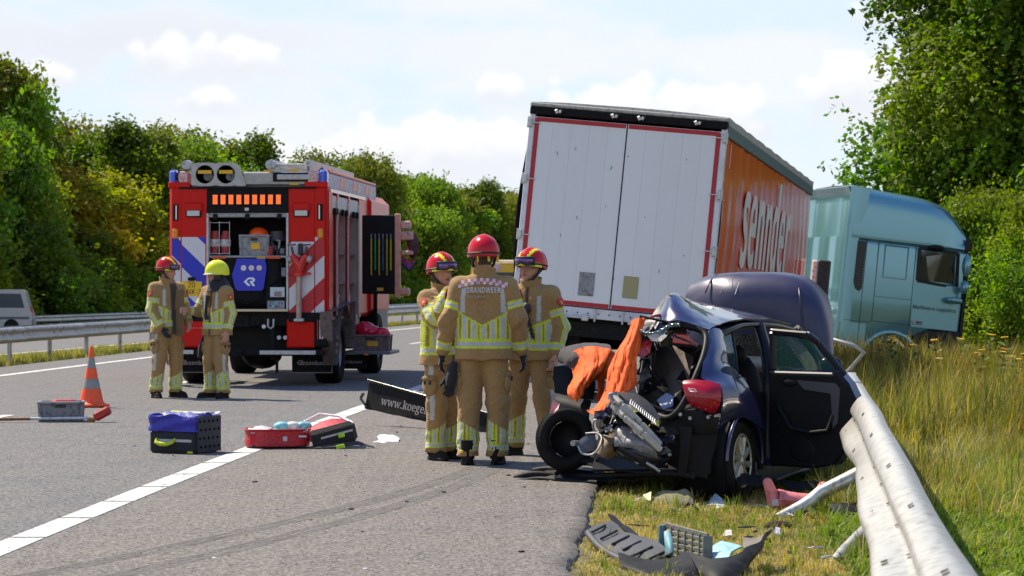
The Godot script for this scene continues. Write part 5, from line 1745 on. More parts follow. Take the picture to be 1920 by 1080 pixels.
# ---------- the wrecked hatchback ----------
func at(x: float, y: float, d: float) -> Vector3:   # a point that is d metres ahead, x and y counted on a picture 1920 wide
	var s := 4800.0 / d
	return Vector3((x - 960.0) / s, 1.53 - (y - 527.0) / s, -d)
func grid(rows: Array, inv: Transform3D) -> Array:   # rows of [x, y, d]
	var o := []
	for r in rows:
		var row := PackedVector3Array()
		for q in r: row.append(inv * at(q[0], q[1], q[2]))
		o.append(row)
	return o
func finer(rows: Array, n: int, rough := 0.0, sd := 0.0) -> Array:   # smooth refinement of a coarse grid, n steps per cell
	var tmp := []
	for r in rows:
		var row := PackedVector3Array()
		for j in (r.size() - 1) * n + 1:
			var k := mini(j / n, r.size() - 2)
			var f := float(j - k * n) / n
			row.append(r[k].cubic_interpolate(r[k + 1], r[maxi(k - 1, 0)], r[mini(k + 2, r.size() - 1)], f))
		tmp.append(row)
	var o := []
	for i in (rows.size() - 1) * n + 1:
		var k := mini(i / n, rows.size() - 2)
		var f := float(i - k * n) / n
		var row := PackedVector3Array()
		for j in tmp[0].size():
			var p: Vector3 = tmp[k][j].cubic_interpolate(tmp[k + 1][j], tmp[maxi(k - 1, 0)][j], tmp[mini(k + 2, tmp.size() - 1)][j], f)
			if rough > 0.0:
				p += Vector3(noise.get_noise_3dv(p * 160.0 + Vector3(sd, 0, 0)), noise.get_noise_3dv(p * 160.0 + Vector3(0, sd + 70, 0)), noise.get_noise_3dv(p * 160.0 + Vector3(0, 30, sd))) * rough
			row.append(p)
		o.append(row)
	return o
func folds(rows: Array, amp: float) -> Array:   # drape lines that run down the cloth
	for i in rows.size():
		for j in rows[i].size():
			rows[i][j] += Vector3(0.3, 0.1, 1.0) * amp * (sin(j * 0.8 + 1.6 * sin(i * 0.21) + i * 0.06) + 0.55 * sin(j * 1.9 - i * 0.33 + 2.0 * sin(i * 0.11)) + 0.35 * sin(i * 0.55 + j * 0.3))
	return rows
func panel_of(parent: Node, called: String, m: Material, rows: Array, inv: Transform3D, thick := 0.006, n := 4, rough := 0.0, col := Color(1, 1, 1), label := "") -> MeshInstance3D:
	var mb := Mb.new()
	mb.c = col
	mb.sheet(finer(grid(rows, inv), n, rough, called.hash() % 100), thick)
	return part(mb, called, m, parent, label)
func pipe_of(parent: Node, called: String, m: Material, pts: Array, inv: Transform3D, r: float, n := 8, col := Color(1, 1, 1)) -> MeshInstance3D:
	var mb := Mb.new()
	mb.c = col
	var c := Curve3D.new()
	var ps := []
	for q in pts: ps.append(inv * at(q[0], q[1], q[2]))
	var fine := []
	for k in ps.size() - 1:
		for j in 5:
			fine.append(ps[k].cubic_interpolate(ps[k + 1], ps[maxi(k - 1, 0)], ps[mini(k + 2, ps.size() - 1)], j / 5.0))
	fine.append(ps[-1])
	mb.tube(fine, r, n)
	return part(mb, called, m, parent)
func shard(parent: Node, called: String, m: Material, pts: Array, inv: Transform3D, thick := 0.006, col := Color(1, 1, 1), label := "") -> MeshInstance3D:   # a torn piece: a fan over its outline, with thickness
	var mb := Mb.new()
	mb.c = col
	mb.flat()
	var ps := []
	var mid := Vector3()
	for q in pts:
		var p := inv * at(q[0], q[1], q[2])
		ps.append(p); mid += p
	mid /= ps.size()
	var nrm: Vector3 = (ps[1] - ps[0]).cross(ps[2] - ps[0]).normalized()
	mid += nrm * 0.012
	for i in ps.size():
		var a: Vector3 = ps[i]; var b: Vector3 = ps[(i + 1) % ps.size()]
		mb.tri(mid, a, b)
		mb.tri(mid - nrm * thick, b - nrm * thick, a - nrm * thick)
		mb.quad(a, a - nrm * thick, b - nrm * thick, b)
	return part(mb, called, m, parent, label)
func car_materials() -> void:
	M.navy = mat(Color(0.02, 0.02, 0.07), 0.28, 0.3)
	M.navy.clearcoat_enabled = true
	M.navy.clearcoat = 1.0
	M.navy.clearcoat_roughness = 0.04
	M.bonnet = mat(Color(0.045, 0.042, 0.085), 0.38, 0.2, M.soft, 0.8)
	M.trim = mat(Color(0.011, 0.011, 0.0125), 0.6, 0.0, M.soft, 2.0, M.fine, 0.05, 3.0)
	M.trim_grey = mat(Color(0.06, 0.06, 0.064), 0.55)
	M.torn = mat(Color(0.24, 0.23, 0.225), 0.55, 0.25, M.dirt_tex, 3.0)
	M.orange_cloth = mat(Color(0.95, 0.13, 0.012), 0.8, 0.0, M.soft, 2.0, M.crease, 0.7, 2.0)
	M.cover = mat(Color(0.5, 0.48, 0.36), 0.3, 0.5, M.soft, 2.0)
	for k in ['trim', 'gloss_black']: M[k].metallic_specular = 0.3
	M.tail = mat(Color(0.3, 0.004, 0.014), 0.1)
	M.cracked = mat(Color(0.45, 0.55, 0.55), 0.12, 0.3, M.crackle, 2.6, M.crackle, 1.0, 2.6)
func make_car() -> void:
	M.crackle = tex(FastNoiseLite.TYPE_CELLULAR, 0.05, 31, [grey(0.1), grey(0.5), grey(0.9), grey(1.0)], 1, 512)
	car_materials()
	var turn := Basis(Vector3.UP, deg_to_rad(-26.0))
	var o := thing("wrecked_car", "crushed dark blue hatchback against the bent guard rail, rear torn open and bonnet up", "car", Vector3(0.983, -0.12, -19.56), turn)
	var inv := o.transform.affine_inverse()
	# roof, folded up over the torn hatch
	panel_of(o, "roof", M.navy, [
		[[1328, 620, 19.35], [1305, 613, 19.35], [1273, 603, 19.4], [1245, 606, 19.5], [1228, 611, 19.6]],
		[[1341, 613, 19.5], [1318, 604, 19.5], [1287, 588, 19.52], [1256, 577, 19.6], [1238, 586, 19.75]],
		[[1361, 606, 19.7], [1331, 594, 19.75], [1297, 572, 19.85], [1264, 553, 19.85], [1243, 566, 20.0]],
		[[1400, 600, 20.0], [1362, 589, 20.15], [1318, 574, 20.3], [1278, 562, 20.4], [1256, 560, 20.5]],
		[[1455, 603, 20.45], [1420, 593, 20.6], [1370, 582, 20.8], [1318, 571, 21.0], [1280, 566, 21.2]],
		[[1492, 612, 20.9], [1458, 603, 21.0], [1410, 593, 21.2], [1352, 583, 21.5], [1300, 577, 21.7]]], inv, 0.012, 6, 0.012)
	panel_of(o, "roof_lining", M.trim, [
		[[1326, 626, 19.45], [1273, 612, 19.5], [1232, 618, 19.7]],
		[[1398, 610, 20.05], [1318, 590, 20.4], [1258, 585, 20.6]],
		[[1490, 620, 20.95], [1410, 605, 21.2], [1300, 590, 21.7]]], inv, 0.01, 3, 0.0, Color(3, 3, 3))
	# right rear quarter
	var qp := panel_of(o, "rear_quarter", M.navy, [
		[[1328, 621, 19.38], [1338, 617, 19.45], [1347, 619, 19.5], [1354, 628, 19.52]],
		[[1322, 655, 19.17], [1336, 650, 19.2], [1351, 652, 19.28], [1360, 660, 19.33]],
		[[1317, 690, 19.0], [1334, 683, 19.05], [1350, 682, 19.15], [1364, 686, 19.28]],
		[[1316, 712, 18.93], [1340, 706, 18.98], [1366, 705, 19.1], [1390, 709, 19.28]],
		[[1347, 724, 18.86], [1362, 726, 18.92], [1384, 729, 19.03], [1404, 731, 19.28]],
		[[1353, 745, 18.84], [1368, 746, 18.9], [1390, 748, 19.02], [1414, 752, 19.3]],
		[[1352, 775, 18.85], [1366, 770, 18.92], [1392, 768, 19.06], [1424, 782, 19.34]],
		[[1347, 800, 18.9], [1362, 788, 18.96], [1393, 782, 19.1], [1430, 806, 19.38]]], inv, 0.012, 4, 0.006)
	var lip := []
	for i in 17:
		var a := lerpf(-0.12, PI * 0.98, i / 16.0)
		lip.append(Vector3(0.84, 0.3 + sin(a) * 0.36, -0.02 - cos(a) * 0.37))
	var lm := Mb.new()
	lm.tube(lip, 0.016, 6)
	part(lm, "arch_lip", M.navy, qp)
	panel_of(qp, "quarter_glass", M.gloss_black, [[[1345, 707, 18.99], [1352, 692, 19.08], [1358, 688, 19.15]], [[1366, 708, 19.07], [1368, 692, 19.15], [1370, 688, 19.18]], [[1388, 709, 19.2], [1384, 702, 19.22], [1378, 694, 19.22]]], Transform3D(Basis(), Vector3(0, 0, 0)) * inv, 0.005, 2)
	# wheel house and flank behind the wheel
	var wh := Mb.new()
	wh.t = Transform3D(Basis(Vector3(0, 0, 1), -PI / 2), Vector3(0.66, 0.32, -0.02))
	wh.lathe_s([Vector2(0.36, 0.15), Vector2(0.37, -0.1), Vector2(0.3, -0.2), Vector2(0.02, -0.2)], 28)
	part(wh, "wheel_house", M.trim, o)
	panel_of(o, "inner_flank", M.trim, [[[1400, 735, 19.5], [1440, 735, 19.9]], [[1405, 800, 19.45], [1440, 800, 19.85]], [[1425, 880, 19.45], [1440, 880, 19.8]]], inv, 0.01, 2)
	# sill, floor, B-pillar, A-pillar, roof rail
	for q in [["sill", M.navy, Vector3(0.78, 0.2, -1.3), Vector3(0.12, 0.2, 2.1)], ["floor", M.trim, Vector3(0, 0.26, -1.2), Vector3(1.55, 0.06, 2.6)], ["engine_bay", M.trim, Vector3(0, 0.45, -2.45), Vector3(1.4, 0.55, 0.9)], ["dashboard", M.trim_grey, Vector3(0, 0.82, -1.75), Vector3(1.35, 0.24, 0.35)]]:
		strip_box(o, q[0], q[1], q[2], q[3], Color(1, 1, 1), 0.03)
	pipe_of(o, "centre_pillar", M.gloss_black, [[1437, 880, 19.75], [1439, 800, 19.78], [1441, 720, 19.8], [1436, 660, 19.95], [1424, 612, 20.15]], inv, 0.045, 8)
	pipe_of(o, "windscreen_pillar", M.gloss_black, [[1492, 616, 20.9], [1520, 650, 21.0], [1545, 690, 21.1]], inv, 0.04, 8)
	pipe_of(o, "roof_rail", M.gloss_black, [[1354, 628, 19.55], [1375, 617, 19.72], [1400, 610, 19.95], [1455, 611, 20.42], [1492, 620, 20.9]], inv, 0.022, 8)
	pipe_of(o, "window_edge", M.gloss_black, [[1354, 628, 19.52], [1360, 660, 19.35], [1366, 690, 19.3], [1384, 706, 19.32], [1398, 712, 19.35]], inv, 0.014, 6)
	pipe_of(o, "window_bar", M.gloss_black, [[1373, 624, 19.68], [1378, 660, 19.55], [1382, 700, 19.42]], inv, 0.013, 6)
	panel_of(o, "side_window", M.glass, [[[1358, 632, 19.56], [1373, 624, 19.68]], [[1363, 664, 19.4], [1378, 660, 19.54]], [[1368, 690, 19.33], [1381, 700, 19.42]]], inv, 0.0, 1)
	# windscreen crazed by the crash, and the pale airbag below it
	panel_of(o, "windscreen", M.cracked, [[[1370, 630, 21.1], [1425, 628, 21.0], [1470, 632, 20.95]], [[1368, 655, 21.3], [1425, 655, 21.2], [1490, 660, 21.1]], [[1366, 682, 21.5], [1430, 682, 21.4], [1510, 690, 21.3]]], inv, 0.006, 2)
	panel_of(o, "airbag", M.white, [[[1368, 670, 20.9], [1430, 672, 20.8], [1450, 676, 20.8]], [[1366, 680, 20.75], [1430, 682, 20.65], [1450, 684, 20.6]], [[1368, 692, 20.9], [1430, 694, 20.8], [1450, 694, 20.7]]], inv, 0.02, 3, 0.01)
	for q in [[Vector3(0.36, 0.72, -0.55), 0.3], [Vector3(0.34, 0.72, -1.1), 0.0]]:
		var sb := Mb.new()
		sb.c = Color(0.9, 0.85, 0.85)
		sb.ball(q[0], Vector3(0.24, 0.36, 0.1), 14, Basis(Vector3.RIGHT, -0.2) * Basis(Vector3.UP, q[1]))
		sb.ball(q[0] + Vector3(0, 0.34, 0.05), Vector3(0.13, 0.09, 0.06), 12)
		part(sb, "seat_back", M.trim, o)
	var rb := Mb.new()
	rb.c = Color(0.5, 0.01, 0.03)
	rb.ball(Vector3(0.62, 0.46, -0.42), Vector3(0.06, 0.13, 0.09), 10)
	part(rb, "red_pouch", M.satin, o)
	# load space: left wall, floor, torn seat covers
	panel_of(o, "left_wall", M.trim, [
		[[1229, 612, 19.65], [1240, 614, 20.2], [1262, 620, 20.9]],
		[[1209, 645, 19.65], [1228, 650, 20.2], [1250, 655, 20.9]],
		[[1199, 695, 19.55], [1222, 700, 20.1], [1245, 700, 20.8]],
		[[1196, 738, 19.45], [1222, 760, 19.9], [1245, 760, 20.6]]], inv, 0.01, 3, 0.02, Color(0.6, 0.55, 0.5))
	panel_of(o, "load_floor", M.trim, [
		[[1196, 738, 19.45], [1225, 765, 19.2], [1250, 783, 19.0], [1300, 770, 18.95]],
		[[1215, 735, 19.9], [1240, 750, 19.8], [1270, 755, 19.7], [1325, 745, 19.5]],
		[[1235, 725, 20.4], [1260, 730, 20.3], [1290, 730, 20.2], [1345, 725, 20.0]]], inv, 0.01, 3, 0.02)
	panel_of(o, "torn_upholstery", M.cloth, [
		[[1232, 660, 20.2], [1255, 655, 20.15], [1280, 662, 20.05], [1300, 675, 19.9]],
		[[1228, 690, 20.0], [1252, 685, 19.85], [1276, 690, 19.8], [1296, 700, 19.7]],
		[[1232, 715, 19.9], [1250, 712, 19.75], [1270, 715, 19.6], [1288, 722, 19.55]],
		[[1238, 745, 19.7], [1252, 742, 19.55], [1262, 744, 19.5], [1272, 745, 19.45]]], inv, 0.012, 5, 0.06, Color(0.14, 0.11, 0.10))
	shard(o, "crumpled_paper", M.white, [[1232, 752, 19.3], [1250, 738, 19.35], [1263, 745, 19.3], [1262, 762, 19.2], [1244, 770, 19.15]], inv, 0.01, Color(0.45, 0.5, 0.62))
	# rubber seal round the opening
	pipe_of(o, "hatch_seal", M.black, [[1238, 616, 19.55], [1275, 610, 19.42], [1310, 617, 19.35], [1324, 632, 19.28], [1320, 665, 19.12], [1305, 705, 18.98], [1286, 748, 18.9], [1268, 775, 18.88], [1248, 784, 18.95], [1222, 768, 19.15], [1198, 740, 19.4]], inv, 0.027, 8)
	pipe_of(o, "gas_strut", M.steel, [[1263, 630, 19.8], [1285, 638, 19.65], [1306, 648, 19.5]], inv, 0.008, 6)
	# left rear corner: peeled metal, lamp stump, broken glass strip
	panel_of(o, "left_quarter_scrap", M.trim_grey, [
		[[1208, 655, 19.45], [1216, 650, 19.5], [1222, 668, 19.5]],
		[[1197, 700, 19.35], [1208, 690, 19.42], [1221, 685, 19.45]],
		[[1195, 745, 19.25], [1200, 738, 19.35], [1210, 715, 19.4]]], inv, 0.006, 4, 0.02, Color(2.0, 1.7, 1.6))
	shard(o, "tail_light_stump", M.lens_red, [[1190, 652, 19.4], [1212, 636, 19.4], [1219, 637, 19.42], [1215, 658, 19.4], [1199, 668, 19.38]], inv, 0.03)
	panel_of(o, "crumpled_hatch_metal", M.torn, [
		[[1202, 612, 19.6], [1214, 600, 19.65], [1230, 596, 19.7], [1248, 590, 19.8]],
		[[1204, 622, 19.5], [1218, 613, 19.55], [1236, 608, 19.55], [1252, 606, 19.6]],
		[[1216, 637, 19.45], [1230, 628, 19.45], [1246, 625, 19.45], [1258, 620, 19.5]]], inv, 0.004, 6, 0.07, Color(1.1, 1.1, 1.15))
	panel_of(o, "folded_roof_edge", M.torn, [
		[[1222, 592, 19.8], [1236, 572, 19.85], [1254, 553, 19.8], [1262, 549, 19.75]],
		[[1232, 600, 19.75], [1244, 588, 19.75], [1256, 575, 19.7], [1266, 556, 19.78]]], inv, 0.004, 6, 0.03, Color(1.2, 1.15, 1.1))
	pipe_of(o, "glass_edge", M.cracked, [[1200, 620, 19.4], [1218, 626, 19.35], [1238, 622, 19.35], [1256, 611, 19.4], [1275, 609, 19.38]], inv, 0.018, 6)
	pipe_of(o, "wiper_arm", M.black, [[1200, 593, 19.5], [1225, 598, 19.45], [1252, 604, 19.4]], inv, 0.011, 6)
	shard(o, "silver_scrap", M.torn, [[1214, 630, 19.3], [1244, 624, 19.35], [1250, 632, 19.3], [1238, 642, 19.25], [1222, 640, 19.25]], inv, 0.006)
	pipe_of(o, "red_cable", M.lens_red, [[1212, 597, 19.6], [1230, 592, 19.6], [1248, 590, 19.7]], inv, 0.012, 6)
	# right tail light: stepped red lenses
	var tl := panel_of(o, "tail_light", M.tail, [
		[[1284, 719, 18.93], [1305, 717, 18.88], [1330, 720, 18.82], [1349, 726, 18.82]],
		[[1284, 730, 18.88], [1306, 730, 18.82], [1332, 734, 18.76], [1349, 738, 18.78]],
		[[1291, 746, 18.85], [1310, 750, 18.8], [1332, 754, 18.75], [1345, 756, 18.78]],
		[[1300, 756, 18.85], [1313, 761, 18.82], [1327, 767, 18.8], [1337, 770, 18.82]]], inv, 0.03, 3, 0.004)
	for q in [[[1286, 728, 18.84], [1345, 737, 18.74], [1343, 740, 18.74], [1288, 733, 18.83]], [[1296, 748, 18.81], [1342, 755, 18.73], [1340, 758, 18.73], [1298, 752, 18.8]], [[1318, 716, 18.81], [1322, 716, 18.8], [1326, 768, 18.76], [1322, 768, 18.77]], [[1303, 735, 18.79], [1316, 737, 18.76], [1317, 746, 18.76], [1306, 746, 18.78]]]:
		shard(tl, "lens_facet", M.lens_red, q, inv, 0.006, Color(1.9, 5.0, 3.0))
	shard(tl, "clear_strip", M.satin, [[1290, 727, 18.83], [1304, 729, 18.78], [1308, 735, 18.77], [1294, 734, 18.81]], inv, 0.004, Color(0.9, 0.5, 0.5))
	# rear panel under the lamp: brackets, bolts, hanging liner
	panel_of(o, "rear_panel", M.trim, [
		[[1262, 778, 18.95], [1290, 768, 18.9], [1320, 772, 18.86], [1347, 785, 18.88]],
		[[1258, 800, 18.95], [1290, 795, 18.9], [1322, 797, 18.86], [1345, 805, 18.88]],
		[[1250, 840, 18.95], [1285, 842, 18.92], [1315, 845, 18.9], [1335, 850, 18.95]],
		[[1248, 868, 19.0], [1280, 880, 18.98], [1310, 885, 18.95], [1330, 885, 18.95]]], inv, 0.01, 4, 0.03, Color(1.3, 1.3, 1.4))
	for q in [[1277, 777], [1295, 784], [1329, 782], [1250, 815], [1263, 820], [1257, 852]]:
		var bm := Mb.new()
		var p := inv * at(q[0], q[1], 18.82)
		bm.cyl(p, p + Vector3(0, 0, 0.02), 0.013, -1, 8)
		part(bm, "bolt", M.steel, o)
	panel_of(o, "hanging_liner", M.trim, [[[1274, 800, 18.85], [1298, 800, 18.82]], [[1277, 840, 18.84], [1294, 842, 18.82]], [[1272, 888, 18.86], [1288, 890, 18.84]]], inv, 0.015, 3, 0.01, Color(1.8, 1.7, 1.6))
	panel_of(o, "wheel_liner", M.trim, [[[1298, 815, 18.85], [1345, 815, 18.86]], [[1292, 850, 18.85], [1338, 850, 18.86]], [[1290, 893, 18.86], [1325, 897, 18.84]]], inv, 0.01, 3, 0.02, Color(0.8, 0.7, 0.7))
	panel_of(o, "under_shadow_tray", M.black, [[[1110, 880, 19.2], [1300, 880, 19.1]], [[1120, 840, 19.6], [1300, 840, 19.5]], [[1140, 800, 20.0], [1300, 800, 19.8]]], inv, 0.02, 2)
	# crash beam: two slanting aluminium bars with brackets
	for q in [[[1143, 740, 18.95], [1165, 760, 18.85], [1200, 795, 18.8], [1238, 836, 18.75], 0.034], [[1147, 758, 18.9], [1170, 782, 18.8], [1205, 812, 18.72], [1240, 845, 18.7], 0.027]]:
		var bm := Mb.new()
		bm.c = Color(0.42, 0.395, 0.35)
		for k in 3:
			bm.bar(inv * at(q[k][0], q[k][1], q[k][2]), inv * at(q[k + 1][0], q[k + 1][1], q[k + 1][2]), q[4] * 1.5, q[4] * 1.7, 0.012)
		part(bm, "crash_beam", M.satin, o)
	shard(o, "beam_bracket", M.torn, [[1140, 742, 18.9], [1156, 736, 18.95], [1160, 752, 18.9], [1148, 760, 18.85]], inv, 0.02)
	# toothed vent plate
	var vp := panel_of(o, "vent_plate", M.torn, [[[1156, 736, 19.05], [1190, 738, 19.05], [1215, 755, 19.0], [1238, 785, 18.9]], [[1176, 752, 18.95], [1195, 762, 18.92], [1212, 778, 18.88], [1226, 792, 18.85]]], inv, 0.006, 3, 0.01, Color(0.35, 0.34, 0.33))
	for k in 13:
		var f := k / 12.0
		pipe_of(vp, "tooth", M.alu, [[1184 + 44 * f, 750 + 36 * f, 18.95 - 0.1 * f], [1182 + 46 * f, 757 + 36 * f, 18.9 - 0.1 * f], [1188 + 42 * f, 762 + 34 * f, 18.88 - 0.1 * f]], inv, 0.006, 5)
	# heat shield and silencer
	panel_of(o, "heat_shield", M.torn, [
		[[1160, 808, 18.95], [1175, 802, 18.9], [1195, 815, 18.85], [1215, 830, 18.8]],
		[[1155, 825, 18.85], [1172, 822, 18.8], [1198, 832, 18.76], [1225, 845, 18.72]],
		[[1155, 838, 18.85], [1180, 842, 18.78], [1205, 852, 18.74], [1235, 858, 18.75]]], inv, 0.004, 6, 0.05)
	panel_of(o, "silencer", M.steel_dull, [
		[[1160, 836, 18.9], [1190, 830, 18.84], [1220, 845, 18.8], [1238, 856, 18.85]],
		[[1165, 848, 18.8], [1192, 850, 18.76], [1218, 858, 18.74], [1236, 862, 18.8]],
		[[1176, 858, 18.9], [1198, 866, 18.86], [1215, 868, 18.85], [1230, 866, 18.9]]], inv, 0.01, 5, 0.02, Color(0.16, 0.15, 0.16))
	pipe_of(o, "tow_strut", M.black, [[1160, 840, 18.75], [1190, 858, 18.7], [1220, 875, 18.68], [1234, 884, 18.7]], inv, 0.022, 7)
	pipe_of(o, "tow_strut_end", M.steel, [[1212, 868, 18.67], [1226, 876, 18.66], [1236, 884, 18.68]], inv, 0.012, 6)
	# dark torn sheet between beam and wheel, and scraps of wire and tube
	panel_of(o, "crumpled_underbody", M.trim, [
		[[1130, 770, 19.6], [1160, 760, 19.4], [1200, 790, 19.2], [1250, 820, 19.05]],
		[[1120, 810, 19.5], [1150, 800, 19.3], [1200, 820, 19.1], [1250, 850, 19.0]],
		[[1110, 860, 19.4], [1150, 860, 19.2], [1200, 870, 19.0], [1255, 880, 18.95]]], inv, 0.01, 4, 0.08, Color(1.4, 1.4, 1.5))
	var r := RandomNumberGenerator.new()
	r.seed = 99
	for k in 15:
		var x := r.randf_range(1120, 1235)
		var y := 760.0 + (x - 1120) * 0.6 + r.randf_range(-22, 26)
		var pts := []
		for j in 4: pts.append([x + j * r.randf_range(-6, 10), y + j * r.randf_range(-7, 9), 18.95 - r.randf() * 0.12])
		pipe_of(o, "torn_wire", M.black if k % 3 else M.steel, pts, inv, r.randf_range(0.004, 0.011), 5)
	# torn shreds of sheet metal and plastic hanging in the crushed corner
	for k in 30:
		var f := r.randf()
		var x := lerpf(1112, 1255, f) + r.randf_range(-14, 14)
		var y := lerpf(775, 850, f) + r.randf_range(-40, 36)
		var dd := 19.08 - 0.25 * f - r.randf() * 0.1
		var pts := []
		var ph := r.randf() * TAU
		for j in 5:
			var rad := r.randf_range(5, 17)
			pts.append([x + cos(ph + j * 1.26) * rad * 1.3, y + sin(ph + j * 1.26) * rad * 0.8, dd + r.randf_range(-0.05, 0.05)])
		shard(o, "torn_shred", [M.trim, M.trim, M.torn, M.navy, M.trim][k % 5], pts, inv, 0.004, Color(1, 1, 1) * r.randf_range(0.5, 1.5))
	for k in 12:
		var x := r.randf_range(1200, 1330)
		var y := r.randf_range(612, 632)
		shard(o, "glass_crumb", M.cracked, [[x, y, 19.42], [x + r.randf_range(3, 8), y - 3, 19.4], [x + 6, y + r.randf_range(2, 6), 19.4], [x - 2, y + 4, 19.42]], inv, 0.003)
	# jagged tongues of metal round the left side of the opening
	for k in 16:
		var f := k / 15.0
		var x := lerpf(1236, 1196, f) + r.randf_range(-6, 6)
		var y := lerpf(612, 742, f)
		var tx := x + r.randf_range(-24, 22)
		shard(o, "torn_tongue", [M.navy, M.trim, M.torn, M.trim][k % 4], [[x - 4, y - 9, 19.52 - 0.1 * f], [x + 6, y + 8, 19.48 - 0.1 * f], [tx, y + r.randf_range(4, 26), 19.35 - 0.1 * f]], inv, 0.004, Color(1, 1, 1) * r.randf_range(0.6, 1.3))
	for k in 10:
		var x := r.randf_range(1235, 1310)
		var y := r.randf_range(690, 770)
		shard(o, "cargo_scrap", [M.trim, M.trim, M.torn][k % 3], [[x - 14, y, 19.5], [x, y - r.randf_range(8, 22), 19.55], [x + r.randf_range(8, 20), y + 4, 19.5], [x + 2, y + 12, 19.4]], inv, 0.006, Color(0.7, 0.65, 0.6) * r.randf_range(0.4, 1.1))
	# torn off rear wheel standing at the left corner
	var wt := Mb.new()
	wt.c = Color(1, 1, 1)
	var cx := inv * at(1060, 823, 19.75)
	var fwd := inv.basis * Vector3(0.16, 0.06, 1.0).normalized()
	var xa := Vector3.UP.cross(fwd).normalized()
	var bs := Basis(xa, fwd, xa.cross(fwd)).orthonormalized()
	wt.lathe_s([Vector2(0.135, -0.07), Vector2(0.15, -0.09), Vector2(0.215, -0.095), Vector2(0.238, -0.07), Vector2(0.245, 0.0), Vector2(0.238, 0.06), Vector2(0.21, 0.085), Vector2(0.165, 0.08), Vector2(0.14, 0.05), Vector2(0.135, -0.07)], 44, Transform3D(bs * Basis.from_scale(Vector3(0.93, 1, 1.0)), cx))
	var tw := part(wt, "torn_off_wheel", M.rubber, o)
	wt = Mb.new()
	wt.lathe_s([Vector2(0.138, 0.05), Vector2(0.13, 0.0), Vector2(0.12, -0.05), Vector2(0.02, -0.07), Vector2(0.0, -0.07)], 32, Transform3D(bs * Basis.from_scale(Vector3(0.93, 1, 1.0)), cx))
	part(wt, "wheel_bowl", M.black, tw)
	wt = Mb.new()
	for k in 3:
		wt.lathe([Vector2(0.2455 - 0.003 * absf(k - 1), -0.035 + k * 0.03), Vector2(0.2495 - 0.003 * absf(k - 1), -0.03 + k * 0.03), Vector2(0.2495 - 0.003 * absf(k - 1), -0.018 + k * 0.03), Vector2(0.2455 - 0.003 * absf(k - 1), -0.014 + k * 0.03)], 44, Transform3D(bs * Basis.from_scale(Vector3(0.93, 1, 1.0)), cx))
	part(wt, "tread", M.rubber, tw)
	# hub carrier, spring
	panel_of(o, "hub_plate", M.satin, [[[1084, 832, 19.17], [1095, 820, 19.18], [1112, 818, 19.19]], [[1087, 842, 19.15], [1100, 832, 19.15], [1118, 828, 19.17]], [[1092, 849, 19.14], [1106, 846, 19.14], [1118, 840, 19.16]]], inv, 0.02, 4, 0.012, Color(0.1, 0.105, 0.14))
	pipe_of(o, "axle_stub", M.steel, [[1074, 831, 19.1], [1080, 831, 19.15], [1090, 832, 19.25]], inv, 0.022, 10, Color(0.8, 0.8, 0.8))
	pipe_of(o, "brake_band", M.steel_dull, [[1084, 836, 19.1], [1092, 850, 19.08], [1110, 852, 19.05], [1124, 838, 19.05], [1128, 820, 19.1], [1118, 812, 19.15], [1098, 813, 19.18]], inv, 0.008, 6)
	panel_of(o, "rusty_arm", M.satin, [[[1122, 848, 19.1], [1135, 815, 19.15], [1155, 812, 19.2]], [[1130, 856, 19.05], [1145, 836, 19.05], [1160, 828, 19.1]], [[1138, 858, 19.1], [1152, 850, 19.1], [1162, 842, 19.1]]], inv, 0.02, 3, 0.01, Color(0.22, 0.15, 0.08))
	var sp := []
	for i in 61:
		var a := i / 60.0 * TAU * 4.0
		sp.append(inv * (at(1116 + i * 0.45, 802 - i * 0.36, 19.25) + Vector3(cos(a) * 0.03, sin(a) * 0.055, sin(a) * 0.02)))
	var sm := Mb.new()
	sm.tube(sp, 0.0085, 6)
	part(sm, "coil_spring", M.steel_dull, o)
	shard(o, "pink_plastic", M.satin, [[1030, 775, 19.35], [1037, 752, 19.4], [1049, 757, 19.4], [1046, 768, 19.35], [1037, 776, 19.35]], inv, 0.006, Color(0.75, 0.3, 0.3))
	# good rear wheel on the right with a silver cover of ten blades
	var wm := wheel_mesh(0.31, 0.2, 0.205)
	var rw := part(wm[0], "wheel", M.rubber, o)
	rw.position = Vector3(0.735, 0.3, 0.0)
	rw.rotation = Vector3(0, 0.02, 0.03)
	var cv := Mb.new()
	cv.t = Transform3D(Basis(Vector3(0, 0, 1), -PI / 2), Vector3(0.0, 0, 0))
	cv.lathe_s([Vector2(0.207, 0.075), Vector2(0.205, 0.095), Vector2(0.195, 0.1), Vector2(0.186, 0.09)], 40)
	cv.lathe_s([Vector2(0.045, 0.075), Vector2(0.042, 0.1), Vector2(0.02, 0.108), Vector2(0.0, 0.108)], 24)
	var cvp := part(cv, "wheel_cover", M.cover, rw)
	cv = Mb.new()
	cv.t = Transform3D(Basis(Vector3(0, 0, 1), -PI / 2), Vector3(0.0, 0, 0))
	cv.lathe_s([Vector2(0.2, 0.055), Vector2(0.0, 0.055)], 32)
	part(cv, "cover_back", M.print_black, cvp)
	for k in 10:
		var a := TAU * k / 10.0
		var bl := Mb.new()
		var w0 := 0.028
		var w1 := 0.046 if k % 2 else 0.036
		var tw0 := 0.12
		bl.t = Transform3D(Basis(Vector3.RIGHT, a), Vector3.ZERO)
		bl.smooth()
		var rr := []
		for i in 6:
			var f := i / 5.0
			var R := lerpf(0.035, 0.192, f)
			var w := lerpf(w0, w1, f) * 0.5
			var c := tw0 * f * f * R
			rr.append(PackedVector3Array([Vector3(0.066, R, c - w - 0.004), Vector3(0.094 - 0.004 * f, R, c - w), Vector3(0.1 - 0.002 * f, R, c), Vector3(0.094 - 0.004 * f, R, c + w), Vector3(0.066, R, c + w + 0.004)]))
		bl.sheet(rr)
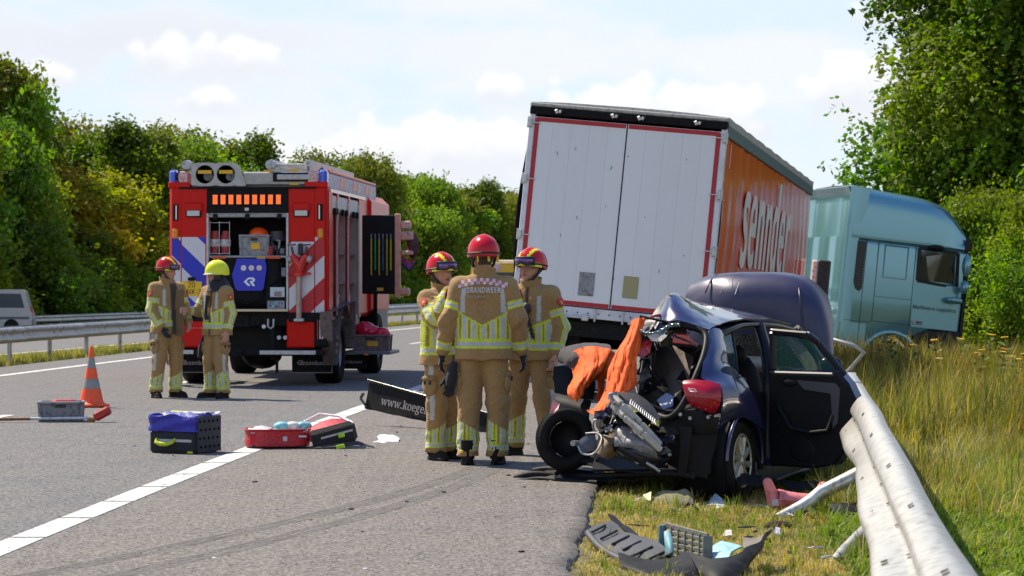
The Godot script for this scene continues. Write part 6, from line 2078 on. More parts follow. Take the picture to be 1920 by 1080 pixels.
		part(bl, "cover_blade", M.cover, cvp)
	# open rear door: hinge on the left, inner trim facing us
	var e := (turn * Vector3(sin(deg_to_rad(76.0)), 0, cos(deg_to_rad(76.0)))).normalized()
	var hinge := at(1442, 870, 19.75)
	var dl := inv * Transform3D(Basis(e, Vector3.UP, e.cross(Vector3.UP)), hinge)
	var dr := Node3D.new()
	dr.name = "rear_door"
	dr.transform = dl
	o.add_child(dr)
	var shell := Mb.new()
	var outline := PackedVector2Array([Vector2(0.0, 0.0), Vector2(0.0, 0.72), Vector2(0.62, 0.74), Vector2(0.72, 0.64), Vector2(0.8, 0.5), Vector2(0.8, 0.33), Vector2(0.72, 0.16), Vector2(0.6, 0.02), Vector2(0.4, -0.02)])
	shell.prism(outline, 0.09, Transform3D(Basis(), Vector3(0, 0, -0.1)))
	part(shell, "door_shell", M.navy, dr)
	var inner := PackedVector2Array()
	for q in outline: inner.append((q - Vector2(0.4, 0.36)) * 0.96 + Vector2(0.4, 0.36))
	shell = Mb.new()
	shell.prism(inner, 0.03, Transform3D(Basis(), Vector3(0, 0, -0.012)))
	part(shell, "door_trim", M.trim, dr)
	var fr := [Vector3(0.01, 0.72, -0.04), Vector3(-0.0, 1.02, -0.05), Vector3(0.33, 1.0, -0.05), Vector3(0.42, 0.94, -0.05), Vector3(0.66, 0.70, -0.04)]
	for k in 4:
		shell = Mb.new()
		shell.bar(fr[k], fr[k + 1], 0.05, 0.05, 0.012, Vector3.BACK)
		part(shell, "window_frame", M.gloss_black, dr)
	shell = Mb.new()
	shell.bar(Vector3(-0.02, 1.035, -0.05), Vector3(0.34, 1.015, -0.05), 0.02, 0.016, 0.004)
	part(shell, "frame_edge", M.chrome, dr)
	shell = Mb.new()
	shell.flat()
	shell.c = Color(1, 1, 1)
	shell.quad(fr[0] - Vector3(0, 0, 0.005), Vector3(0.66, 0.71, -0.045), fr[3] - Vector3(0, 0, 0.002), fr[1] + Vector3(0, 0, 0.002))
	part(shell, "window_pane", M.green_glass, dr)
	shell = Mb.new()
	shell.bar(Vector3(0.04, 0.705, 0.01), Vector3(0.6, 0.705, 0.01), 0.04, 0.03, 0.012)
	part(shell, "window_ledge", M.trim_grey, dr)
	shell = Mb.new()
	var gt := PackedVector2Array([Vector2(0.27, 0.655), Vector2(0.62, 0.64), Vector2(0.66, 0.60), Vector2(0.64, 0.34), Vector2(0.6, 0.3), Vector2(0.58, 0.56), Vector2(0.34, 0.585)])
	shell.prism(gt, 0.014, Transform3D(Basis(), Vector3(0, 0, 0.016)))
	part(shell, "silver_trim", M.trim_grey, dr)
	shell = Mb.new()
	shell.tube([Vector3(0.1, 0.46, 0.02), Vector3(0.14, 0.42, 0.05), Vector3(0.24, 0.29, 0.06), Vector3(0.42, 0.26, 0.06), Vector3(0.56, 0.28, 0.04), Vector3(0.6, 0.4, 0.025)], 0.017, 8)
	part(shell, "armrest", M.trim, dr)
	shell = Mb.new()
	shell.ball(Vector3(0.2, 0.635, 0.02), Vector3(0.07, 0.032, 0.014), 12)
	part(shell, "inner_handle", M.trim, dr)
	shell = Mb.new()
	shell.ball(Vector3(0.32, 0.12, 0.018), Vector3(0.12, 0.09, 0.012), 16)
	part(shell, "speaker_grille", M.trim, dr)
	shell = Mb.new()
	shell.tube([Vector3(0.02, 0.0, -0.005), Vector3(0.4, -0.0, -0.005), Vector3(0.6, 0.04, -0.005), Vector3(0.72, 0.18, -0.005), Vector3(0.785, 0.34, -0.005), Vector3(0.785, 0.5, -0.005), Vector3(0.7, 0.64, -0.005)], 0.014, 6)
	part(shell, "door_seal", M.black, dr)
	# front door, wing mirror, front wing
	panel_of(o, "front_door", M.navy, [[[1448, 720, 19.85], [1510, 722, 20.4], [1548, 722, 20.8]], [[1450, 800, 19.8], [1512, 800, 20.35], [1550, 800, 20.75]], [[1452, 872, 19.85], [1512, 865, 20.4], [1550, 860, 20.8]]], inv, 0.05, 3)
	var mi := Mb.new()
	mi.ball(inv * at(1557, 684, 20.5), Vector3(0.1, 0.07, 0.06), 14, Basis(Vector3.UP, 0.3))
	part(mi, "wing_mirror", M.gloss_black, o)
	panel_of(o, "front_wing", M.navy, [[[1540, 700, 20.9], [1575, 705, 21.4], [1600, 720, 21.9]], [[1545, 780, 20.9], [1580, 780, 21.4], [1605, 790, 21.9]], [[1550, 850, 20.9], [1580, 850, 21.4], [1605, 850, 21.9]]], inv, 0.02, 3, 0.03)
	add_wheel(o, wm, Vector3(0.74, 0.3, -2.15), true, M.steel_dull)
	# bonnet thrown up in front of the windscreen
	panel_of(o, "bonnet", M.bonnet, [
		[[1283, 600, 21.9], [1300, 640, 21.75], [1370, 660, 21.6], [1440, 665, 21.5], [1505, 665, 21.4], [1550, 680, 21.3], [1561, 690, 21.35]],
		[[1283, 572, 21.95], [1310, 585, 21.78], [1370, 600, 21.6], [1440, 610, 21.5], [1503, 610, 21.4], [1548, 625, 21.35], [1563, 640, 21.45]],
		[[1287, 549, 22.0], [1322, 550, 21.8], [1372, 550, 21.62], [1440, 552, 21.52], [1500, 555, 21.45], [1540, 572, 21.45], [1561, 592, 21.6]],
		[[1300, 530, 22.05], [1336, 522, 21.86], [1380, 518, 21.75], [1440, 518, 21.65], [1496, 522, 21.6], [1530, 536, 21.65], [1554, 560, 21.8]],
		[[1310, 523, 22.2], [1342, 514, 22.05], [1384, 510, 21.95], [1440, 510, 21.9], [1493, 514, 21.9], [1526, 528, 21.95], [1550, 552, 22.05]]], inv, 0.02, 5, 0.006)
	for q in [[[1322, 548, 21.76], [1332, 528, 21.82], [1344, 514, 22.0]], [[1505, 660, 21.37], [1502, 600, 21.38], [1499, 550, 21.42], [1494, 516, 21.85]]]:
		pipe_of(o, "bonnet_crease", M.bonnet, q, inv, 0.009, 6, Color(2.2, 2.2, 2.2))
	for k in 9:
		var bx := 1330.0 + k * 19.0
		var by := 528.0 + 11.0 * sin(k * 2.3)
		pipe_of(o, "bonnet_scratch", M.print_dim, [[bx, by + 14, 21.66], [bx + 5.0 * sin(k * 1.7), by + 6, 21.69], [bx + 3, by, 21.74]], inv, 0.002, 4)
	pipe_of(o, "bonnet_scratch", M.white, [[1378, 552, 21.58], [1386, 530, 21.66], [1392, 516, 21.76]], inv, 0.003, 4)
	# bumper strips torn off below the tail
	for q in [[[[965, 897, 19.95], [1000, 889, 19.9], [1060, 893, 19.8], [1120, 893, 19.6], [1185, 890, 19.3], [1250, 888, 19.0], [1300, 892, 18.8]], 0.028], [[[968, 903, 19.75], [1010, 898, 19.7], [1040, 900, 19.6], [1075, 903, 19.5], [1120, 905, 19.4]], 0.02], [[[1000, 884, 20.2], [1030, 880, 20.15], [1075, 886, 20.0], [1110, 890, 19.9]], 0.03]]:
		pipe_of(o, "bumper_strip", M.trim, q[0], inv, q[1], 7, Color(1.4, 1.35, 1.3))
	panel_of(o, "bumper_skin", M.trim, [[[990, 893, 20.0], [1040, 885, 19.9], [1110, 889, 19.7], [1190, 884, 19.4]], [[992, 902, 19.9], [1042, 899, 19.75], [1112, 903, 19.55], [1192, 900, 19.2]]], inv, 0.01, 5, 0.04, Color(1.1, 1.1, 1.1))
	shard(o, "torn_flap", M.satin, [[1028, 903, 19.6], [1050, 890, 19.65], [1058, 900, 19.6], [1052, 907, 19.5]], inv, 0.006, Color(0.2, 0.17, 0.14))
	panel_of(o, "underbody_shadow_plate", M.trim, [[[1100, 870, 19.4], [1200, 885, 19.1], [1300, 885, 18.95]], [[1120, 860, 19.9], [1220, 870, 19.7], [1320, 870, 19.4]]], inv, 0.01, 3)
# ---------- people ----------
const TAN := Color(0.36, 0.215, 0.08)
const LIME := Color(0.62, 0.72, 0.03)
const SILVER := Color(0.5, 0.5, 0.47)
class Flesh:      # tapered capsules joined by a smooth minimum, meshed as surface nets
	var lo: Vector3
	var n := Vector3i()
	var cell := 0.01
	var kk := 0.018
	var s := PackedFloat32Array()
	var verts := PackedVector3Array()
	var norms := PackedVector3Array()
	var quads := PackedInt32Array()
	func _init(a: Vector3, b: Vector3, c: float, k: float) -> void:
		lo = a; cell = c; kk = k
		n = Vector3i(((b - a) / c).ceil()) + Vector3i(2, 2, 2)
		s.resize(n.x * n.y * n.z)
	func bone(a: Vector3, b: Vector3, ra: float, rb: float, floor_y := -INF, squash := 1.0) -> void:   # squash: thickness along z over that along x
		var m := maxf(ra, rb) + kk * 3.0
		var p0 := Vector3i(((a.min(b) - Vector3.ONE * m - lo) / cell).floor()).clamp(Vector3i.ZERO, n - Vector3i.ONE)
		var p1 := Vector3i(((a.max(b) + Vector3.ONE * m - lo) / cell).ceil()).clamp(Vector3i.ZERO, n - Vector3i.ONE)
		var d := b - a
		var l2 := maxf(d.length_squared(), 1e-9)
		var ik := 1.0 / kk
		var dr := rb - ra
		for k in range(p0.z, p1.z + 1):
			for j in range(p0.y, p1.y + 1):
				var o := (k * n.y + j) * n.x
				var y := lo.y + j * cell
				for i in range(p0.x, p1.x + 1):
					var p := Vector3(lo.x + i * cell, y, lo.z + k * cell)
					var q := p - a
					var t := clampf(q.dot(d) / l2, 0.0, 1.0)
					var e := q - d * t
					if squash != 1.0: e.z /= squash
					var f := e.length() - ra - dr * t
					if floor_y > -100.0: f = maxf(f, floor_y - y)
					if f < kk * 3.0: s[o + i] += exp(-f * ik)
	func run() -> void:
		var sx := 1
		var sy := n.x
		var sz := n.x * n.y
		var at := {}
		var st := [sx, sy, sz]
		var back := [[sy, sz], [sz, sx], [sx, sy]]
		var total := s.size() - sz - sy - 1
		for idx in range(sz + sy + 1, total):
			var v := s[idx]
			var ins := v > 1.0
			for ax in 3:
				var w := s[idx + st[ax]]
				if ins == (w > 1.0): continue
				var u: int = back[ax][0]
				var q: int = back[ax][1]
				var cs := [idx - u - q, idx - q, idx, idx - u] if ins else [idx - u - q, idx - u, idx, idx - q]
				for c in cs:
					var id: int = at.get(c, -1)
					if id < 0:
						id = verts.size()
						at[c] = id
						verts.append(place(c, sx, sy, sz))
					quads.append(id)
		norms.resize(verts.size())
		for i in range(0, quads.size(), 4):
			var nn := (verts[quads[i + 2]] - verts[quads[i]]).cross(verts[quads[i + 3]] - verts[quads[i + 1]])
			for k in 4: norms[quads[i + k]] += nn
		for i in norms.size(): norms[i] = norms[i].normalized()
	func place(c: int, sx: int, sy: int, sz: int) -> Vector3:
		var base := Vector3(c % n.x, (c / n.x) % n.y, c / sz)
		var acc := Vector3()
		var cnt := 0
		for e in [[0, sx, Vector3.ZERO, Vector3.RIGHT], [sy, sx, Vector3.UP, Vector3.RIGHT], [sz, sx, Vector3.BACK, Vector3.RIGHT], [sy + sz, sx, Vector3(0, 1, 1), Vector3.RIGHT], [0, sy, Vector3.ZERO, Vector3.UP], [sx, sy, Vector3.RIGHT, Vector3.UP], [sz, sy, Vector3.BACK, Vector3.UP], [sx + sz, sy, Vector3(1, 0, 1), Vector3.UP], [0, sz, Vector3.ZERO, Vector3.BACK], [sx, sz, Vector3.RIGHT, Vector3.BACK], [sy, sz, Vector3.UP, Vector3.BACK], [sx + sy, sz, Vector3(1, 1, 0), Vector3.BACK]]:
			var a := s[c + e[0]]
			var b := s[c + e[0] + e[1]]
			if (a > 1.0) == (b > 1.0): continue
			var fa := -log(maxf(a, 1e-3))
			var fb := -log(maxf(b, 1e-3))
			acc += e[2] + e[3] * (fa / (fa - fb))
			cnt += 1
		return lo + (base + acc / maxi(cnt, 1)) * cell
	func pour(mb: Mb, cols: PackedColorArray) -> void:
		mb.smooth()
		for i in range(0, quads.size(), 4):
			var a := quads[i]; var b := quads[i + 1]; var c := quads[i + 2]; var d := quads[i + 3]
			for k in [a, c, b, a, d, c]:
				mb.st.set_color(cols[k])
				mb.st.add_vertex(mb.t * verts[k])

func band3(f: float) -> Color:   # lime, silver, lime across a reflective band
	return SILVER if f > 0.27 and f < 0.73 else LIME
func bars(x: float, period: float) -> Color:   # upright lime and silver bars with cloth between
	var u := fposmod(x + period * 0.5, period) / period
	if u < 0.18 or u > 0.64 and u < 0.82: return LIME
	if u < 0.64: return SILVER
	return TAN
func jacket_colour(p: Vector3, part_id: int, t: float, ang: float, front_trim: bool) -> Color:
	if part_id == 0:
		var x := absf(p.x)
		if p.y > 0.935 and p.y < 1.015: return band3((p.y - 0.935) / 0.08)
		if p.z < 0.0:
			if x > 0.145 - (p.y - 1.25) * 0.04 and x < 0.185 - (p.y - 1.25) * 0.09 and p.y > 1.23 and p.y < 1.425: return SILVER
			var v := 1.125 + 0.55 * x
			if p.y < v and p.y >= 1.015 and p.y < 1.24: return bars(p.x, 0.076) if p.y < v - 0.012 else LIME
		else:
			if x > 0.10 and x < 0.14 and p.y > 1.2 and p.y < 1.42: return SILVER
			var v := 1.13 + 0.42 * x
			if x > 0.03 and p.y >= 1.015 and p.y < v: return bars(p.x + 0.02, 0.076) if p.y < v - 0.02 else LIME
			if x < 0.014: return Color(0.09, 0.06, 0.035)
	elif part_id == 1:      # upper arm
		if t > 0.46 and t < 0.68: return band3((t - 0.46) / 0.22)
		if front_trim and t >= 0.68 and absf(ang) < 0.55: return band3((ang + 0.55) / 1.1)
	elif part_id == 2:
		if t > 0.62 and t < 0.86: return band3((t - 0.62) / 0.24)
		if front_trim and t <= 0.62 and absf(ang) < 0.6: return band3((ang + 0.6) / 1.2)
	return TAN
func legs_colour(p: Vector3, axis: Vector3, side: float) -> Color:
	if p.y > 0.115 and p.y < 0.165: return band3((p.y - 0.115) / 0.05)
	var a := atan2(p.x - axis.x, p.z - axis.z)
	if p.y >= 0.165 and p.y < 0.32 + 0.05 * sin(a * 1.0): return bars(a * 0.085, 0.072)
	if p.y > 0.36 and p.y < 0.9:
		var o := absf(wrapf(a - side * 1.25, -PI, PI))
		if o < 0.24: return SILVER
	return TAN
func limb_t(p: Vector3, a: Vector3, b: Vector3) -> Vector2:   # (share along, distance from the axis)
	var d := b - a
	var t := clampf((p - a).dot(d) / d.length_squared(), -0.2, 1.2)
	return Vector2(t, (p - a - d * clampf(t, 0, 1)).length())

func make_person(spec: Dictionary) -> Node3D:
	var o := thing("person", spec.label, "person", spec.at, Basis(Vector3.UP, spec.yaw) * Basis.from_scale(Vector3.ONE * spec.scale))
	var cell: float = spec.cell
	var near: bool = cell < 0.012
	var J := {"hl": Vector3(0.09, 0.93, 0), "hr": Vector3(-0.09, 0.93, 0), "kl": Vector3(0.115, 0.51, 0.03), "kr": Vector3(-0.115, 0.51, 0.03), "al": Vector3(0.125, 0.09, -0.01), "ar": Vector3(-0.125, 0.09, -0.01), "sl": Vector3(0.195, 1.43, 0), "sr": Vector3(-0.195, 1.43, 0), "el": Vector3(0.29, 1.14, -0.03), "er": Vector3(-0.29, 1.14, -0.03), "wl": Vector3(0.29, 0.88, 0.06), "wr": Vector3(-0.29, 0.88, 0.06)}
	for k in spec.joints: J[k] = spec.joints[k]
	# the body: trousers, trunk, arms, neck in one field
	var f := Flesh.new(Vector3(-0.5, 0.02, -0.4), Vector3(0.5, 1.72, 0.5), cell, 0.02)
	for q in [["hl", "kl", "al"], ["hr", "kr", "ar"]]:
		f.bone(J[q[0]], J[q[1]], 0.108, 0.088, 0.06)
		f.bone(J[q[1]], J[q[2]], 0.086, 0.092, 0.07)
	f.bone(J.hl + Vector3(-0.01, 0.04, -0.01), J.hr + Vector3(0.01, 0.04, -0.01), 0.115, 0.115)
	f.bone(Vector3(0.05, 1.0, 0), Vector3(0.07, 1.35, 0), 0.09, 0.1)
	f.bone(Vector3(-0.05, 1.0, 0), Vector3(-0.07, 1.35, 0), 0.09, 0.1)
	f.bone(Vector3(0, 1.42, -0.01), Vector3(0, 1.62, 0.0), 0.062, 0.058)
	for q in [["sl", "el", "wl"], ["sr", "er", "wr"]]:
		f.bone(J[q[0]], J[q[1]], 0.055, 0.045)
		f.bone(J[q[1]], J[q[2]], 0.045, 0.034)
	f.run()
	var cols := PackedColorArray()
	cols.resize(f.verts.size())
	var amp := 0.007
	var skin := Color(0.55, 0.28, 0.19)
	for i in f.verts.size():
		var p := f.verts[i]
		var c := TAN
		if p.y > 1.4: c = skin
		elif p.y < 0.96:
			var left := p.x > 0.0
			var kn: Vector3 = J.kl if left else J.kr
			var an: Vector3 = J.al if left else J.ar
			var hp: Vector3 = J.hl if left else J.hr
			var ax := hp.lerp(kn, clampf((hp.y - p.y) / (hp.y - kn.y), 0, 1)) if p.y > kn.y else kn.lerp(an, clampf((kn.y - p.y) / (kn.y - an.y), 0, 1))
			c = legs_colour(p, ax, 1.0 if left else -1.0)
			var fold := 1.5 * noise.get_noise_3d(p.x * 110.0, p.y * 300.0 + p.x * 200.0, p.z * 110.0) + 0.25 * noise.get_noise_3d(p.x * 600.0, p.y * 1100.0 + p.z * 500.0, p.z * 600.0)
			var loose := 0.5 + 1.2 * exp(-pow((p.y - 0.14) / 0.09, 2.0)) + 0.7 * exp(-pow((p.y - 0.52) / 0.1, 2.0))
			f.verts[i] = p + f.norms[i] * amp * fold * loose * 1.5
		cols[i] = c * (1.0 + 0.13 * noise.get_noise_3dv(p * 190.0 + Vector3(40, 0, 0)))
	var mb := Mb.new()
	f.pour(mb, cols)
	# hands and head each in a finer grid, in the same mesh
	for q in [["el", "wl", 1.0], ["er", "wr", -1.0]]:
		add_hand(mb, J[q[0]], J[q[1]], q[2], spec.get("curl", 0.5), Color(0.018, 0.018, 0.02) if (spec.gloves == 3 or spec.gloves == (1 if q[2] > 0 else 2)) else skin, near)
	var head := Transform3D(Basis.from_euler(Vector3(spec.nod, spec.look, 0.0)), Vector3(0, 1.57, 0.0))
	add_head(mb, head, skin, near)
	part(mb, "body", M.cloth, o)
	# the jacket
	var g := Flesh.new(Vector3(-0.62, 0.74, -0.5), Vector3(0.62, 1.62, 0.62), cell, 0.02)
	var hem := 0.85
	for s in [1.0, -1.0]:
		g.bone(Vector3(0.085 * s, 0.8, -0.005), Vector3(0.075 * s, 1.14, 0.0), 0.155, 0.128, hem)
		g.bone(Vector3(0.075 * s, 1.14, 0.0), Vector3(0.09 * s, 1.37, -0.01), 0.125, 0.128)
		g.bone(Vector3(0.03 * s, 1.47, -0.015), Vector3(0.17 * s, 1.43, -0.01), 0.062, 0.075)
	g.bone(Vector3(0, 1.45, -0.01), Vector3(0, 1.545, -0.005), 0.085, 0.078, -INF)
	for q in [["sl", "el", "wl"], ["sr", "er", "wr"]]:
		g.bone(J[q[0]], J[q[1]], 0.082, 0.07)
		var cuff: Vector3 = J[q[1]].lerp(J[q[2]], 0.9)
		g.bone(J[q[1]], cuff, 0.068, 0.058)
	g.run()
	cols = PackedColorArray()
	cols.resize(g.verts.size())
	for i in g.verts.size():
		var p := g.verts[i]
		var id := 0
		var best := 1e9
		var t := 0.0
		var ang := 0.0
		for q in [["sl", "el", "wl"], ["sr", "er", "wr"]]:
			for k in 2:
				var h := limb_t(p, J[q[k]], J[q[k + 1]])
				var e := h.y - (0.076 if k == 0 else 0.066)
				if k == 0 and h.x < 0.25: e += 0.05
				if e < best:
					best = e
					id = k + 1
					t = h.x
					var ax: Vector3 = (J[q[k + 1]] - J[q[k]]).normalized()
					var outer := Vector3(1.0 if q[0] == "sl" else -1.0, 0, 0.35)
					outer = (outer - ax * outer.dot(ax)).normalized()
					var r: Vector3 = p - J[q[k]]
					ang = atan2(r.dot(ax.cross(outer)), r.dot(outer))
		for s in [1.0, -1.0]:
			var h := limb_t(p, Vector3(0.085 * s, 0.8, 0), Vector3(0.08 * s, 1.4, 0))
			if h.y - 0.135 < best:
				best = h.y - 0.135
				id = 0
		if p.y > 1.43 and absf(p.x) < 0.15: id = 0
		var c := jacket_colour(p, id, t, ang, spec.trim)
		if spec.get("open", false) and id == 0 and p.z > 0.05 and absf(p.x - 0.05) < 0.05: c = Color(0.06, 0.05, 0.04)
		if id == 0 and p.y > 1.5: c = TAN * 0.9
		var fold := 1.5 * noise.get_noise_3d(p.x * 120.0, p.y * 260.0 + p.x * 200.0, p.z * 120.0) + 0.25 * noise.get_noise_3d(p.x * 700.0 + 30.0, p.y * 900.0 - p.x * 600.0, p.z * 700.0)
		var loose := 1.0 if id == 0 else (1.6 + 1.2 * exp(-pow((t - (1.0 if id == 1 else 0.0)) / 0.25, 2.0)))
		if id == 0 and p.z < -0.05 and p.y > 1.2: loose = 0.35
		g.verts[i] = p + g.norms[i] * (0.006 * fold * loose)
		cols[i] = c * (1.0 + 0.13 * noise.get_noise_3dv(p * 170.0))
	mb = Mb.new()
	g.pour(mb, cols)
	part(mb, "jacket", M.cloth, o)
	if spec.get("print", false):
		for i in g.verts.size():
			var p := g.verts[i]
			if p.z < -0.02 and absf(p.x) < 0.26 and p.y > 1.2:
				var key := Vector2i(roundi(p.x / 0.02), roundi(p.y / 0.02))
				back_map[key] = minf(back_map.get(key, 0.0), p.z)
	# collar
	mb = Mb.new()
	mb.c = TAN
	var ring := []
	for j in 3:
		var row := PackedVector3Array()
		for i in 25:
			var a := TAU * i / 24.0
			row.append(Vector3(sin(a) * (0.088 + 0.006 * j), 1.50 + 0.038 * j - 0.02 * cos(a) * (1.0 if j else 0.3), cos(a) * (0.085 + 0.006 * j) - 0.005))
		ring.append(row)
	mb.sheet(ring, 0.012)
	part(mb, "collar", M.cloth, o)
	# boots
	for k in ["al", "ar"]:
		var toe: float = spec.get("toe", 0.25) * (1.0 if k == "al" else -1.0) + spec.get("toe_turn", 0.0)
		part(boot_mesh(), "boot", M.boot, o).transform = Transform3D(Basis(Vector3.UP, toe), Vector3(J[k].x, J[k].y - 0.09, J[k].z))
	# cargo pockets with a dark flap line
	for k in spec.get("pockets", [1.0, -1.0]):
		var kn: Vector3 = (J.hl.lerp(J.kl, 0.62)) if k > 0 else (J.hr.lerp(J.kr, 0.62))
		mb = Mb.new()
		mb.c = TAN * 0.95
		mb.ball(kn + Vector3(k * 0.085, 0.0, 0.0), Vector3(0.035, 0.1, 0.085), 14)
		var pk := part(mb, "cargo_pocket", M.cloth, o)
		mb = Mb.new()
		mb.c = TAN * 0.8
		mb.ball(kn + Vector3(k * 0.09, 0.065, 0.0), Vector3(0.036, 0.035, 0.088), 12)
		part(mb, "pocket_flap", M.cloth, pk)
		mb = Mb.new()
		mb.c = Color(0.02, 0.02, 0.02)
		for z in [-0.03, 0.03]:
			mb.box(kn + Vector3(k * 0.12, 0.03, z), Vector3(0.012, 0.035, 0.025), 0.004)
		part(mb, "pocket_strap", M.cloth, pk)
	# shield patches on the upper arms
	for q in [["sl", "el", 1.0], ["sr", "er", -1.0]]:
		var c: Vector3 = J[q[0]].lerp(J[q[1]], 0.3)
		var ax: Vector3 = (J[q[1]] - J[q[0]]).normalized()
		var out := Vector3(q[2], 0, 0.35)
		out = (out - ax * out.dot(ax)).normalized()
		var pb := Mb.new()
		pb.c = Color(0.6, 0.04, 0.03)
		var sh := PackedVector2Array([Vector2(-0.032, 0.035), Vector2(0.032, 0.035), Vector2(0.034, -0.012), Vector2(0.0, -0.045), Vector2(-0.034, -0.012)])
		pb.prism(sh, 0.006, Transform3D(Basis((-ax).cross(out), -ax, out), c + out * 0.083))
		var sp := part(pb, "arm_badge", M.satin, o)
		pb = Mb.new()
		pb.c = Color(0.7, 0.35, 0.1)
		pb.prism(PackedVector2Array([Vector2(-0.014, 0.012), Vector2(0.014, 0.012), Vector2(0.01, -0.02), Vector2(-0.01, -0.02)]), 0.003, Transform3D(Basis((-ax).cross(out), -ax, out), c + out * 0.089))
		part(pb, "badge_emblem", M.satin, sp)
	make_helmet(o, head, spec.helmet)
	return o
func boot_mesh() -> ArrayMesh:
	var mb := Mb.new()
	mb.c = Color(0.02, 0.019, 0.019)
	var rows := []
	for i in 13:
		var f := i / 12.0
		var z := lerpf(-0.095, 0.195, f)
		var w := 0.048 * sqrt(maxf(0.02, 1.0 - pow(absf(f - 0.5) * 2.0, 3.2))) + 0.004 * f
		var h := lerpf(0.13, 0.065, smoothstep(0.2, 0.75, f)) * sqrt(maxf(0.05, 1.0 - pow(maxf(0.0, f - 0.72) / 0.28, 2.2)))
		var row := PackedVector3Array()
		for k in 11:
			var a := PI * k / 10.0
			row.append(Vector3(cos(a) * w, 0.022 + sin(a) * h, z))
		rows.append(row)
	mb.sheet(rows)
	mb.cap(rows[0], true)
	mb.cap(rows[12])
	mb.tube([Vector3(0, 0.05, -0.035), Vector3(0, 0.2, -0.03)], [0.056, 0.06], 12)
	mb.c = Color(0.03, 0.028, 0.027)
	rows = []
	for i in 13:
		var f := i / 12.0
		var z := lerpf(-0.1, 0.2, f)
		var w := 0.052 * sqrt(maxf(0.05, 1.0 - pow(absf(f - 0.5) * 2.0, 3.6)))
		rows.append(PackedVector3Array([Vector3(w, 0.0, z), Vector3(w, 0.028, z), Vector3(-w, 0.028, z), Vector3(-w, 0.0, z), Vector3(w, 0.0, z)]))
	mb.sheet(rows)
	return mb.mesh()
func add_hand(mb: Mb, el: Vector3, wr: Vector3, side: float, curl: float, col: Color, near: bool) -> void:
	var d := (wr - el).normalized()             # towards the fingertips
	var palm := Vector3(-side, 0, 0.15)         # the palm looks at the thigh
	palm = (palm - d * palm.dot(d)).normalized()
	var w := d.cross(palm).normalized() * side    # towards the thumb
	if w.z < 0.0 and absf(d.y) > 0.5: w = -w
	var c := wr + d * 0.02
	var f := Flesh.new(c - Vector3.ONE * 0.16, c + Vector3.ONE * 0.2, 0.0045 if near else 0.007, 0.006)
	f.bone(wr - d * 0.05, wr + d * 0.02, 0.033, 0.03)
	for k in 4:
		var u := (k - 1.5) * 0.021
		var root := wr + d * 0.095 - w * u
		f.bone(wr + d * 0.02 - w * u * 0.7, root, 0.017, 0.0135)
		var len: float = [0.07, 0.078, 0.072, 0.056][k]
		var b1 := (d * cos(curl * 0.7) + palm * sin(curl * 0.7)).normalized()
		var b2 := (d * cos(curl * 1.9) + palm * sin(curl * 1.9)).normalized()
		var m := root + b1 * len * 0.55
		f.bone(root, m, 0.0115, 0.0105)
		f.bone(m, m + b2 * len * 0.5, 0.0105, 0.009)
	var t0 := wr + d * 0.03 + w * 0.03
	var t1 := t0 + (d * 0.6 + w * 0.6 + palm * 0.35).normalized() * 0.042
	f.bone(wr + d * 0.015 + w * 0.015, t0, 0.017, 0.015)
	f.bone(t0, t1, 0.0145, 0.012)
	f.bone(t1, t1 + (d * 0.85 + palm * 0.4 + w * 0.1).normalized() * 0.033, 0.0115, 0.0095)
	f.run()
	var cols := PackedColorArray()
	cols.resize(f.verts.size())
	for i in f.verts.size(): cols[i] = col * (1.0 + 0.1 * noise.get_noise_3dv(f.verts[i] * 500.0))
	f.pour(mb, cols)
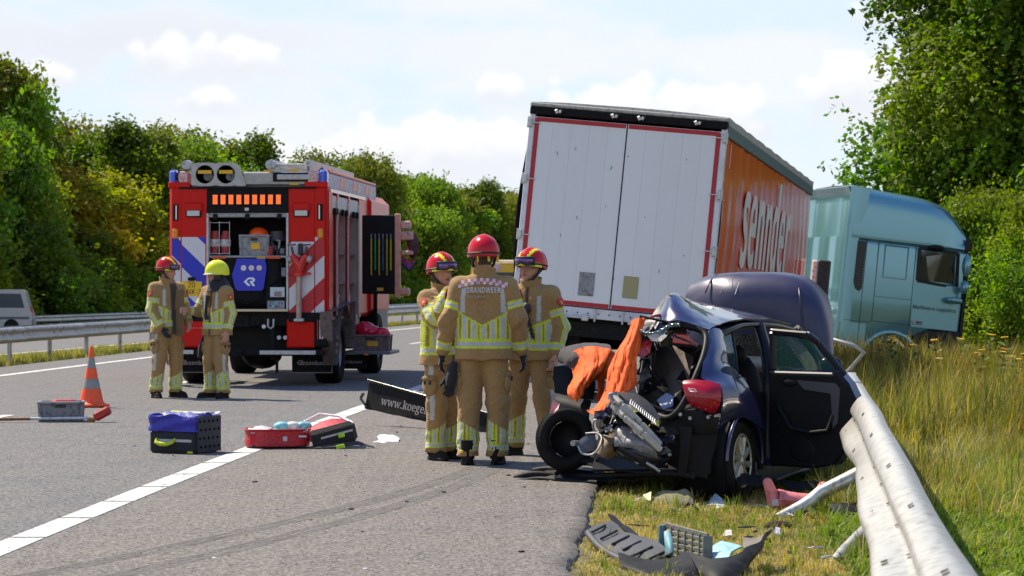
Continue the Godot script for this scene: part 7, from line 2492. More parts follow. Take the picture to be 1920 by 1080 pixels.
func add_head(mb: Mb, head: Transform3D, skin: Color, near: bool) -> void:
	var f := Flesh.new(Vector3(-0.12, -0.09, -0.14), Vector3(0.12, 0.26, 0.17), 0.0055 if near else 0.008, 0.009)
	f.bone(Vector3(0, 0.13, -0.02), Vector3(0, 0.135, 0.02), 0.083, 0.08)       # skull
	f.bone(Vector3(0, 0.06, 0.02), Vector3(0, 0.02, 0.055), 0.062, 0.036)      # jaw
	f.bone(Vector3(-0.03, 0.055, 0.05), Vector3(0.03, 0.055, 0.05), 0.035, 0.035)   # cheeks
	f.bone(Vector3(0, -0.06, -0.01), Vector3(0, 0.06, -0.02), 0.054, 0.055)    # neck
	f.bone(Vector3(0, 0.105, 0.095), Vector3(0, 0.07, 0.112), 0.008, 0.013)    # nose
	f.bone(Vector3(-0.012, 0.068, 0.1), Vector3(0.012, 0.068, 0.1), 0.009, 0.009)
	f.bone(Vector3(-0.035, 0.118, 0.078), Vector3(0.035, 0.118, 0.078), 0.012, 0.012)   # brow
	f.bone(Vector3(-0.016, 0.036, 0.084), Vector3(0.016, 0.036, 0.084), 0.009, 0.009)   # lips
	f.bone(Vector3(0, 0.006, 0.078), Vector3(0, 0.004, 0.08), 0.018, 0.016)    # chin
	for s in [-1.0, 1.0]:
		f.bone(Vector3(s * 0.083, 0.115, -0.01), Vector3(s * 0.08, 0.07, 0.0), 0.013, 0.01)
	f.run()
	var cols := PackedColorArray()
	cols.resize(f.verts.size())
	for i in f.verts.size():
		var p := f.verts[i]
		var c := skin
		if p.z > 0.08 and absf(p.x) < 0.024 and absf(p.y - 0.036) < 0.008: c = Color(0.36, 0.12, 0.1) if absf(p.y - 0.036) > 0.0025 else Color(0.13, 0.04, 0.035)
		if p.z > 0.06 and absf(absf(p.x) - 0.034) < 0.02 and absf(p.y - 0.121) < 0.006: c = Color(0.12, 0.07, 0.04)
		if p.y > 0.03 and p.z < -0.035 and p.y < 0.13 or p.y > 0.16: c = Color(0.09, 0.055, 0.03)     # short hair
		cols[i] = c * (1.0 + 0.1 * noise.get_noise_3dv(p * 400.0))
	var keep := mb.t
	mb.t = head
	f.pour(mb, cols)
	for s in [-1.0, 1.0]:
		mb.c = Color(0.62, 0.6, 0.57)
		mb.ball(Vector3(s * 0.033, 0.1, 0.076), Vector3(0.0135, 0.009, 0.012), 10)
		mb.c = Color(0.03, 0.03, 0.03)
		mb.ball(Vector3(s * 0.033, 0.1, 0.0855), Vector3(0.0055, 0.006, 0.004), 8)
	mb.t = keep
func dome(mb: Mb, r: Vector3, c: Vector3, col_of: int) -> void:   # helmet shell from the crown to an arched rim
	var rows := []
	var cols := []
	var red := Color(0.5, 0.008, 0.02)
	var yel := Color(0.72, 0.75, 0.03)
	for i in 15:
		var row := PackedVector3Array()
		var crow := PackedColorArray()
		for j in 49:
			var a := TAU * j / 48.0
			var rim := -0.18 - 0.2 * smoothstep(0.0, -0.8, cos(a)) - 0.1 * pow(sin(a), 4.0)
			var e := lerpf(PI * 0.5, asin(clampf(rim, -0.7, 0.5)), i / 14.0)
			var ridge := 1.0 + 0.035 * exp(-pow(sin(a) * cos(e) / 0.12, 2.0)) * smoothstep(-0.1, 0.4, sin(e))
			var flare := 1.0 + 0.05 * smoothstep(0.86, 1.0, i / 14.0)
			row.append(c + Vector3(sin(a) * cos(e) * r.x * flare, sin(e) * r.y * ridge, cos(a) * cos(e) * r.z * flare))
			var q := red
			if col_of == 2: q = yel
			elif col_of == 1:
				var x := absf(sin(a) * cos(e))
				if x > 0.3 and x < 0.5 and cos(a) * cos(e) > -0.2 and i > 2: q = yel
				if i >= 12 and cos(a) > 0.2: q = yel
			elif i >= 13 and absf(sin(a)) > 0.3: q = Color(0.3, 0.01, 0.02)
			crow.append(q)
		rows.append(row)
		cols.append(crow)
	mb.sheet(rows, 0.006, cols)
func make_helmet(o: Node3D, head: Transform3D, kind: int) -> void:
	var mb := Mb.new()
	mb.t = head
	if kind == 2: dome(mb, Vector3(0.132, 0.15, 0.16), Vector3(0, 0.135, -0.015), 2)
	else: dome(mb, Vector3(0.122, 0.138, 0.15), Vector3(0, 0.14, -0.01), kind)
	var h := part(mb, "helmet", M.helmet, o)
	if kind == 2:
		for s in [-1.0, 1.0]:
			mb = Mb.new()
			mb.t = head
			mb.c = Color(0.02, 0.02, 0.022)
			mb.ball(Vector3(s * 0.118, 0.06, 0.02), Vector3(0.026, 0.055, 0.05), 12)
			part(mb, "ear_shell", M.satin, h)
		mb = Mb.new()
		mb.t = head
		var rows := []
		for i in 3:
			var row := PackedVector3Array()
			for j in 13:
				var a := lerpf(-1.2, 1.2, j / 12.0)
				row.append(Vector3(sin(a) * (0.128 + 0.012 * i), 0.125 - 0.008 * i, cos(a) * (0.145 + 0.022 * i) - 0.01))
			rows.append(row)
		mb.c = Color(0.7, 0.72, 0.6)
		mb.sheet(rows, 0.006)
		part(mb, "brim", M.helmet, h)
		# dark neck guard and scarf
		mb = Mb.new()
		mb.t = head
		mb.c = Color(0.02, 0.022, 0.035)
		rows = []
		for i in 5:
			var row := PackedVector3Array()
			for j in 25:
				var a := TAU * j / 24.0
				row.append(Vector3(sin(a) * (0.09 + 0.018 * i), 0.06 - 0.045 * i, cos(a) * (0.085 + 0.02 * i) - 0.02))
			rows.append(row)
		mb.sheet(rows, 0.008)
		part(mb, "neck_guard", M.cloth, o)
		return
	# strap round the shell, goggles, chin strap
	mb = Mb.new()
	mb.t = head
	mb.c = Color(0.018, 0.018, 0.02)
	var band := []
	for i in 37:
		var a := TAU * i / 36.0
		band.append(Vector3(sin(a) * 0.127, 0.138 - 0.02 * (0.5 - 0.5 * cos(a)), cos(a) * 0.154 - 0.01))
	mb.tube(band, 0.009, 6, false)
	part(mb, "goggle_strap", M.satin, h)
	mb = Mb.new()
	mb.t = head
	var rows := []
	for i in 5:
		var v := i / 4.0
		var row := PackedVector3Array()
		for j in 15:
			var a := lerpf(-1.0, 1.0, j / 14.0)
			var nose := 0.018 * exp(-pow(a / 0.25, 2.0))
			row.append(Vector3(sin(a) * 0.125, 0.125 + lerpf(nose, 0.062, v), cos(a) * 0.152 + 0.014 * sin(v * PI)))
		rows.append(row)
	mb.c = Color(1, 1, 1)
	mb.sheet(rows, 0.012)
	var go := part(mb, "goggle_lens", M.goggle, h)
	mb = Mb.new()
	mb.t = head
	mb.c = Color(0.02, 0.02, 0.022)
	var edge := []
	for j in 15: edge.append(rows[0][j])
	for i in range(1, 4): edge.append(rows[i][14])
	for j in 15: edge.append(rows[4][14 - j])
	for i in range(1, 4): edge.append(rows[4 - i][0])
	mb.tube(edge, 0.0105, 6, false, true)
	part(mb, "goggle_frame", M.satin, go)
	mb = Mb.new()
	mb.t = head
	mb.c = Color(0.02, 0.02, 0.022)
	for s in [-1.0, 1.0]:
		mb.tube([Vector3(s * 0.096, 0.11, -0.01), Vector3(s * 0.09, 0.05, 0.01), Vector3(s * 0.055, -0.005, 0.05), Vector3(0.0, -0.022, 0.075)], 0.012, 6)
		mb.tube([Vector3(s * 0.092, 0.1, -0.06), Vector3(s * 0.09, 0.05, 0.01)], 0.01, 6)
	part(mb, "chin_strap", M.satin, h)
	if kind == 0:
		mb = Mb.new()
		mb.t = head
		mb.c = Color(0.75, 0.5, 0.02)
		for q in [[-0.9, -0.12], [0.0, -0.15], [0.9, -0.12]]:
			mb.box(Vector3(sin(q[0]) * 0.105, 0.072, q[1]), Vector3(0.02, 0.05, 0.012), 0.003, Basis(Vector3.UP, q[0]))
		part(mb, "yellow_tab", M.satin, h)
var back_map := {}
func back_at(x: float, y: float) -> Vector3:   # the back of the jacket
	var i := floori(x / 0.02)
	var j := floori(y / 0.02)
	var z := 0.0
	for a in 2:
		for b in 2: z += back_map.get(Vector2i(i + a, j + b), -0.12) * (x / 0.02 - i if a else 1.0 - (x / 0.02 - i)) * (y / 0.02 - j if b else 1.0 - (y / 0.02 - j))
	return Vector3(x, y, z + 0.004)
func back_print(o: Node3D) -> void:
	for k in 2:
		var tm := TextMesh.new()
		var ft := SystemFont.new()
		ft.font_names = PackedStringArray(["Droid Sans"])
		ft.font_weight = 700 if k == 0 else 400
		tm.font = ft
		tm.text = "BRANDWEER" if k == 0 else "Limburg-Noord"
		tm.font_size = 64
		tm.pixel_size = (0.044 if k == 0 else 0.021) / 64.0 / 0.72
		tm.depth = 0.004
		tm.curve_step = 1.0
		var arr := tm.get_mesh_arrays()
		var v: PackedVector3Array = arr[Mesh.ARRAY_VERTEX]
		var mb := Mb.new()
		mb.flat()
		mb.c = Color(0.62, 0.6, 0.56)
		var idx: PackedInt32Array = arr[Mesh.ARRAY_INDEX] if arr[Mesh.ARRAY_INDEX] != null else PackedInt32Array(range(v.size()))
		for i in idx:
			var p := v[i]
			var b := back_at((-p.x + (0.0 if k == 0 else 0.085)) * 0.74 - 0.006, (1.405 if k == 0 else 1.352) + p.y)
			mb.v(b + Vector3(0, 0, -0.014 - p.z))
		part(mb, "back_lettering", M.satin, o)
	# red and white chequered band over the shoulders
	for r in 2:
		for i in 16:
			var mb := Mb.new()
			mb.c = Color(0.62, 0.6, 0.58) if (i + r) % 2 else Color(0.55, 0.16, 0.13)
			var x0 := -0.2 + i * 0.025
			var rows := []
			for a in 3:
				var row := PackedVector3Array()
				for b in 3:
					var q := back_at(x0 + 0.0125 * b, 1.448 + r * 0.026 + 0.013 * a - 0.9 * x0 * x0)
					row.append(q + Vector3(0, 0.004, -0.009))
				rows.append(row)
			mb.sheet(rows)
			part(mb, "check", M.satin, o)
func make_people() -> void:
	M.boot = mat(Color(1, 1, 1), 0.75, 0.0, M.dirt_tex, 4.0)
	M.boot.metallic_specular = 0.25
	M.helmet = mat(Color(1, 1, 1), 0.2)
	M.helmet.metallic_specular = 0.4
	M.goggle = mat(Color(0.16, 0.1, 0.24), 0.05, 0.6)
	var b := make_person({"label": "firefighter seen from behind with BRANDWEER on the back, between two colleagues", "at": Vector3(-0.235, 0, -21.35), "yaw": PI - 0.05, "scale": 1.035, "cell": 0.009, "nod": 0.12, "look": 0.35, "helmet": 0, "print": true, "gloves": 3, "trim": false, "curl": 0.45, "toe": 0.1,
		"joints": {"el": Vector3(0.285, 1.16, -0.035), "wl": Vector3(0.335, 0.90, 0.02), "er": Vector3(-0.275, 1.17, -0.03), "wr": Vector3(-0.31, 0.90, 0.05), "kl": Vector3(0.12, 0.5, 0.02), "kr": Vector3(-0.115, 0.5, 0.02), "al": Vector3(0.13, 0.09, -0.03), "ar": Vector3(-0.11, 0.09, 0.0)}})
	back_print(b)
	# a pair of gloves clipped to the belt
	for k in 2:
		var gl := Mb.new()
		gl.c = Color(0.02, 0.02, 0.022)
		gl.t = Transform3D(Basis.from_euler(Vector3(0.1, 0.3 * k, 0.15)), Vector3(0.24 + 0.02 * k, 0.80 - 0.02 * k, -0.06 + 0.05 * k))
		gl.tube([Vector3(0, 0.03, 0), Vector3(0, -0.05, 0), Vector3(0, -0.12, 0.01), Vector3(0, -0.17, 0.01)], [0.03, 0.042, 0.05, 0.04], 10)
		for j in 4: gl.tube([Vector3(-0.03 + j * 0.02, -0.16, 0.01), Vector3(-0.033 + j * 0.022, -0.23 - 0.01 * sin(j * 1.2), 0.02)], [0.0125, 0.01], 6)
		gl.tube([Vector3(0.045, -0.1, 0.01), Vector3(0.07, -0.16, 0.02)], [0.014, 0.011], 6)
		part(gl, "hanging_glove", M.cloth, b)
	var a := make_person({"label": "firefighter left of the trio, holding a hand to the face", "at": Vector3(-0.6, 0, -21.95), "yaw": 0.85, "scale": 0.96, "cell": 0.0095, "nod": -0.02, "look": -0.25, "helmet": 1, "gloves": 0, "trim": true, "curl": 0.7, "toe": 0.3,
		"joints": {"er": Vector3(-0.27, 1.25, 0.17), "wr": Vector3(-0.11, 1.52, 0.19), "el": Vector3(0.27, 1.15, 0.02), "wl": Vector3(0.22, 0.93, 0.14), "kl": Vector3(0.1, 0.5, 0.02), "kr": Vector3(-0.1, 0.5, 0.03), "al": Vector3(0.09, 0.09, -0.03), "ar": Vector3(-0.09, 0.09, 0.0)}})
	var c := make_person({"label": "firefighter with goggles and glasses right of the trio, facing left", "at": Vector3(0.165, 0, -22.45), "yaw": -0.38, "scale": 0.985, "cell": 0.0095, "nod": -0.04, "look": -0.3, "helmet": 1, "gloves": 0, "trim": true, "curl": 0.6, "toe": 0.35,
		"joints": {"el": Vector3(0.28, 1.15, -0.02), "wl": Vector3(0.265, 0.9, 0.06), "er": Vector3(-0.27, 1.16, 0.0), "wr": Vector3(-0.24, 0.93, 0.12), "kl": Vector3(0.15, 0.5, 0.06), "kr": Vector3(-0.13, 0.5, 0.02), "al": Vector3(0.2, 0.09, 0.03), "ar": Vector3(-0.17, 0.09, -0.04)}})
	# his radio with its coiled lead, and glasses
	var rd := Mb.new()
	rd.c = Color(0.03, 0.025, 0.04)
	rd.ball(Vector3(0.01, 1.31, 0.14), Vector3(0.042, 0.055, 0.03), 12)
	rd.box(Vector3(0.0, 1.32, 0.165), Vector3(0.035, 0.04, 0.02), 0.008)
	var lead := []
	for i in 40:
		var t := i / 39.0
		lead.append(Vector3(0.03 + 0.05 * sin(t * PI) + 0.008 * cos(i * 1.8), 1.27 - 0.22 * sin(t * PI * 0.9) , 0.15 + 0.006 * sin(i * 1.8)))
	rd.tube(lead, 0.009, 6)
	part(rd, "radio", M.satin, c)
	var gs := Mb.new()
	gs.c = Color(0.2, 0.2, 0.22)
	gs.t = Transform3D(Basis.from_euler(Vector3(0.08, -0.4, 0.0)), Vector3(0, 1.57, 0.0))
	for s in [-1.0, 1.0]:
		var lens := []
		for i in 16: lens.append(Vector3(s * 0.034 + cos(TAU * i / 16) * 0.025, 0.098 + sin(TAU * i / 16) * 0.017, 0.108))
		gs.tube(lens, 0.002, 5, false, true)
		gs.tube([Vector3(s * 0.059, 0.1, 0.106), Vector3(s * 0.086, 0.103, 0.0)], 0.002, 5)
	gs.tube([Vector3(-0.009, 0.1, 0.112), Vector3(0.009, 0.1, 0.112)], 0.002, 5)
	part(gs, "glasses", M.chrome, c)
	var d := make_person({"label": "firefighter in a red helmet far left, jacket open, talking to a colleague", "at": Vector3(-4.53, 0, -33.6), "yaw": 0.75, "scale": 1.0, "cell": 0.014, "nod": 0.12, "look": 0.45, "helmet": 1, "gloves": 2, "trim": true, "curl": 0.4, "open": true, "toe": 0.3,
		"joints": {"er": Vector3(-0.27, 1.14, 0.04), "wr": Vector3(-0.2, 0.92, 0.17), "el": Vector3(0.27, 1.15, 0.05), "wl": Vector3(0.2, 0.98, 0.2), "kl": Vector3(0.11, 0.51, 0.05), "kr": Vector3(-0.12, 0.51, 0.0), "al": Vector3(0.12, 0.09, 0.02), "ar": Vector3(-0.14, 0.09, -0.06)}})
	var e := make_person({"label": "firefighter in a bright yellow helmet gesturing behind the fire engine", "at": Vector3(-3.86, 0, -33.5), "yaw": -0.72, "scale": 0.97, "cell": 0.014, "nod": 0.1, "look": -0.5, "helmet": 2, "gloves": 0, "trim": true, "curl": 0.5, "toe": 0.3,
		"joints": {"er": Vector3(-0.26, 1.17, 0.1), "wr": Vector3(-0.23, 1.18, 0.34), "el": Vector3(0.27, 1.14, -0.01), "wl": Vector3(0.27, 0.9, 0.06), "kl": Vector3(0.11, 0.51, 0.03), "kr": Vector3(-0.11, 0.51, 0.03), "al": Vector3(0.14, 0.09, 0.0), "ar": Vector3(-0.13, 0.09, 0.0)}})
	for q in [[d, 0.0], [e, 1.0]]:
		var hs := Mb.new()
		hs.c = Color(0.025, 0.025, 0.03)
		if q[1] > 0.5:
			hs.tube([Vector3(-0.03, 1.38, 0.14), Vector3(-0.04, 1.25, 0.16), Vector3(-0.05, 1.12, 0.16), Vector3(-0.04, 1.06, 0.15)], [0.03, 0.02, 0.024, 0.03], 8)
			hs.tube([Vector3(-0.2, 0.82, 0.05), Vector3(-0.25, 0.66, 0.06), Vector3(-0.28, 0.54, 0.06)], [0.035, 0.045, 0.03], 8)
			part(hs, "lamp_and_gloves", M.cloth, q[0])
		else:
			hs.c = Color(0.2, 0.125, 0.055)
			var rows := []
			for i in 8:
				var y := 1.42 - i * 0.085
				rows.append(PackedVector3Array([Vector3(0.05, y, 0.145 - 0.01 * i), Vector3(0.09, y, 0.2 - 0.003 * i), Vector3(0.12, y, 0.215 + 0.002 * i)]))
			hs.sheet(rows, 0.015)
			part(hs, "open_jacket_flap", M.cloth, q[0])
# ---------- things on the road and the verge ----------
func put(o: Node3D, called: String, label: String, category: String, grp := "") -> Node3D:
	o.name = numbered(called)
	tag(o, label, category, grp)
	return o
func scrap(called: String, label: String, category: String, m: Material, rows: Array, thick := 0.006, n := 4, rough := 0.0, col := Color(1, 1, 1), grp := "") -> MeshInstance3D:   # a bent sheet that lies on its own
	var mid := at(rows[0][0][0], rows[0][0][1], rows[0][0][2])
	var inv := Transform3D(Basis(), mid).affine_inverse()
	var mb := Mb.new()
	mb.c = col
	var fine := finer(grid(rows, inv), n, rough, called.hash() % 100)
	if category == "cloth": fine = folds(fine, 0.011)
	mb.sheet(fine, thick)
	var o := part(mb, numbered(called), m, self)
	o.position = mid
	tag(o, label, category, grp)
	return o
func make_cone() -> void:
	var o := thing("traffic_cone", "orange and white-banded traffic cone on the left lane", "traffic cone", Vector3(-5.11, 0.004, -31.1))
	var mb := Mb.new()
	mb.c = Color(1, 1, 1)
	mb.box(Vector3(0, 0.02, 0), Vector3(0.38, 0.035, 0.38), 0.012, Basis(Vector3.UP, 0.35))
	mb.lathe_s([Vector2(0.19, 0.035), Vector2(0.155, 0.05), Vector2(0.142, 0.075)], 28)
	part(mb, "base", M.fluor, o)
	var prof := [[0.075, 0.142, 0], [0.22, 0.112, 0], [0.222, 0.109, 1], [0.34, 0.084, 1], [0.342, 0.081, 0], [0.47, 0.06, 0], [0.472, 0.056, 1], [0.595, 0.036, 1], [0.597, 0.034, 0], [0.72, 0.022, 0], [0.735, 0.012, 0]]
	var k := 0
	for q in [[0, 1, 0], [2, 3, 1], [4, 5, 0], [6, 7, 1], [8, 10, 0]]:
		mb = Mb.new()
		var pr := []
		for i in range(q[0], q[1] + 1): pr.append(Vector2(prof[i][1], prof[i][0]))
		if q[2]: mb.c = Color(0.26, 0.27, 0.25)
		mb.lathe_s(pr, 28)
		part(mb, "reflective_sleeve" if q[2] else "cone_ring", M.sleeve if q[2] else M.fluor, o)
		k += 1
func make_broom() -> void:
	var o := thing("broom", "long broom with brown and white handle and red brush lying behind the grey crate", "broom", Vector3(-4.5, 0.02, -27.75))
	var mb := Mb.new()
	mb.c = Color(0.2, 0.09, 0.03)
	mb.tube([Vector3(-1.6, 0.01, 0.1), Vector3(-0.72, 0.018, 0.02)], 0.017, 8)
	part(mb, "wooden_handle", M.satin, o)
	mb = Mb.new()
	mb.c = Color(0.6, 0.6, 0.62)
	mb.tube([Vector3(-0.72, 0.018, 0.02), Vector3(-0.1, 0.025, -0.02)], 0.016, 8)
	part(mb, "white_sleeve", M.satin, o)
	mb = Mb.new()
	mb.c = Color(0.36, 0.17, 0.05)
	mb.box(Vector3(0.0, 0.04, 0), Vector3(0.22, 0.06, 0.07), 0.015, Basis(Vector3.BACK, 0.5))
	part(mb, "brush_block", M.satin, o)
	mb = Mb.new()
	mb.c = Color(0.45, 0.03, 0.02)
	mb.box(Vector3(0.06, 0.075, 0), Vector3(0.19, 0.1, 0.1), 0.02, Basis(Vector3.BACK, 0.5))
	part(mb, "bristles", M.satin, o)
	var b := thing("red_pan", "red plastic scoop at the left edge beside the broom handle", "scoop", Vector3(-5.78, 0.0, -27.9))
	mb = Mb.new()
	mb.c = Color(0.5, 0.03, 0.02)
	mb.sheet([PackedVector3Array([Vector3(-0.14, 0.01, 0.1), Vector3(0, 0.0, 0.1), Vector3(0.14, 0.01, 0.1)]), PackedVector3Array([Vector3(-0.14, 0.09, -0.1), Vector3(0, 0.08, -0.12), Vector3(0.14, 0.09, -0.1)])], 0.01)
	part(mb, "scoop_plate", M.satin, b)
	mb = Mb.new()
	mb.c = Color(0.45, 0.03, 0.02)
	mb.box(Vector3(0, 0.05, -0.12), Vector3(0.28, 0.09, 0.02), 0.006)
	part(mb, "scoop_back", M.satin, b)
func make_bags() -> void:
	# blue and black bag, its top folded open
	var o := thing("blue_bag", "blue and black rescue bag with a yellow handle left of the red bag", "bag", Vector3(-2.93, 0, -22.9), Basis(Vector3.UP, -0.42))
	var mb := Mb.new()
	mb.c = Color(0.022, 0.022, 0.025)
	mb.box(Vector3(0, 0.1, 0), Vector3(0.5, 0.2, 0.42), 0.03)
	part(mb, "lower_half", M.cloth, o)
	mb = Mb.new()
	var rows := []
	for i in 7:
		var row := PackedVector3Array()
		for j in 49:
			var a := TAU * j / 48.0
			var q := sq(a, 0.25, 0.21)
			var r := 1.0 + 0.03 * sin(i * 1.3 + a * 3.0) + 0.06 * noise.get_noise_2d(a * 120.0 * sin(a * 0.5), i * 60.0)
			row.append(Vector3(q.x * r, 0.195 + i * 0.024 + 0.012 * sin(a * 5.0) * i / 6.0, q.y * r))
		rows.append(row)
	rows.reverse()
	mb.c = Color(0.03, 0.025, 0.36)
	mb.sheet(rows, 0.012)
	part(mb, "blue_upper_wall", M.gloss_cloth, o)
	mb = Mb.new()
	rows = []
	for i in 11:
		var row := PackedVector3Array()
		for j in 11:
			var x := lerpf(-0.25, 0.25, j / 10.0)
			var z := lerpf(-0.21, 0.2, i / 10.0)
			row.append(Vector3(x, 0.33 + 0.018 * sin(x * 9.0 + i) + 0.035 * noise.get_noise_2d(x * 500.0, z * 500.0) - 0.07 * smoothstep(0.0, -0.2, x) * smoothstep(-0.1, 0.15, z), z))
		rows.append(row)
	mb.c = Color(0.12, 0.13, 0.35)
	mb.sheet(rows, 0.008)
	part(mb, "folded_cover", M.gloss_cloth, o)
	for q in [[Vector3(-0.1, 0.352, -0.16), Vector3(0.26, 0.012, 0.05), Color(0.6, 0.62, 0.05)], [Vector3(0.1, 0.355, -0.02), Vector3(0.26, 0.012, 0.2), Color(0.45, 0.46, 0.5)]]:
		strip_box(o, "cover_stripe", M.gloss_cloth, q[0], q[1], q[2], 0.005)
	strip_box(o, "side_panel", M.cloth, Vector3(0.256, 0.17, 0.0), Vector3(0.012, 0.32, 0.4), Color(0.026, 0.026, 0.028), 0.005)
	for i in 5:
		for j in 4:
			mb = Mb.new()
			mb.c = Color(0.012, 0.012, 0.013)
			mb.ball(Vector3(0.262, 0.06 + j * 0.075, -0.15 + i * 0.075 + 0.02 * (j % 2)), Vector3(0.012, 0.012, 0.014), 8)
			part(mb, "rubber_stud", M.rubber, o)
	strip_box(o, "reflective_strip", M.sleeve, Vector3(0.02, 0.115, 0.2115), Vector3(0.36, 0.024, 0.004), Color(0.45, 0.47, 0.47))
	mb = Mb.new()
	mb.c = Color(0.55, 0.62, 0.03)
	mb.tube([Vector3(-0.16, 0.13, 0.21), Vector3(-0.15, 0.1, 0.24), Vector3(-0.1, 0.085, 0.25), Vector3(-0.03, 0.085, 0.25), Vector3(0.02, 0.1, 0.24), Vector3(0.03, 0.13, 0.21)], [0.012, 0.016, 0.02, 0.02, 0.016, 0.012], 8)
	part(mb, "carry_handle", M.cloth, o)
	mb = Mb.new()
	mb.c = Color(0.55, 0.62, 0.03)
	mb.box(Vector3(0.2, 0.015, 0.235), Vector3(0.05, 0.02, 0.03), 0.006)
	part(mb, "zip_tag", M.cloth, o)
	# red bag: tub with a raised lid
	o = thing("red_bag", "open red first-aid bag with pale contents standing on the white line", "bag", Vector3(-2.16, 0, -23.55), Basis(Vector3.UP, 0.2))
	mb = Mb.new()
	mb.c = Color(0.5, 0.012, 0.025)
	rows = []
	for i in 5:
		var row := PackedVector3Array()
		for j in 41:
			var a := TAU * j / 40.0
			var c := cos(a)
			var sn := sin(a)
			var e := pow(pow(absf(c), 4.0) + pow(absf(sn), 4.0), -0.25)
			row.append(Vector3(c * e * (0.29 + 0.006 * sin(i * 2.0)), 0.02 + i * 0.037, sn * e * 0.2 * (1.0 + 0.02 * sin(i * 2.0))))
		rows.append(row)
	rows.reverse()
	mb.sheet(rows, 0.012)
	part(mb, "red_wall", M.gloss_cloth, o)
	mb = Mb.new()
	mb.c = Color(0.4, 0.01, 0.02)
	mb.tube(Array(rows[0]).slice(0, 40), 0.011, 6, false, true)
	part(mb, "piping", M.cloth, o)
	strip_box(o, "bag_bottom", M.cloth, Vector3(0, 0.02, 0), Vector3(0.5, 0.02, 0.36), Color(0.02, 0.02, 0.02))
	mb = Mb.new()
	mb.c = Color(0.55, 0.56, 0.58)
	rows = []
	for i in 9:
		var row := PackedVector3Array()
		for j in 9:
			row.append(Vector3(lerpf(-0.26, 0.26, j / 8.0), 0.15 + 0.05 * noise.get_noise_2d(i * 90.0, j * 70.0) + 0.03 * sin(j * 0.8), lerpf(0.18, -0.18, i / 8.0)))
		rows.append(row)
	mb.sheet(rows, 0.01)
	part(mb, "packed_dressings", M.satin, o)
	mb = Mb.new()
	mb.c = Color(0.5, 0.012, 0.025)
	var lid := []
	for i in 6:
		var row := PackedVector3Array()
		var f := i / 5.0
		for j in 6:
			var g := j / 5.0
			row.append(Vector3(0.27 + 0.42 * f, 0.13 + 0.12 * sin(f * 2.2) - 0.05 * g, lerpf(-0.24, 0.2, g) - 0.0 + 0.03 * sin(f * 3.0)))
		lid.append(row)
	mb.sheet(lid, 0.03)
	part(mb, "lid", M.gloss_cloth, o)
	mb = Mb.new()
	mb.tube([Vector3(0.24, 0.2, -0.24), Vector3(0.42, 0.29, -0.25), Vector3(0.6, 0.27, -0.22), Vector3(0.7, 0.22, -0.1), Vector3(0.69, 0.2, 0.1)], 0.012, 6)
	mb.c = Color(0.4, 0.01, 0.02)
	part(mb, "lid_piping", M.cloth, o)
	mb = Mb.new()
	mb.c = Color(0.02, 0.02, 0.022)
	mb.box(Vector3(0.5, 0.11, 0.2), Vector3(0.42, 0.2, 0.09), 0.04, Basis(Vector3.BACK, 0.25))
	part(mb, "black_back", M.cloth, o)
	strip_box(o, "reflective_strip", M.sleeve, Vector3(0.52, 0.13, 0.249), Vector3(0.3, 0.018, 0.004), Color(0.45, 0.47, 0.47), 0.0, Basis(Vector3.BACK, 0.25))
	for q in [[Vector3(0.56, 0.12, 0.26), 0.06], [Vector3(0.54, 0.02, 0.34), 0.08]]:
		mb = Mb.new()
		mb.c = Color(0.35, 0.6, 0.03)
		mb.box(q[0], Vector3(q[1], 0.045, 0.02), 0.008, Basis(Vector3.BACK, 0.2))
		part(mb, "buckle", M.gloss, o)
	mb = Mb.new()
	mb.c = Color(0.02, 0.02, 0.022)
	mb.sheet([PackedVector3Array([Vector3(0.3, 0.01, 0.3), Vector3(0.5, 0.02, 0.34), Vector3(0.7, 0.04, 0.33), Vector3(0.86, 0.012, 0.3)]), PackedVector3Array([Vector3(0.3, 0.01, 0.25), Vector3(0.5, 0.05, 0.29), Vector3(0.7, 0.07, 0.28), Vector3(0.86, 0.015, 0.24)])], 0.008)
	part(mb, "shoulder_strap", M.cloth, o)
	mb = Mb.new()
	for k in 3:
		mb.c = [Color(0.2, 0.55, 0.62), Color(0.6, 0.62, 0.62), Color(0.2, 0.55, 0.62)][k]
		mb.ball(Vector3(0.05 + k * 0.1, 0.19, -0.06), Vector3(0.08, 0.045, 0.06), 12)
	part(mb, "blue_white_packet", M.satin, o)
	for q in [[0.05, 0.09], [0.21, 0.11]]:
		strip_box(o, "white_zip_pull", M.white, Vector3(q[0], q[1], 0.203), Vector3(0.03 + q[0] * 0.2, 0.05 - q[0] * 0.15, 0.008), Color(0.8, 0.8, 0.8), 0.003)
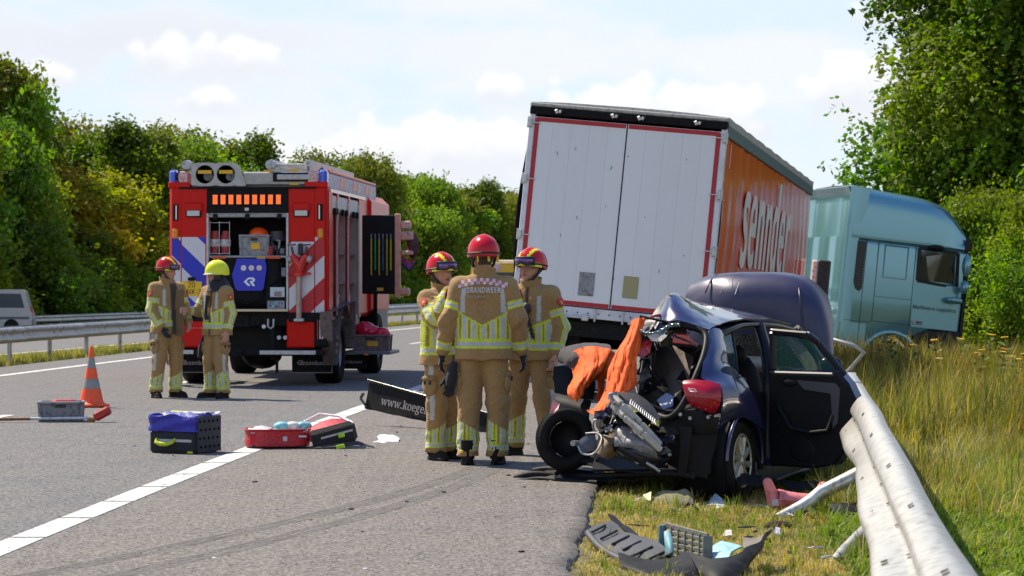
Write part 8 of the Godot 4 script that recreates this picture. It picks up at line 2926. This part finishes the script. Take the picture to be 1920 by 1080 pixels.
func make_board() -> void:
	# torn off rubber apron with the trailer maker's address
	var a := at(683, 766, 27.2)
	var b := at(968, 828, 25.6)
	var e := (b - a).normalized()
	var up := (Vector3.UP - e * e.y + Vector3(0, 0, -0.25)).normalized()
	up = (up - e * up.dot(e)).normalized()
	var o := thing("rubber_apron", "long black rubber apron lettered www.koegel.com lying behind the trio", "mud flap", a, Basis(e, up, e.cross(up)))
	var L := (b - a).length()
	var mb := Mb.new()
	var rows := []
	for i in 5:
		var v := i / 4.0
		var row := PackedVector3Array()
		for j in 25:
			var u := j / 24.0
			row.append(Vector3(L * u + 0.02 * v, (0.3 - 0.1 * u) * v + 0.012 * noise.get_noise_1d(u * 300.0) * (1 - v), 0.03 * sin(u * 3.0) + 0.03 * v * v))
		rows.append(row)
	mb.sheet(rows, 0.016)
	part(mb, "apron", M.dull, o)
	mb = Mb.new()
	mb.tube([Vector3(0.0, 0.3, 0.03), Vector3(L * 0.5, 0.25, 0.06), Vector3(L, 0.2, 0.03)], 0.018, 8)
	part(mb, "stiff_edge", M.gloss_black, o)
	letters("www.koegel.com", 0.085, 0.004, M.print_dim, o, "lettering", Transform3D(Basis(), Vector3(0.78, 0.12, 0.058)), false, "Droid Serif")
	mb = Mb.new()
	mb.c = Color(0.12, 0.11, 0.1)
	mb.bar(Vector3(0.03, 0.02, 0.0), Vector3(-0.07, 0.1, 0.02), 0.035, 0.02, 0.005)
	mb.bar(Vector3(-0.07, 0.1, 0.02), Vector3(-0.03, 0.16, 0.03), 0.035, 0.02, 0.005)
	part(mb, "bent_bracket", M.satin, o)
func make_orange() -> void:
	scrap("orange_sheet", "orange cloth hanging from the torn roof edge of the wreck down to the loose wheel", "cloth", M.orange_cloth, [
		[[1186, 602, 19.55], [1193, 598, 19.5], [1200, 597, 19.45], [1208, 597, 19.5]],
		[[1170, 640, 19.45], [1180, 636, 19.38], [1190, 634, 19.36], [1201, 632, 19.42]],
		[[1150, 674, 19.35], [1165, 668, 19.28], [1180, 664, 19.26], [1197, 660, 19.34]],
		[[1140, 706, 19.28], [1158, 702, 19.2], [1178, 690, 19.2], [1193, 672, 19.28]],
		[[1133, 738, 19.22], [1152, 736, 19.12], [1172, 730, 19.1], [1191, 726, 19.2]],
		[[1115, 764, 19.2], [1135, 762, 19.08], [1150, 748, 19.05], [1163, 738, 19.1]],
		[[1100, 771, 19.25], [1116, 782, 19.1], [1132, 784, 19.08], [1140, 764, 19.1]]], 0.008, 9, 0.015)
	scrap("orange_sheet", "orange cloth draped in a tent over dark wreckage between trailer and car", "cloth", M.orange_cloth, [
		[[1062, 672, 20.7], [1085, 655, 20.6], [1115, 650, 20.55], [1150, 660, 20.5], [1155, 668, 20.45]],
		[[1075, 700, 20.6], [1095, 682, 20.45], [1120, 672, 20.4], [1142, 675, 20.4], [1152, 695, 20.45]],
		[[1069, 722, 20.45], [1090, 706, 20.3], [1112, 696, 20.3], [1130, 690, 20.35], [1146, 705, 20.45]],
		[[1065, 738, 20.35], [1082, 728, 20.2], [1100, 716, 20.25], [1116, 706, 20.35], [1138, 708, 20.5]],
		[[1068, 744, 20.35], [1083, 752, 20.2], [1097, 730, 20.25], [1112, 712, 20.4], [1130, 712, 20.6]]], 0.008, 9, 0.015)
	scrap("orange_sheet", "narrow orange strip hanging in the shade under the tent-like cloth", "cloth", M.orange_cloth, [[[1118, 706, 20.7], [1132, 704, 20.7]], [[1118, 730, 20.65], [1133, 728, 20.65]], [[1115, 752, 20.6], [1134, 750, 20.6]]], 0.006, 4, 0.03)
	scrap("dark_bundle", "crumpled dark cloth bundle on top of the tent-like orange cloth", "cloth", M.cloth, [
		[[1050, 680, 20.75], [1075, 690, 20.6], [1105, 672, 20.5], [1142, 664, 20.5]],
		[[1046, 665, 20.8], [1074, 668, 20.6], [1106, 660, 20.5], [1146, 654, 20.55]],
		[[1056, 652, 20.9], [1078, 648, 20.8], [1108, 644, 20.75], [1140, 646, 20.75]],
		[[1066, 655, 21.1], [1082, 650, 21.1], [1108, 646, 21.0], [1132, 652, 21.0]]], 0.01, 7, 0.015, Color(0.05, 0.042, 0.04))
	for q in [["dark_wreckage", "dark grey bumper part with pale edge behind the right firefighter's legs", [[[1040, 690, 21.0], [1075, 688, 20.95], [1112, 692, 20.9]], [[1040, 716, 20.9], [1078, 718, 20.8], [1114, 720, 20.8]], [[1042, 742, 20.8], [1080, 748, 20.75], [1112, 750, 20.75]]], Color(2.2, 2.3, 2.8)],
		["dark_wreckage", "grey moulded tray standing behind the torn-off wheel", [[[1040, 740, 20.6], [1072, 748, 20.5], [1108, 754, 20.4]], [[1044, 756, 20.5], [1074, 764, 20.4], [1105, 772, 20.3]], [[1050, 790, 20.45], [1075, 795, 20.4], [1104, 800, 20.3]]], Color(3.2, 3.3, 3.8)]]:
		scrap(q[0], q[1], "car part", M.trim, q[2], 0.02, 3, 0.015, q[3])
func make_scraps() -> void:
	# white crumpled sheet on the tarmac
	scrap("crumpled_paper", "white crumpled paper sheet on the tarmac left of the trio", "paper", M.white, [
		[[700, 833, 24.3], [715, 837, 24.1], [735, 838, 24.05], [751, 832, 24.2]],
		[[706, 827, 24.5], [718, 826, 24.35], [736, 827, 24.3], [748, 826, 24.4]],
		[[712, 818, 24.75], [722, 815, 24.7], [736, 817, 24.7], [745, 823, 24.65]]], 0.004, 5, 0.05)
	# the broken bumper in the foreground grass
	var o := thing("broken_bumper", "broken grey and black bumper piece with ribs lying in the foreground grass", "car part", at(1250, 1040, 14.62))
	var inv := o.transform.affine_inverse()
	panel_of(o, "ribbed_inside", M.trim_grey, [
		[[1100, 996, 15.49], [1130, 982, 15.68], [1150, 978, 15.78]],
		[[1120, 1020, 15.10], [1150, 1004, 15.30], [1172, 998, 15.39]],
		[[1160, 1045, 14.62], [1195, 1022, 14.86], [1220, 1012, 15.01]],
		[[1225, 1060, 14.33], [1245, 1045, 14.43], [1262, 1038, 14.53]]], inv, 0.008, 4, 0.02, Color(1.7, 1.65, 1.6))
	for k in 6:
		var f := k / 5.0
		pipe_of(o, "rib", M.trim, [[lerpf(1106, 1210, f), lerpf(1000, 1052, f), lerpf(15.3, 14.3, f)], [lerpf(1135, 1245, f), lerpf(985, 1035, f), lerpf(15.55, 14.5, f)]], inv, 0.008, 5)
	pipe_of(o, "lower_lip", M.trim_grey, [[1102, 1000, 15.34], [1130, 1030, 14.86], [1180, 1055, 14.38], [1240, 1068, 14.14]], inv, 0.02, 7, Color(1.2, 1.2, 1.2))
	panel_of(o, "upper_blade", M.trim, [[[1138, 962, 15.97], [1150, 966, 15.97]], [[1160, 990, 15.58], [1176, 992, 15.58]], [[1200, 1022, 15.10], [1218, 1020, 15.10]], [[1250, 1048, 14.62], [1262, 1044, 14.62]]], inv, 0.01, 4, 0.02, Color(2, 2, 2))
	panel_of(o, "outer_skin", M.trim, [
		[[1160, 1040, 14.43], [1200, 1050, 14.33], [1250, 1052, 14.24], [1290, 1035, 14.33]],
		[[1165, 1060, 14.24], [1205, 1072, 14.05], [1255, 1078, 13.95], [1300, 1060, 14.05]],
		[[1180, 1075, 14.14], [1215, 1085, 13.95], [1260, 1092, 13.85], [1305, 1085, 13.95]]], inv, 0.01, 4, 0.02, Color(1.5, 1.3, 1.1))
	o = thing("black_bumper_shell", "curved black bumper shell with a brown upturned end beside the turquoise pieces", "car part", at(1380, 1050, 14.33))
	inv = o.transform.affine_inverse()
	panel_of(o, "shell", M.trim, [
		[[1290, 1036, 14.53], [1335, 1052, 14.19], [1385, 1040, 14.24], [1420, 1018, 14.53], [1448, 992, 14.91]],
		[[1296, 1062, 14.24], [1340, 1075, 13.95], [1385, 1065, 14.05], [1412, 1042, 14.33], [1440, 1002, 14.86]],
		[[1310, 1085, 14.05], [1345, 1092, 13.85], [1380, 1085, 13.95], [1402, 1062, 14.29], [1418, 1030, 14.62]]], inv, 0.012, 5, 0.03, Color(1.3, 1.1, 0.9))
	panel_of(o, "inner_face", M.satin, [[[1392, 1012, 14.91], [1425, 1008, 14.86], [1450, 990, 15.01]], [[1395, 1030, 14.62], [1420, 1020, 14.62], [1442, 1003, 14.81]]], inv, 0.01, 4, 0.02, Color(0.16, 0.13, 0.1))
	# turquoise crate wall with square holes, built as bars
	o = thing("perforated_crate_wall", "grey-green crate wall with rows of square holes standing in the grass", "crate", at(1240, 1042, 14.72))
	var e := (at(1326, 1052, 14.38) - at(1246, 1040, 14.91))
	var upv := at(1248, 984, 14.96) - at(1246, 1042, 14.91)
	for k in 6:
		var mb := Mb.new()
		mb.c = Color(0.15, 0.155, 0.135)
		mb.t = Transform3D(Basis(), at(1246, 1042, 14.91) - o.position)
		mb.bar(upv * k / 5.0, e + upv * (0.82 if k == 5 else k / 5.0 * 0.84), 0.012, 0.024 if k < 5 else 0.03, 0.003)
		part(mb, "cross_bar", M.satin, o)
	for k in 7:
		var f := k / 6.0
		var mb := Mb.new()
		mb.c = Color(0.15, 0.155, 0.135)
		mb.t = Transform3D(Basis(), at(1246, 1042, 14.91) - o.position + Vector3(0, 0, 0.002))
		mb.bar(e * f, e * f + upv * lerpf(1.0, 0.82, f), 0.024 if k < 6 else 0.06, 0.012, 0.003, e.normalized())
		part(mb, "upright_bar", M.satin, o)
	var mb := Mb.new()
	mb.c = Color(0.11, 0.2, 0.21)
	mb.t = Transform3D(Basis(), at(1246, 1042, 14.91) - o.position)
	mb.bar(Vector3(-0.02, 0, 0.0), upv + Vector3(-0.02, 0, 0.0), 0.04, 0.05, 0.008)
	part(mb, "corner_post", M.satin, o)
	scrap("turquoise_piece", "narrow turquoise plastic stave leaning on the perforated crate wall", "plastic piece", M.satin, [[[1246, 1000, 14.72], [1254, 997, 14.72], [1258, 1006, 14.67]], [[1250, 1022, 14.62], [1256, 1024, 14.57], [1260, 1026, 14.57]], [[1252, 1042, 14.57], [1258, 1044, 14.53], [1262, 1042, 14.53]]], 0.012, 3, 0.0, Color(0.12, 0.3, 0.36))
	scrap("turquoise_piece", "folded pale turquoise plastic lid inside the black bumper shell", "plastic piece", M.satin, [
		[[1330, 1050, 14.43], [1348, 1052, 14.24], [1366, 1050, 14.19]],
		[[1334, 1026, 14.62], [1352, 1030, 14.43], [1372, 1034, 14.33]],
		[[1352, 1014, 14.96], [1372, 1018, 14.81], [1392, 1024, 14.67]]], 0.01, 3, 0.0, Color(0.3, 0.55, 0.62))
	scrap("turquoise_piece", "pale blue-white plastic shard near the rear wheel of the wreck", "plastic piece", M.satin, [
		[[1321, 952, 18.60], [1336, 954, 18.45], [1362, 950, 18.40]],
		[[1330, 940, 18.80], [1342, 941, 18.70], [1358, 944, 18.60]],
		[[1342, 924, 19.00], [1346, 928, 18.95], [1352, 934, 18.85]]], 0.008, 3, 0.01, Color(0.5, 0.62, 0.68))
	scrap("dark_piece", "dark blue splinter lying left of the pale shard", "plastic piece", M.trim, [[[1292, 952, 18.50], [1310, 950, 18.50], [1325, 946, 18.55]], [[1294, 957, 18.40], [1312, 958, 18.35], [1332, 956, 18.35]]], 0.008, 3, 0.01, Color(2.0, 2.2, 3.0))
	# pink toy
	o = thing("pink_toy", "pink plastic ride-on toy on its side below the bent rail", "toy", at(1490, 948, 18.5), Basis(Vector3.UP, 0.15))
	var pink := Color(0.7, 0.2, 0.21)
	mb = Mb.new()
	mb.c = pink
	var rows := []
	for i in 9:
		var f := i / 8.0
		var x := lerpf(-0.14, 0.2, f)
		var row := PackedVector3Array()
		for j in 13:
			var a := TAU * j / 12.0
			var w := lerpf(0.075, 0.05, f) * (1.0 - 0.25 * sin(f * PI))
			row.append(Vector3(x + 0.02 * sin(a), 0.045 + sin(a) * w * 0.9 - 0.015 * f, cos(a) * 0.085))
		rows.append(row)
	mb.sheet(rows, 0.01)
	part(mb, "seat_body", M.satin, o)
	for q in [[Vector3(-0.15, 0.02, 0.02), Vector3(-0.2, 0.17, 0.0), 0.045, 0.035], [Vector3(0.16, 0.07, -0.04), Vector3(0.23, 0.135, -0.05), 0.03, 0.04]]:
		mb = Mb.new()
		mb.c = pink
		mb.tube([q[0], q[0].lerp(q[1], 0.5), q[1]], [q[2] * 1.2, q[2], q[3]], 12)
		mb.ball(q[1], Vector3(0.037, 0.034, 0.037), 12)
		part(mb, "knob_end", M.satin, o)
	strip_box(o, "round_label", M.white, Vector3(-0.165, 0.03, 0.085), Vector3(0.05, 0.05, 0.01), Color(0.7, 0.68, 0.72), 0.01)
	# what lies beside the wreck
	scrap("olive_bundle", "crumpled olive-brown cloth in the grass in front of the wreck", "cloth", M.cloth, [
		[[1218, 950, 18.4], [1236, 956, 18.3], [1266, 958, 18.2], [1290, 955, 18.3], [1302, 948, 18.4]],
		[[1220, 936, 18.6], [1238, 936, 18.4], [1264, 933, 18.35], [1288, 936, 18.4], [1302, 938, 18.6]],
		[[1228, 928, 18.9], [1244, 920, 18.8], [1266, 922, 18.75], [1286, 918, 18.8], [1296, 928, 18.9]]], 0.02, 7, 0.02, Color(0.17, 0.155, 0.06))
	scrap("yellow_card", "pale yellow scrap sticking out left of the olive cloth", "paper", M.satin, [[[1204, 938, 18.45], [1220, 938, 18.4]], [[1207, 926, 18.6], [1221, 922, 18.55]]], 0.004, 2, 0.0, Color(0.65, 0.64, 0.35))
	var wire := thing("wire_loop", "thin white cable arcing over the grass left of the pink toy", "cable", at(1400, 952, 18.6))
	pipe_of(wire, "cable", M.white, [[1398, 953, 18.6], [1412, 948, 18.6], [1432, 949, 18.5], [1447, 956, 18.45], [1456, 964, 18.4]], wire.transform.affine_inverse(), 0.006, 5, Color(0.75, 0.78, 0.8))
	var st := thing("black_trim_strip", "long dark trim strip under the open door of the wreck", "car part", at(1460, 892, 19.6))
	pipe_of(st, "strip", M.trim_grey, [[1455, 900, 19.4], [1490, 886, 19.6], [1530, 876, 19.9], [1556, 870, 20.1]], st.transform.affine_inverse(), 0.012, 6, Color(0.8, 0.8, 0.8))
	for q in [[[[1560, 950, 17.6], [1582, 945, 17.6], [1612, 940, 17.7]], [[1562, 964, 17.4], [1590, 966, 17.35], [1618, 962, 17.5]], "dark car part under the rail beside the upper fallen post"], [[[1380, 890, 19.2], [1400, 884, 19.3], [1430, 892, 19.3]], [[1384, 912, 18.9], [1405, 908, 18.9], [1440, 912, 18.95]], "dark torn lining behind the rear wheel of the wreck"], [[[1470, 905, 19.2], [1500, 900, 19.3], [1540, 905, 19.3]], [[1474, 922, 18.9], [1508, 918, 18.9], [1545, 920, 19.0]], "dark flat piece in the shade under the open door"]]:
		scrap("dark_piece", q[2], "car part", M.trim, [q[0], q[1]], 0.01, 4, 0.06, Color(1.2, 1.2, 1.2))
	scrap("pale_chip", "small pale lilac chip in the grass right of the bumper pieces", "plastic piece", M.satin, [[[1452, 1000, 16.6], [1462, 1002, 16.6]], [[1455, 988, 16.75], [1463, 990, 16.75]]], 0.004, 2, 0.0, Color(0.5, 0.5, 0.7))
	scrap("pale_chip", "small white chip behind the perforated crate wall", "plastic piece", M.satin, [[[1358, 1003, 16.4], [1374, 1004, 16.4]], [[1360, 995, 16.6], [1372, 994, 16.6]]], 0.006, 3, 0.02, Color(0.6, 0.55, 0.5))
	var rs := RandomNumberGenerator.new()
	rs.seed = 33
	var spl := Mb.new()
	spl.prism(PackedVector2Array([Vector2(-0.6, -0.1), Vector2(0.1, -0.25), Vector2(0.7, 0.05), Vector2(0.0, 0.22)]), 0.05, Transform3D(Basis(Vector3.RIGHT, -PI / 2), Vector3.ZERO))
	var splm := spl.mesh()
	for k in 26:
		var dd := rs.randf_range(14.2, 19.0)
		var oo := rs.randf_range(3.5, 4.75)
		var c := MeshInstance3D.new()
		c.mesh = splm
		c.material_override = [M.black, M.trim_grey, M.black, M.white][k % 4]
		c.name = numbered("splinter")
		c.transform = Transform3D(Basis.from_euler(Vector3(rs.randf_range(-0.5, 0.5), rs.randf() * TAU, rs.randf_range(-0.5, 0.5))) * Basis.from_scale(Vector3.ONE * rs.randf_range(0.03, 0.11)), on_road(dd, oo, ground_y(dd, oo) + 0.05))
		var kd: String = ["black", "grey", "black", "white"][k % 4]
		tag(c, "small %s plastic splinter in the verge grass before the wreck" % kd, "splinter", kd + " splinters in the verge grass")
		add_child(c)
	# clods of torn turf
	for q in [[1540, 955, 18.2, 0.12], [1460, 975, 17.4, 0.1], [1590, 1050, 15.3, 0.1], [1640, 1055, 15.1, 0.08], [1420, 1035, 15.5, 0.07], [1215, 900, 19.1, 0.08], [1180, 902, 19.2, 0.06]]:
		mb = Mb.new()
		mb.c = Color(0.2, 0.13, 0.06)
		mb.ball(Vector3(), Vector3(q[3], q[3] * 0.4, q[3] * 0.8), 12)
		var p := at(q[0], q[1], q[2])
		var cl := part(mb, numbered("turf_clod"), M.soil, self)
		cl.position = Vector3(p.x, ground_y(-p.z, p.x - road_x(-p.z)) + 0.01, p.z)
		tag(cl, "brown clod of torn turf in the verge grass", "clod", "turf clods along the verge")
	# chips and crumbs on the tarmac
	var r := RandomNumberGenerator.new()
	r.seed = 21
	var chip := Mb.new()
	chip.prism(PackedVector2Array([Vector2(-0.5, -0.3), Vector2(0.1, -0.5), Vector2(0.55, -0.1), Vector2(0.2, 0.4), Vector2(-0.35, 0.35)]), 0.3, Transform3D(Basis(Vector3.RIGHT, -PI / 2), Vector3.ZERO))
	var cm := chip.mesh()
	for i in 34:
		var d := 13.5 + 14.0 * pow(r.randf(), 1.3)
		var x := road_x(d) + r.randf_range(-1.2, 3.2)
		var c := MeshInstance3D.new()
		c.mesh = cm
		c.material_override = [M.black, M.black, M.black, M.white, M.lens_red][[0, 0, 0, 0, 3, 0, 4][i % 7]]
		c.name = numbered("fragment")
		var k := r.randf_range(0.012, 0.04)
		c.transform = Transform3D(Basis.from_euler(Vector3(r.randf_range(-0.2, 0.2), r.randf() * TAU, r.randf_range(-0.2, 0.2))) * Basis.from_scale(Vector3(k, k * 0.7, k)), Vector3(x, 0.0, -d))
		var kind: String = ["black", "black", "black", "black", "white", "black", "red"][i % 7]
		tag(c, "small %s fragment scattered on the tarmac before the wreck" % kind, "fragment", kind + " crash fragments on the tarmac")
		add_child(c)
	var placed := []
	var tints := []
	for i in 1500:
		var d := 13.0 + 14.0 * r.randf()
		var x := road_x(d) + (r.randf_range(-2.5, 3.25) if i % 3 else 3.3 - 1.4 * absf(r.randfn()) * 0.5)
		if x - road_x(d) > 3.22: continue
		var k := r.randf_range(0.003, 0.010)
		placed.append(Transform3D(Basis.from_euler(Vector3(r.randf() * 0.6, r.randf() * TAU, 0)) * Basis.from_scale(Vector3.ONE * k), Vector3(x, 0.001, -d)))
		tints.append([Color(0.03, 0.03, 0.03), Color(0.45, 0.4, 0.33), Color(0.12, 0.1, 0.08), Color(0.55, 0.55, 0.55)][i % 4])
	var cr := many(cm, M.satin, placed, tints, "road_grit", self)
	tag(cr, "fine grit and crumbs strewn over the hard shoulder", "grit")
func make_van() -> void:
	# grey van on the opposite carriageway; only its rear half is in the picture
	var o := thing("grey_van", "silver grey van on the opposite carriageway at the left edge", "van", Vector3(-20.45, -0.76, -109.0), Basis(Vector3.UP, 0.12))
	var mb := Mb.new()
	mb.c = Color(0.36, 0.37, 0.38)
	var side := PackedVector2Array([Vector2(0.0, 0.35), Vector2(0.02, 0.9), Vector2(-0.08, 1.1), Vector2(-0.28, 1.82), Vector2(-0.42, 1.92), Vector2(-3.4, 1.95), Vector2(-3.9, 1.5), Vector2(-4.8, 1.05), Vector2(-4.9, 0.35), Vector2(-0.75, 0.32)])
	mb.prism(side, 1.85, Transform3D(Basis(), Vector3(0, 0, -1.85)))
	part(mb, "body", M.van_paint, o)
	mb = Mb.new()
	mb.prism(PackedVector2Array([Vector2(-0.3, 1.15), Vector2(-0.46, 1.75), Vector2(-2.35, 1.77), Vector2(-2.4, 1.16)]), 0.012, Transform3D(Basis(), Vector3(0, 0, 0)))
	part(mb, "side_window", M.van_glass, o)
	for q in [[-2.46, 0.4, 1.85], [-0.6, 0.9, 0.95]]:
		mb = Mb.new()
		mb.bar(Vector3(q[0], q[1], 0.004), Vector3(q[0], q[2], 0.004), 0.02, 0.01)
		part(mb, "panel_seam", M.print_black, o)
	strip_box(o, "rubbing_strip", M.grey_plastic, Vector3(-2.4, 0.72, 0.008), Vector3(4.6, 0.1, 0.03), Color(0.6, 0.6, 0.6), 0.01)
	strip_box(o, "rear_bumper", M.grey_plastic, Vector3(0.02, 0.5, -0.92), Vector3(0.14, 0.3, 1.8), Color(0.7, 0.7, 0.7), 0.04)
	strip_box(o, "tail_light", M.lens_red, Vector3(0.0, 1.0, -0.12), Vector3(0.08, 0.45, 0.14), Color(1, 1, 1), 0.02)
	mb = Mb.new()
	mb.ball(Vector3(-2.75, 1.12, 0.14), Vector3(0.1, 0.13, 0.1), 10)
	part(mb, "door_mirror", M.black, o)
	var wm := wheel_mesh(0.34, 0.22, 0.22)
	for z in [-0.1, -1.75]:
		for x in [-0.85, -3.9]:
			var w := add_wheel(o, wm, Vector3(x, 0.34, z), true, M.steel_dull)
			w.rotation.y = -PI / 2 if z > -1.0 else PI / 2
	mb = Mb.new()
	mb.ball(Vector3(-0.85, 0.4, -0.06), Vector3(0.42, 0.42, 0.075), 18)
	part(mb, "wheel_arch", M.black, o)
	# yellow rescue vehicle far down the road, glimpsed between the firefighters
	o = thing("yellow_van", "yellow emergency van far down the road, glimpsed behind the firefighters", "van", Vector3(-0.45, 0, -80.0), Basis(Vector3.UP, deg_to_rad(-8)))
	mb = Mb.new()
	mb.c = Color(0.75, 0.42, 0.01)
	mb.prism(PackedVector2Array([Vector2(-0.95, 0.4), Vector2(0.95, 0.4), Vector2(0.95, 1.3), Vector2(0.82, 2.05), Vector2(-0.82, 2.05), Vector2(-0.95, 1.3)]), 4.6, Transform3D(Basis(), Vector3(0, 0, -4.6)))
	part(mb, "body", M.gloss, o)
	strip_box(o, "light_bar", M.white, Vector3(0, 2.13, -1.0), Vector3(1.5, 0.14, 0.3), Color(1, 0.95, 0.8), 0.03)
	strip_box(o, "rear_window", M.glass_dark, Vector3(0, 1.55, 0.01), Vector3(1.3, 0.5, 0.03), Color(1, 1, 1), 0.01)
	strip_box(o, "round_sign", M.white, Vector3(0.0, 1.95, 0.01), Vector3(0.2, 0.2, 0.02), Color(0.8, 0.6, 0.7), 0.02)
	for x in [-0.85, 0.85]:
		strip_box(o, "tail_light", M.lens_red, Vector3(x, 1.0, 0.01), Vector3(0.12, 0.4, 0.04))
		add_wheel(o, wm, Vector3(x, 0.34, -0.9), x > 0, M.steel_dull)
func make_debris() -> void:
	M.sleeve = mat(Color(1, 1, 1), 0.5, 0.0, M.soft, 3.0)
	M.gloss_cloth = mat(Color(1, 1, 1), 0.45, 0.0, M.soft, 3.0, M.crease, 0.6, 3.0)
	M.van_paint = mat(Color(1, 1, 1), 0.22, 0.3)
	M.van_glass = mat(Color(0.05, 0.07, 0.09), 0.04)
	make_cone()
	var c := make_crate("grey plastic crate with red contents on the left lane before the cone", Transform3D(Basis(Vector3.UP, 0.12), Vector3(-4.92, 0.0, -27.95)), Vector3(0.47, 0.22, 0.32), Color(0.2, 0.2, 0.23), false)
	c.name = numbered("crate")
	strip_box(c, "yellow_label", M.amber_tape, Vector3(-0.232, 0.11, 0.05), Vector3(0.012, 0.12, 0.09))
	strip_box(c, "red_dot", M.lens_red, Vector3(0.16, 0.06, 0.152), Vector3(0.03, 0.025, 0.01), Color(1, 1, 1), 0.006)
	var rc := Mb.new()
	rc.c = Color(0.5, 0.05, 0.05)
	rc.box(Vector3(0, 0.0, 0), Vector3(0.4, 0.1, 0.24), 0.03)
	rc.box(Vector3(0.03, 0.05, -0.03), Vector3(0.25, 0.06, 0.18), 0.02, Basis(Vector3.UP, 0.4))
	var rp := part(rc, numbered("red_hose_pack"), M.cloth, self)
	rp.position = Vector3(-4.92, 0.155, -27.95)
	tag(rp, "red packed cloth lying in the grey crate before the cone", "cloth")
	make_broom()
	make_bags()
	make_board()
	make_orange()
	make_scraps()
	make_van()
func make_things() -> void:
	lorry_materials()
	engine_materials()
	make_trailer()
	make_cab()
	make_engine()
	make_car()
	make_people()
	make_debris()
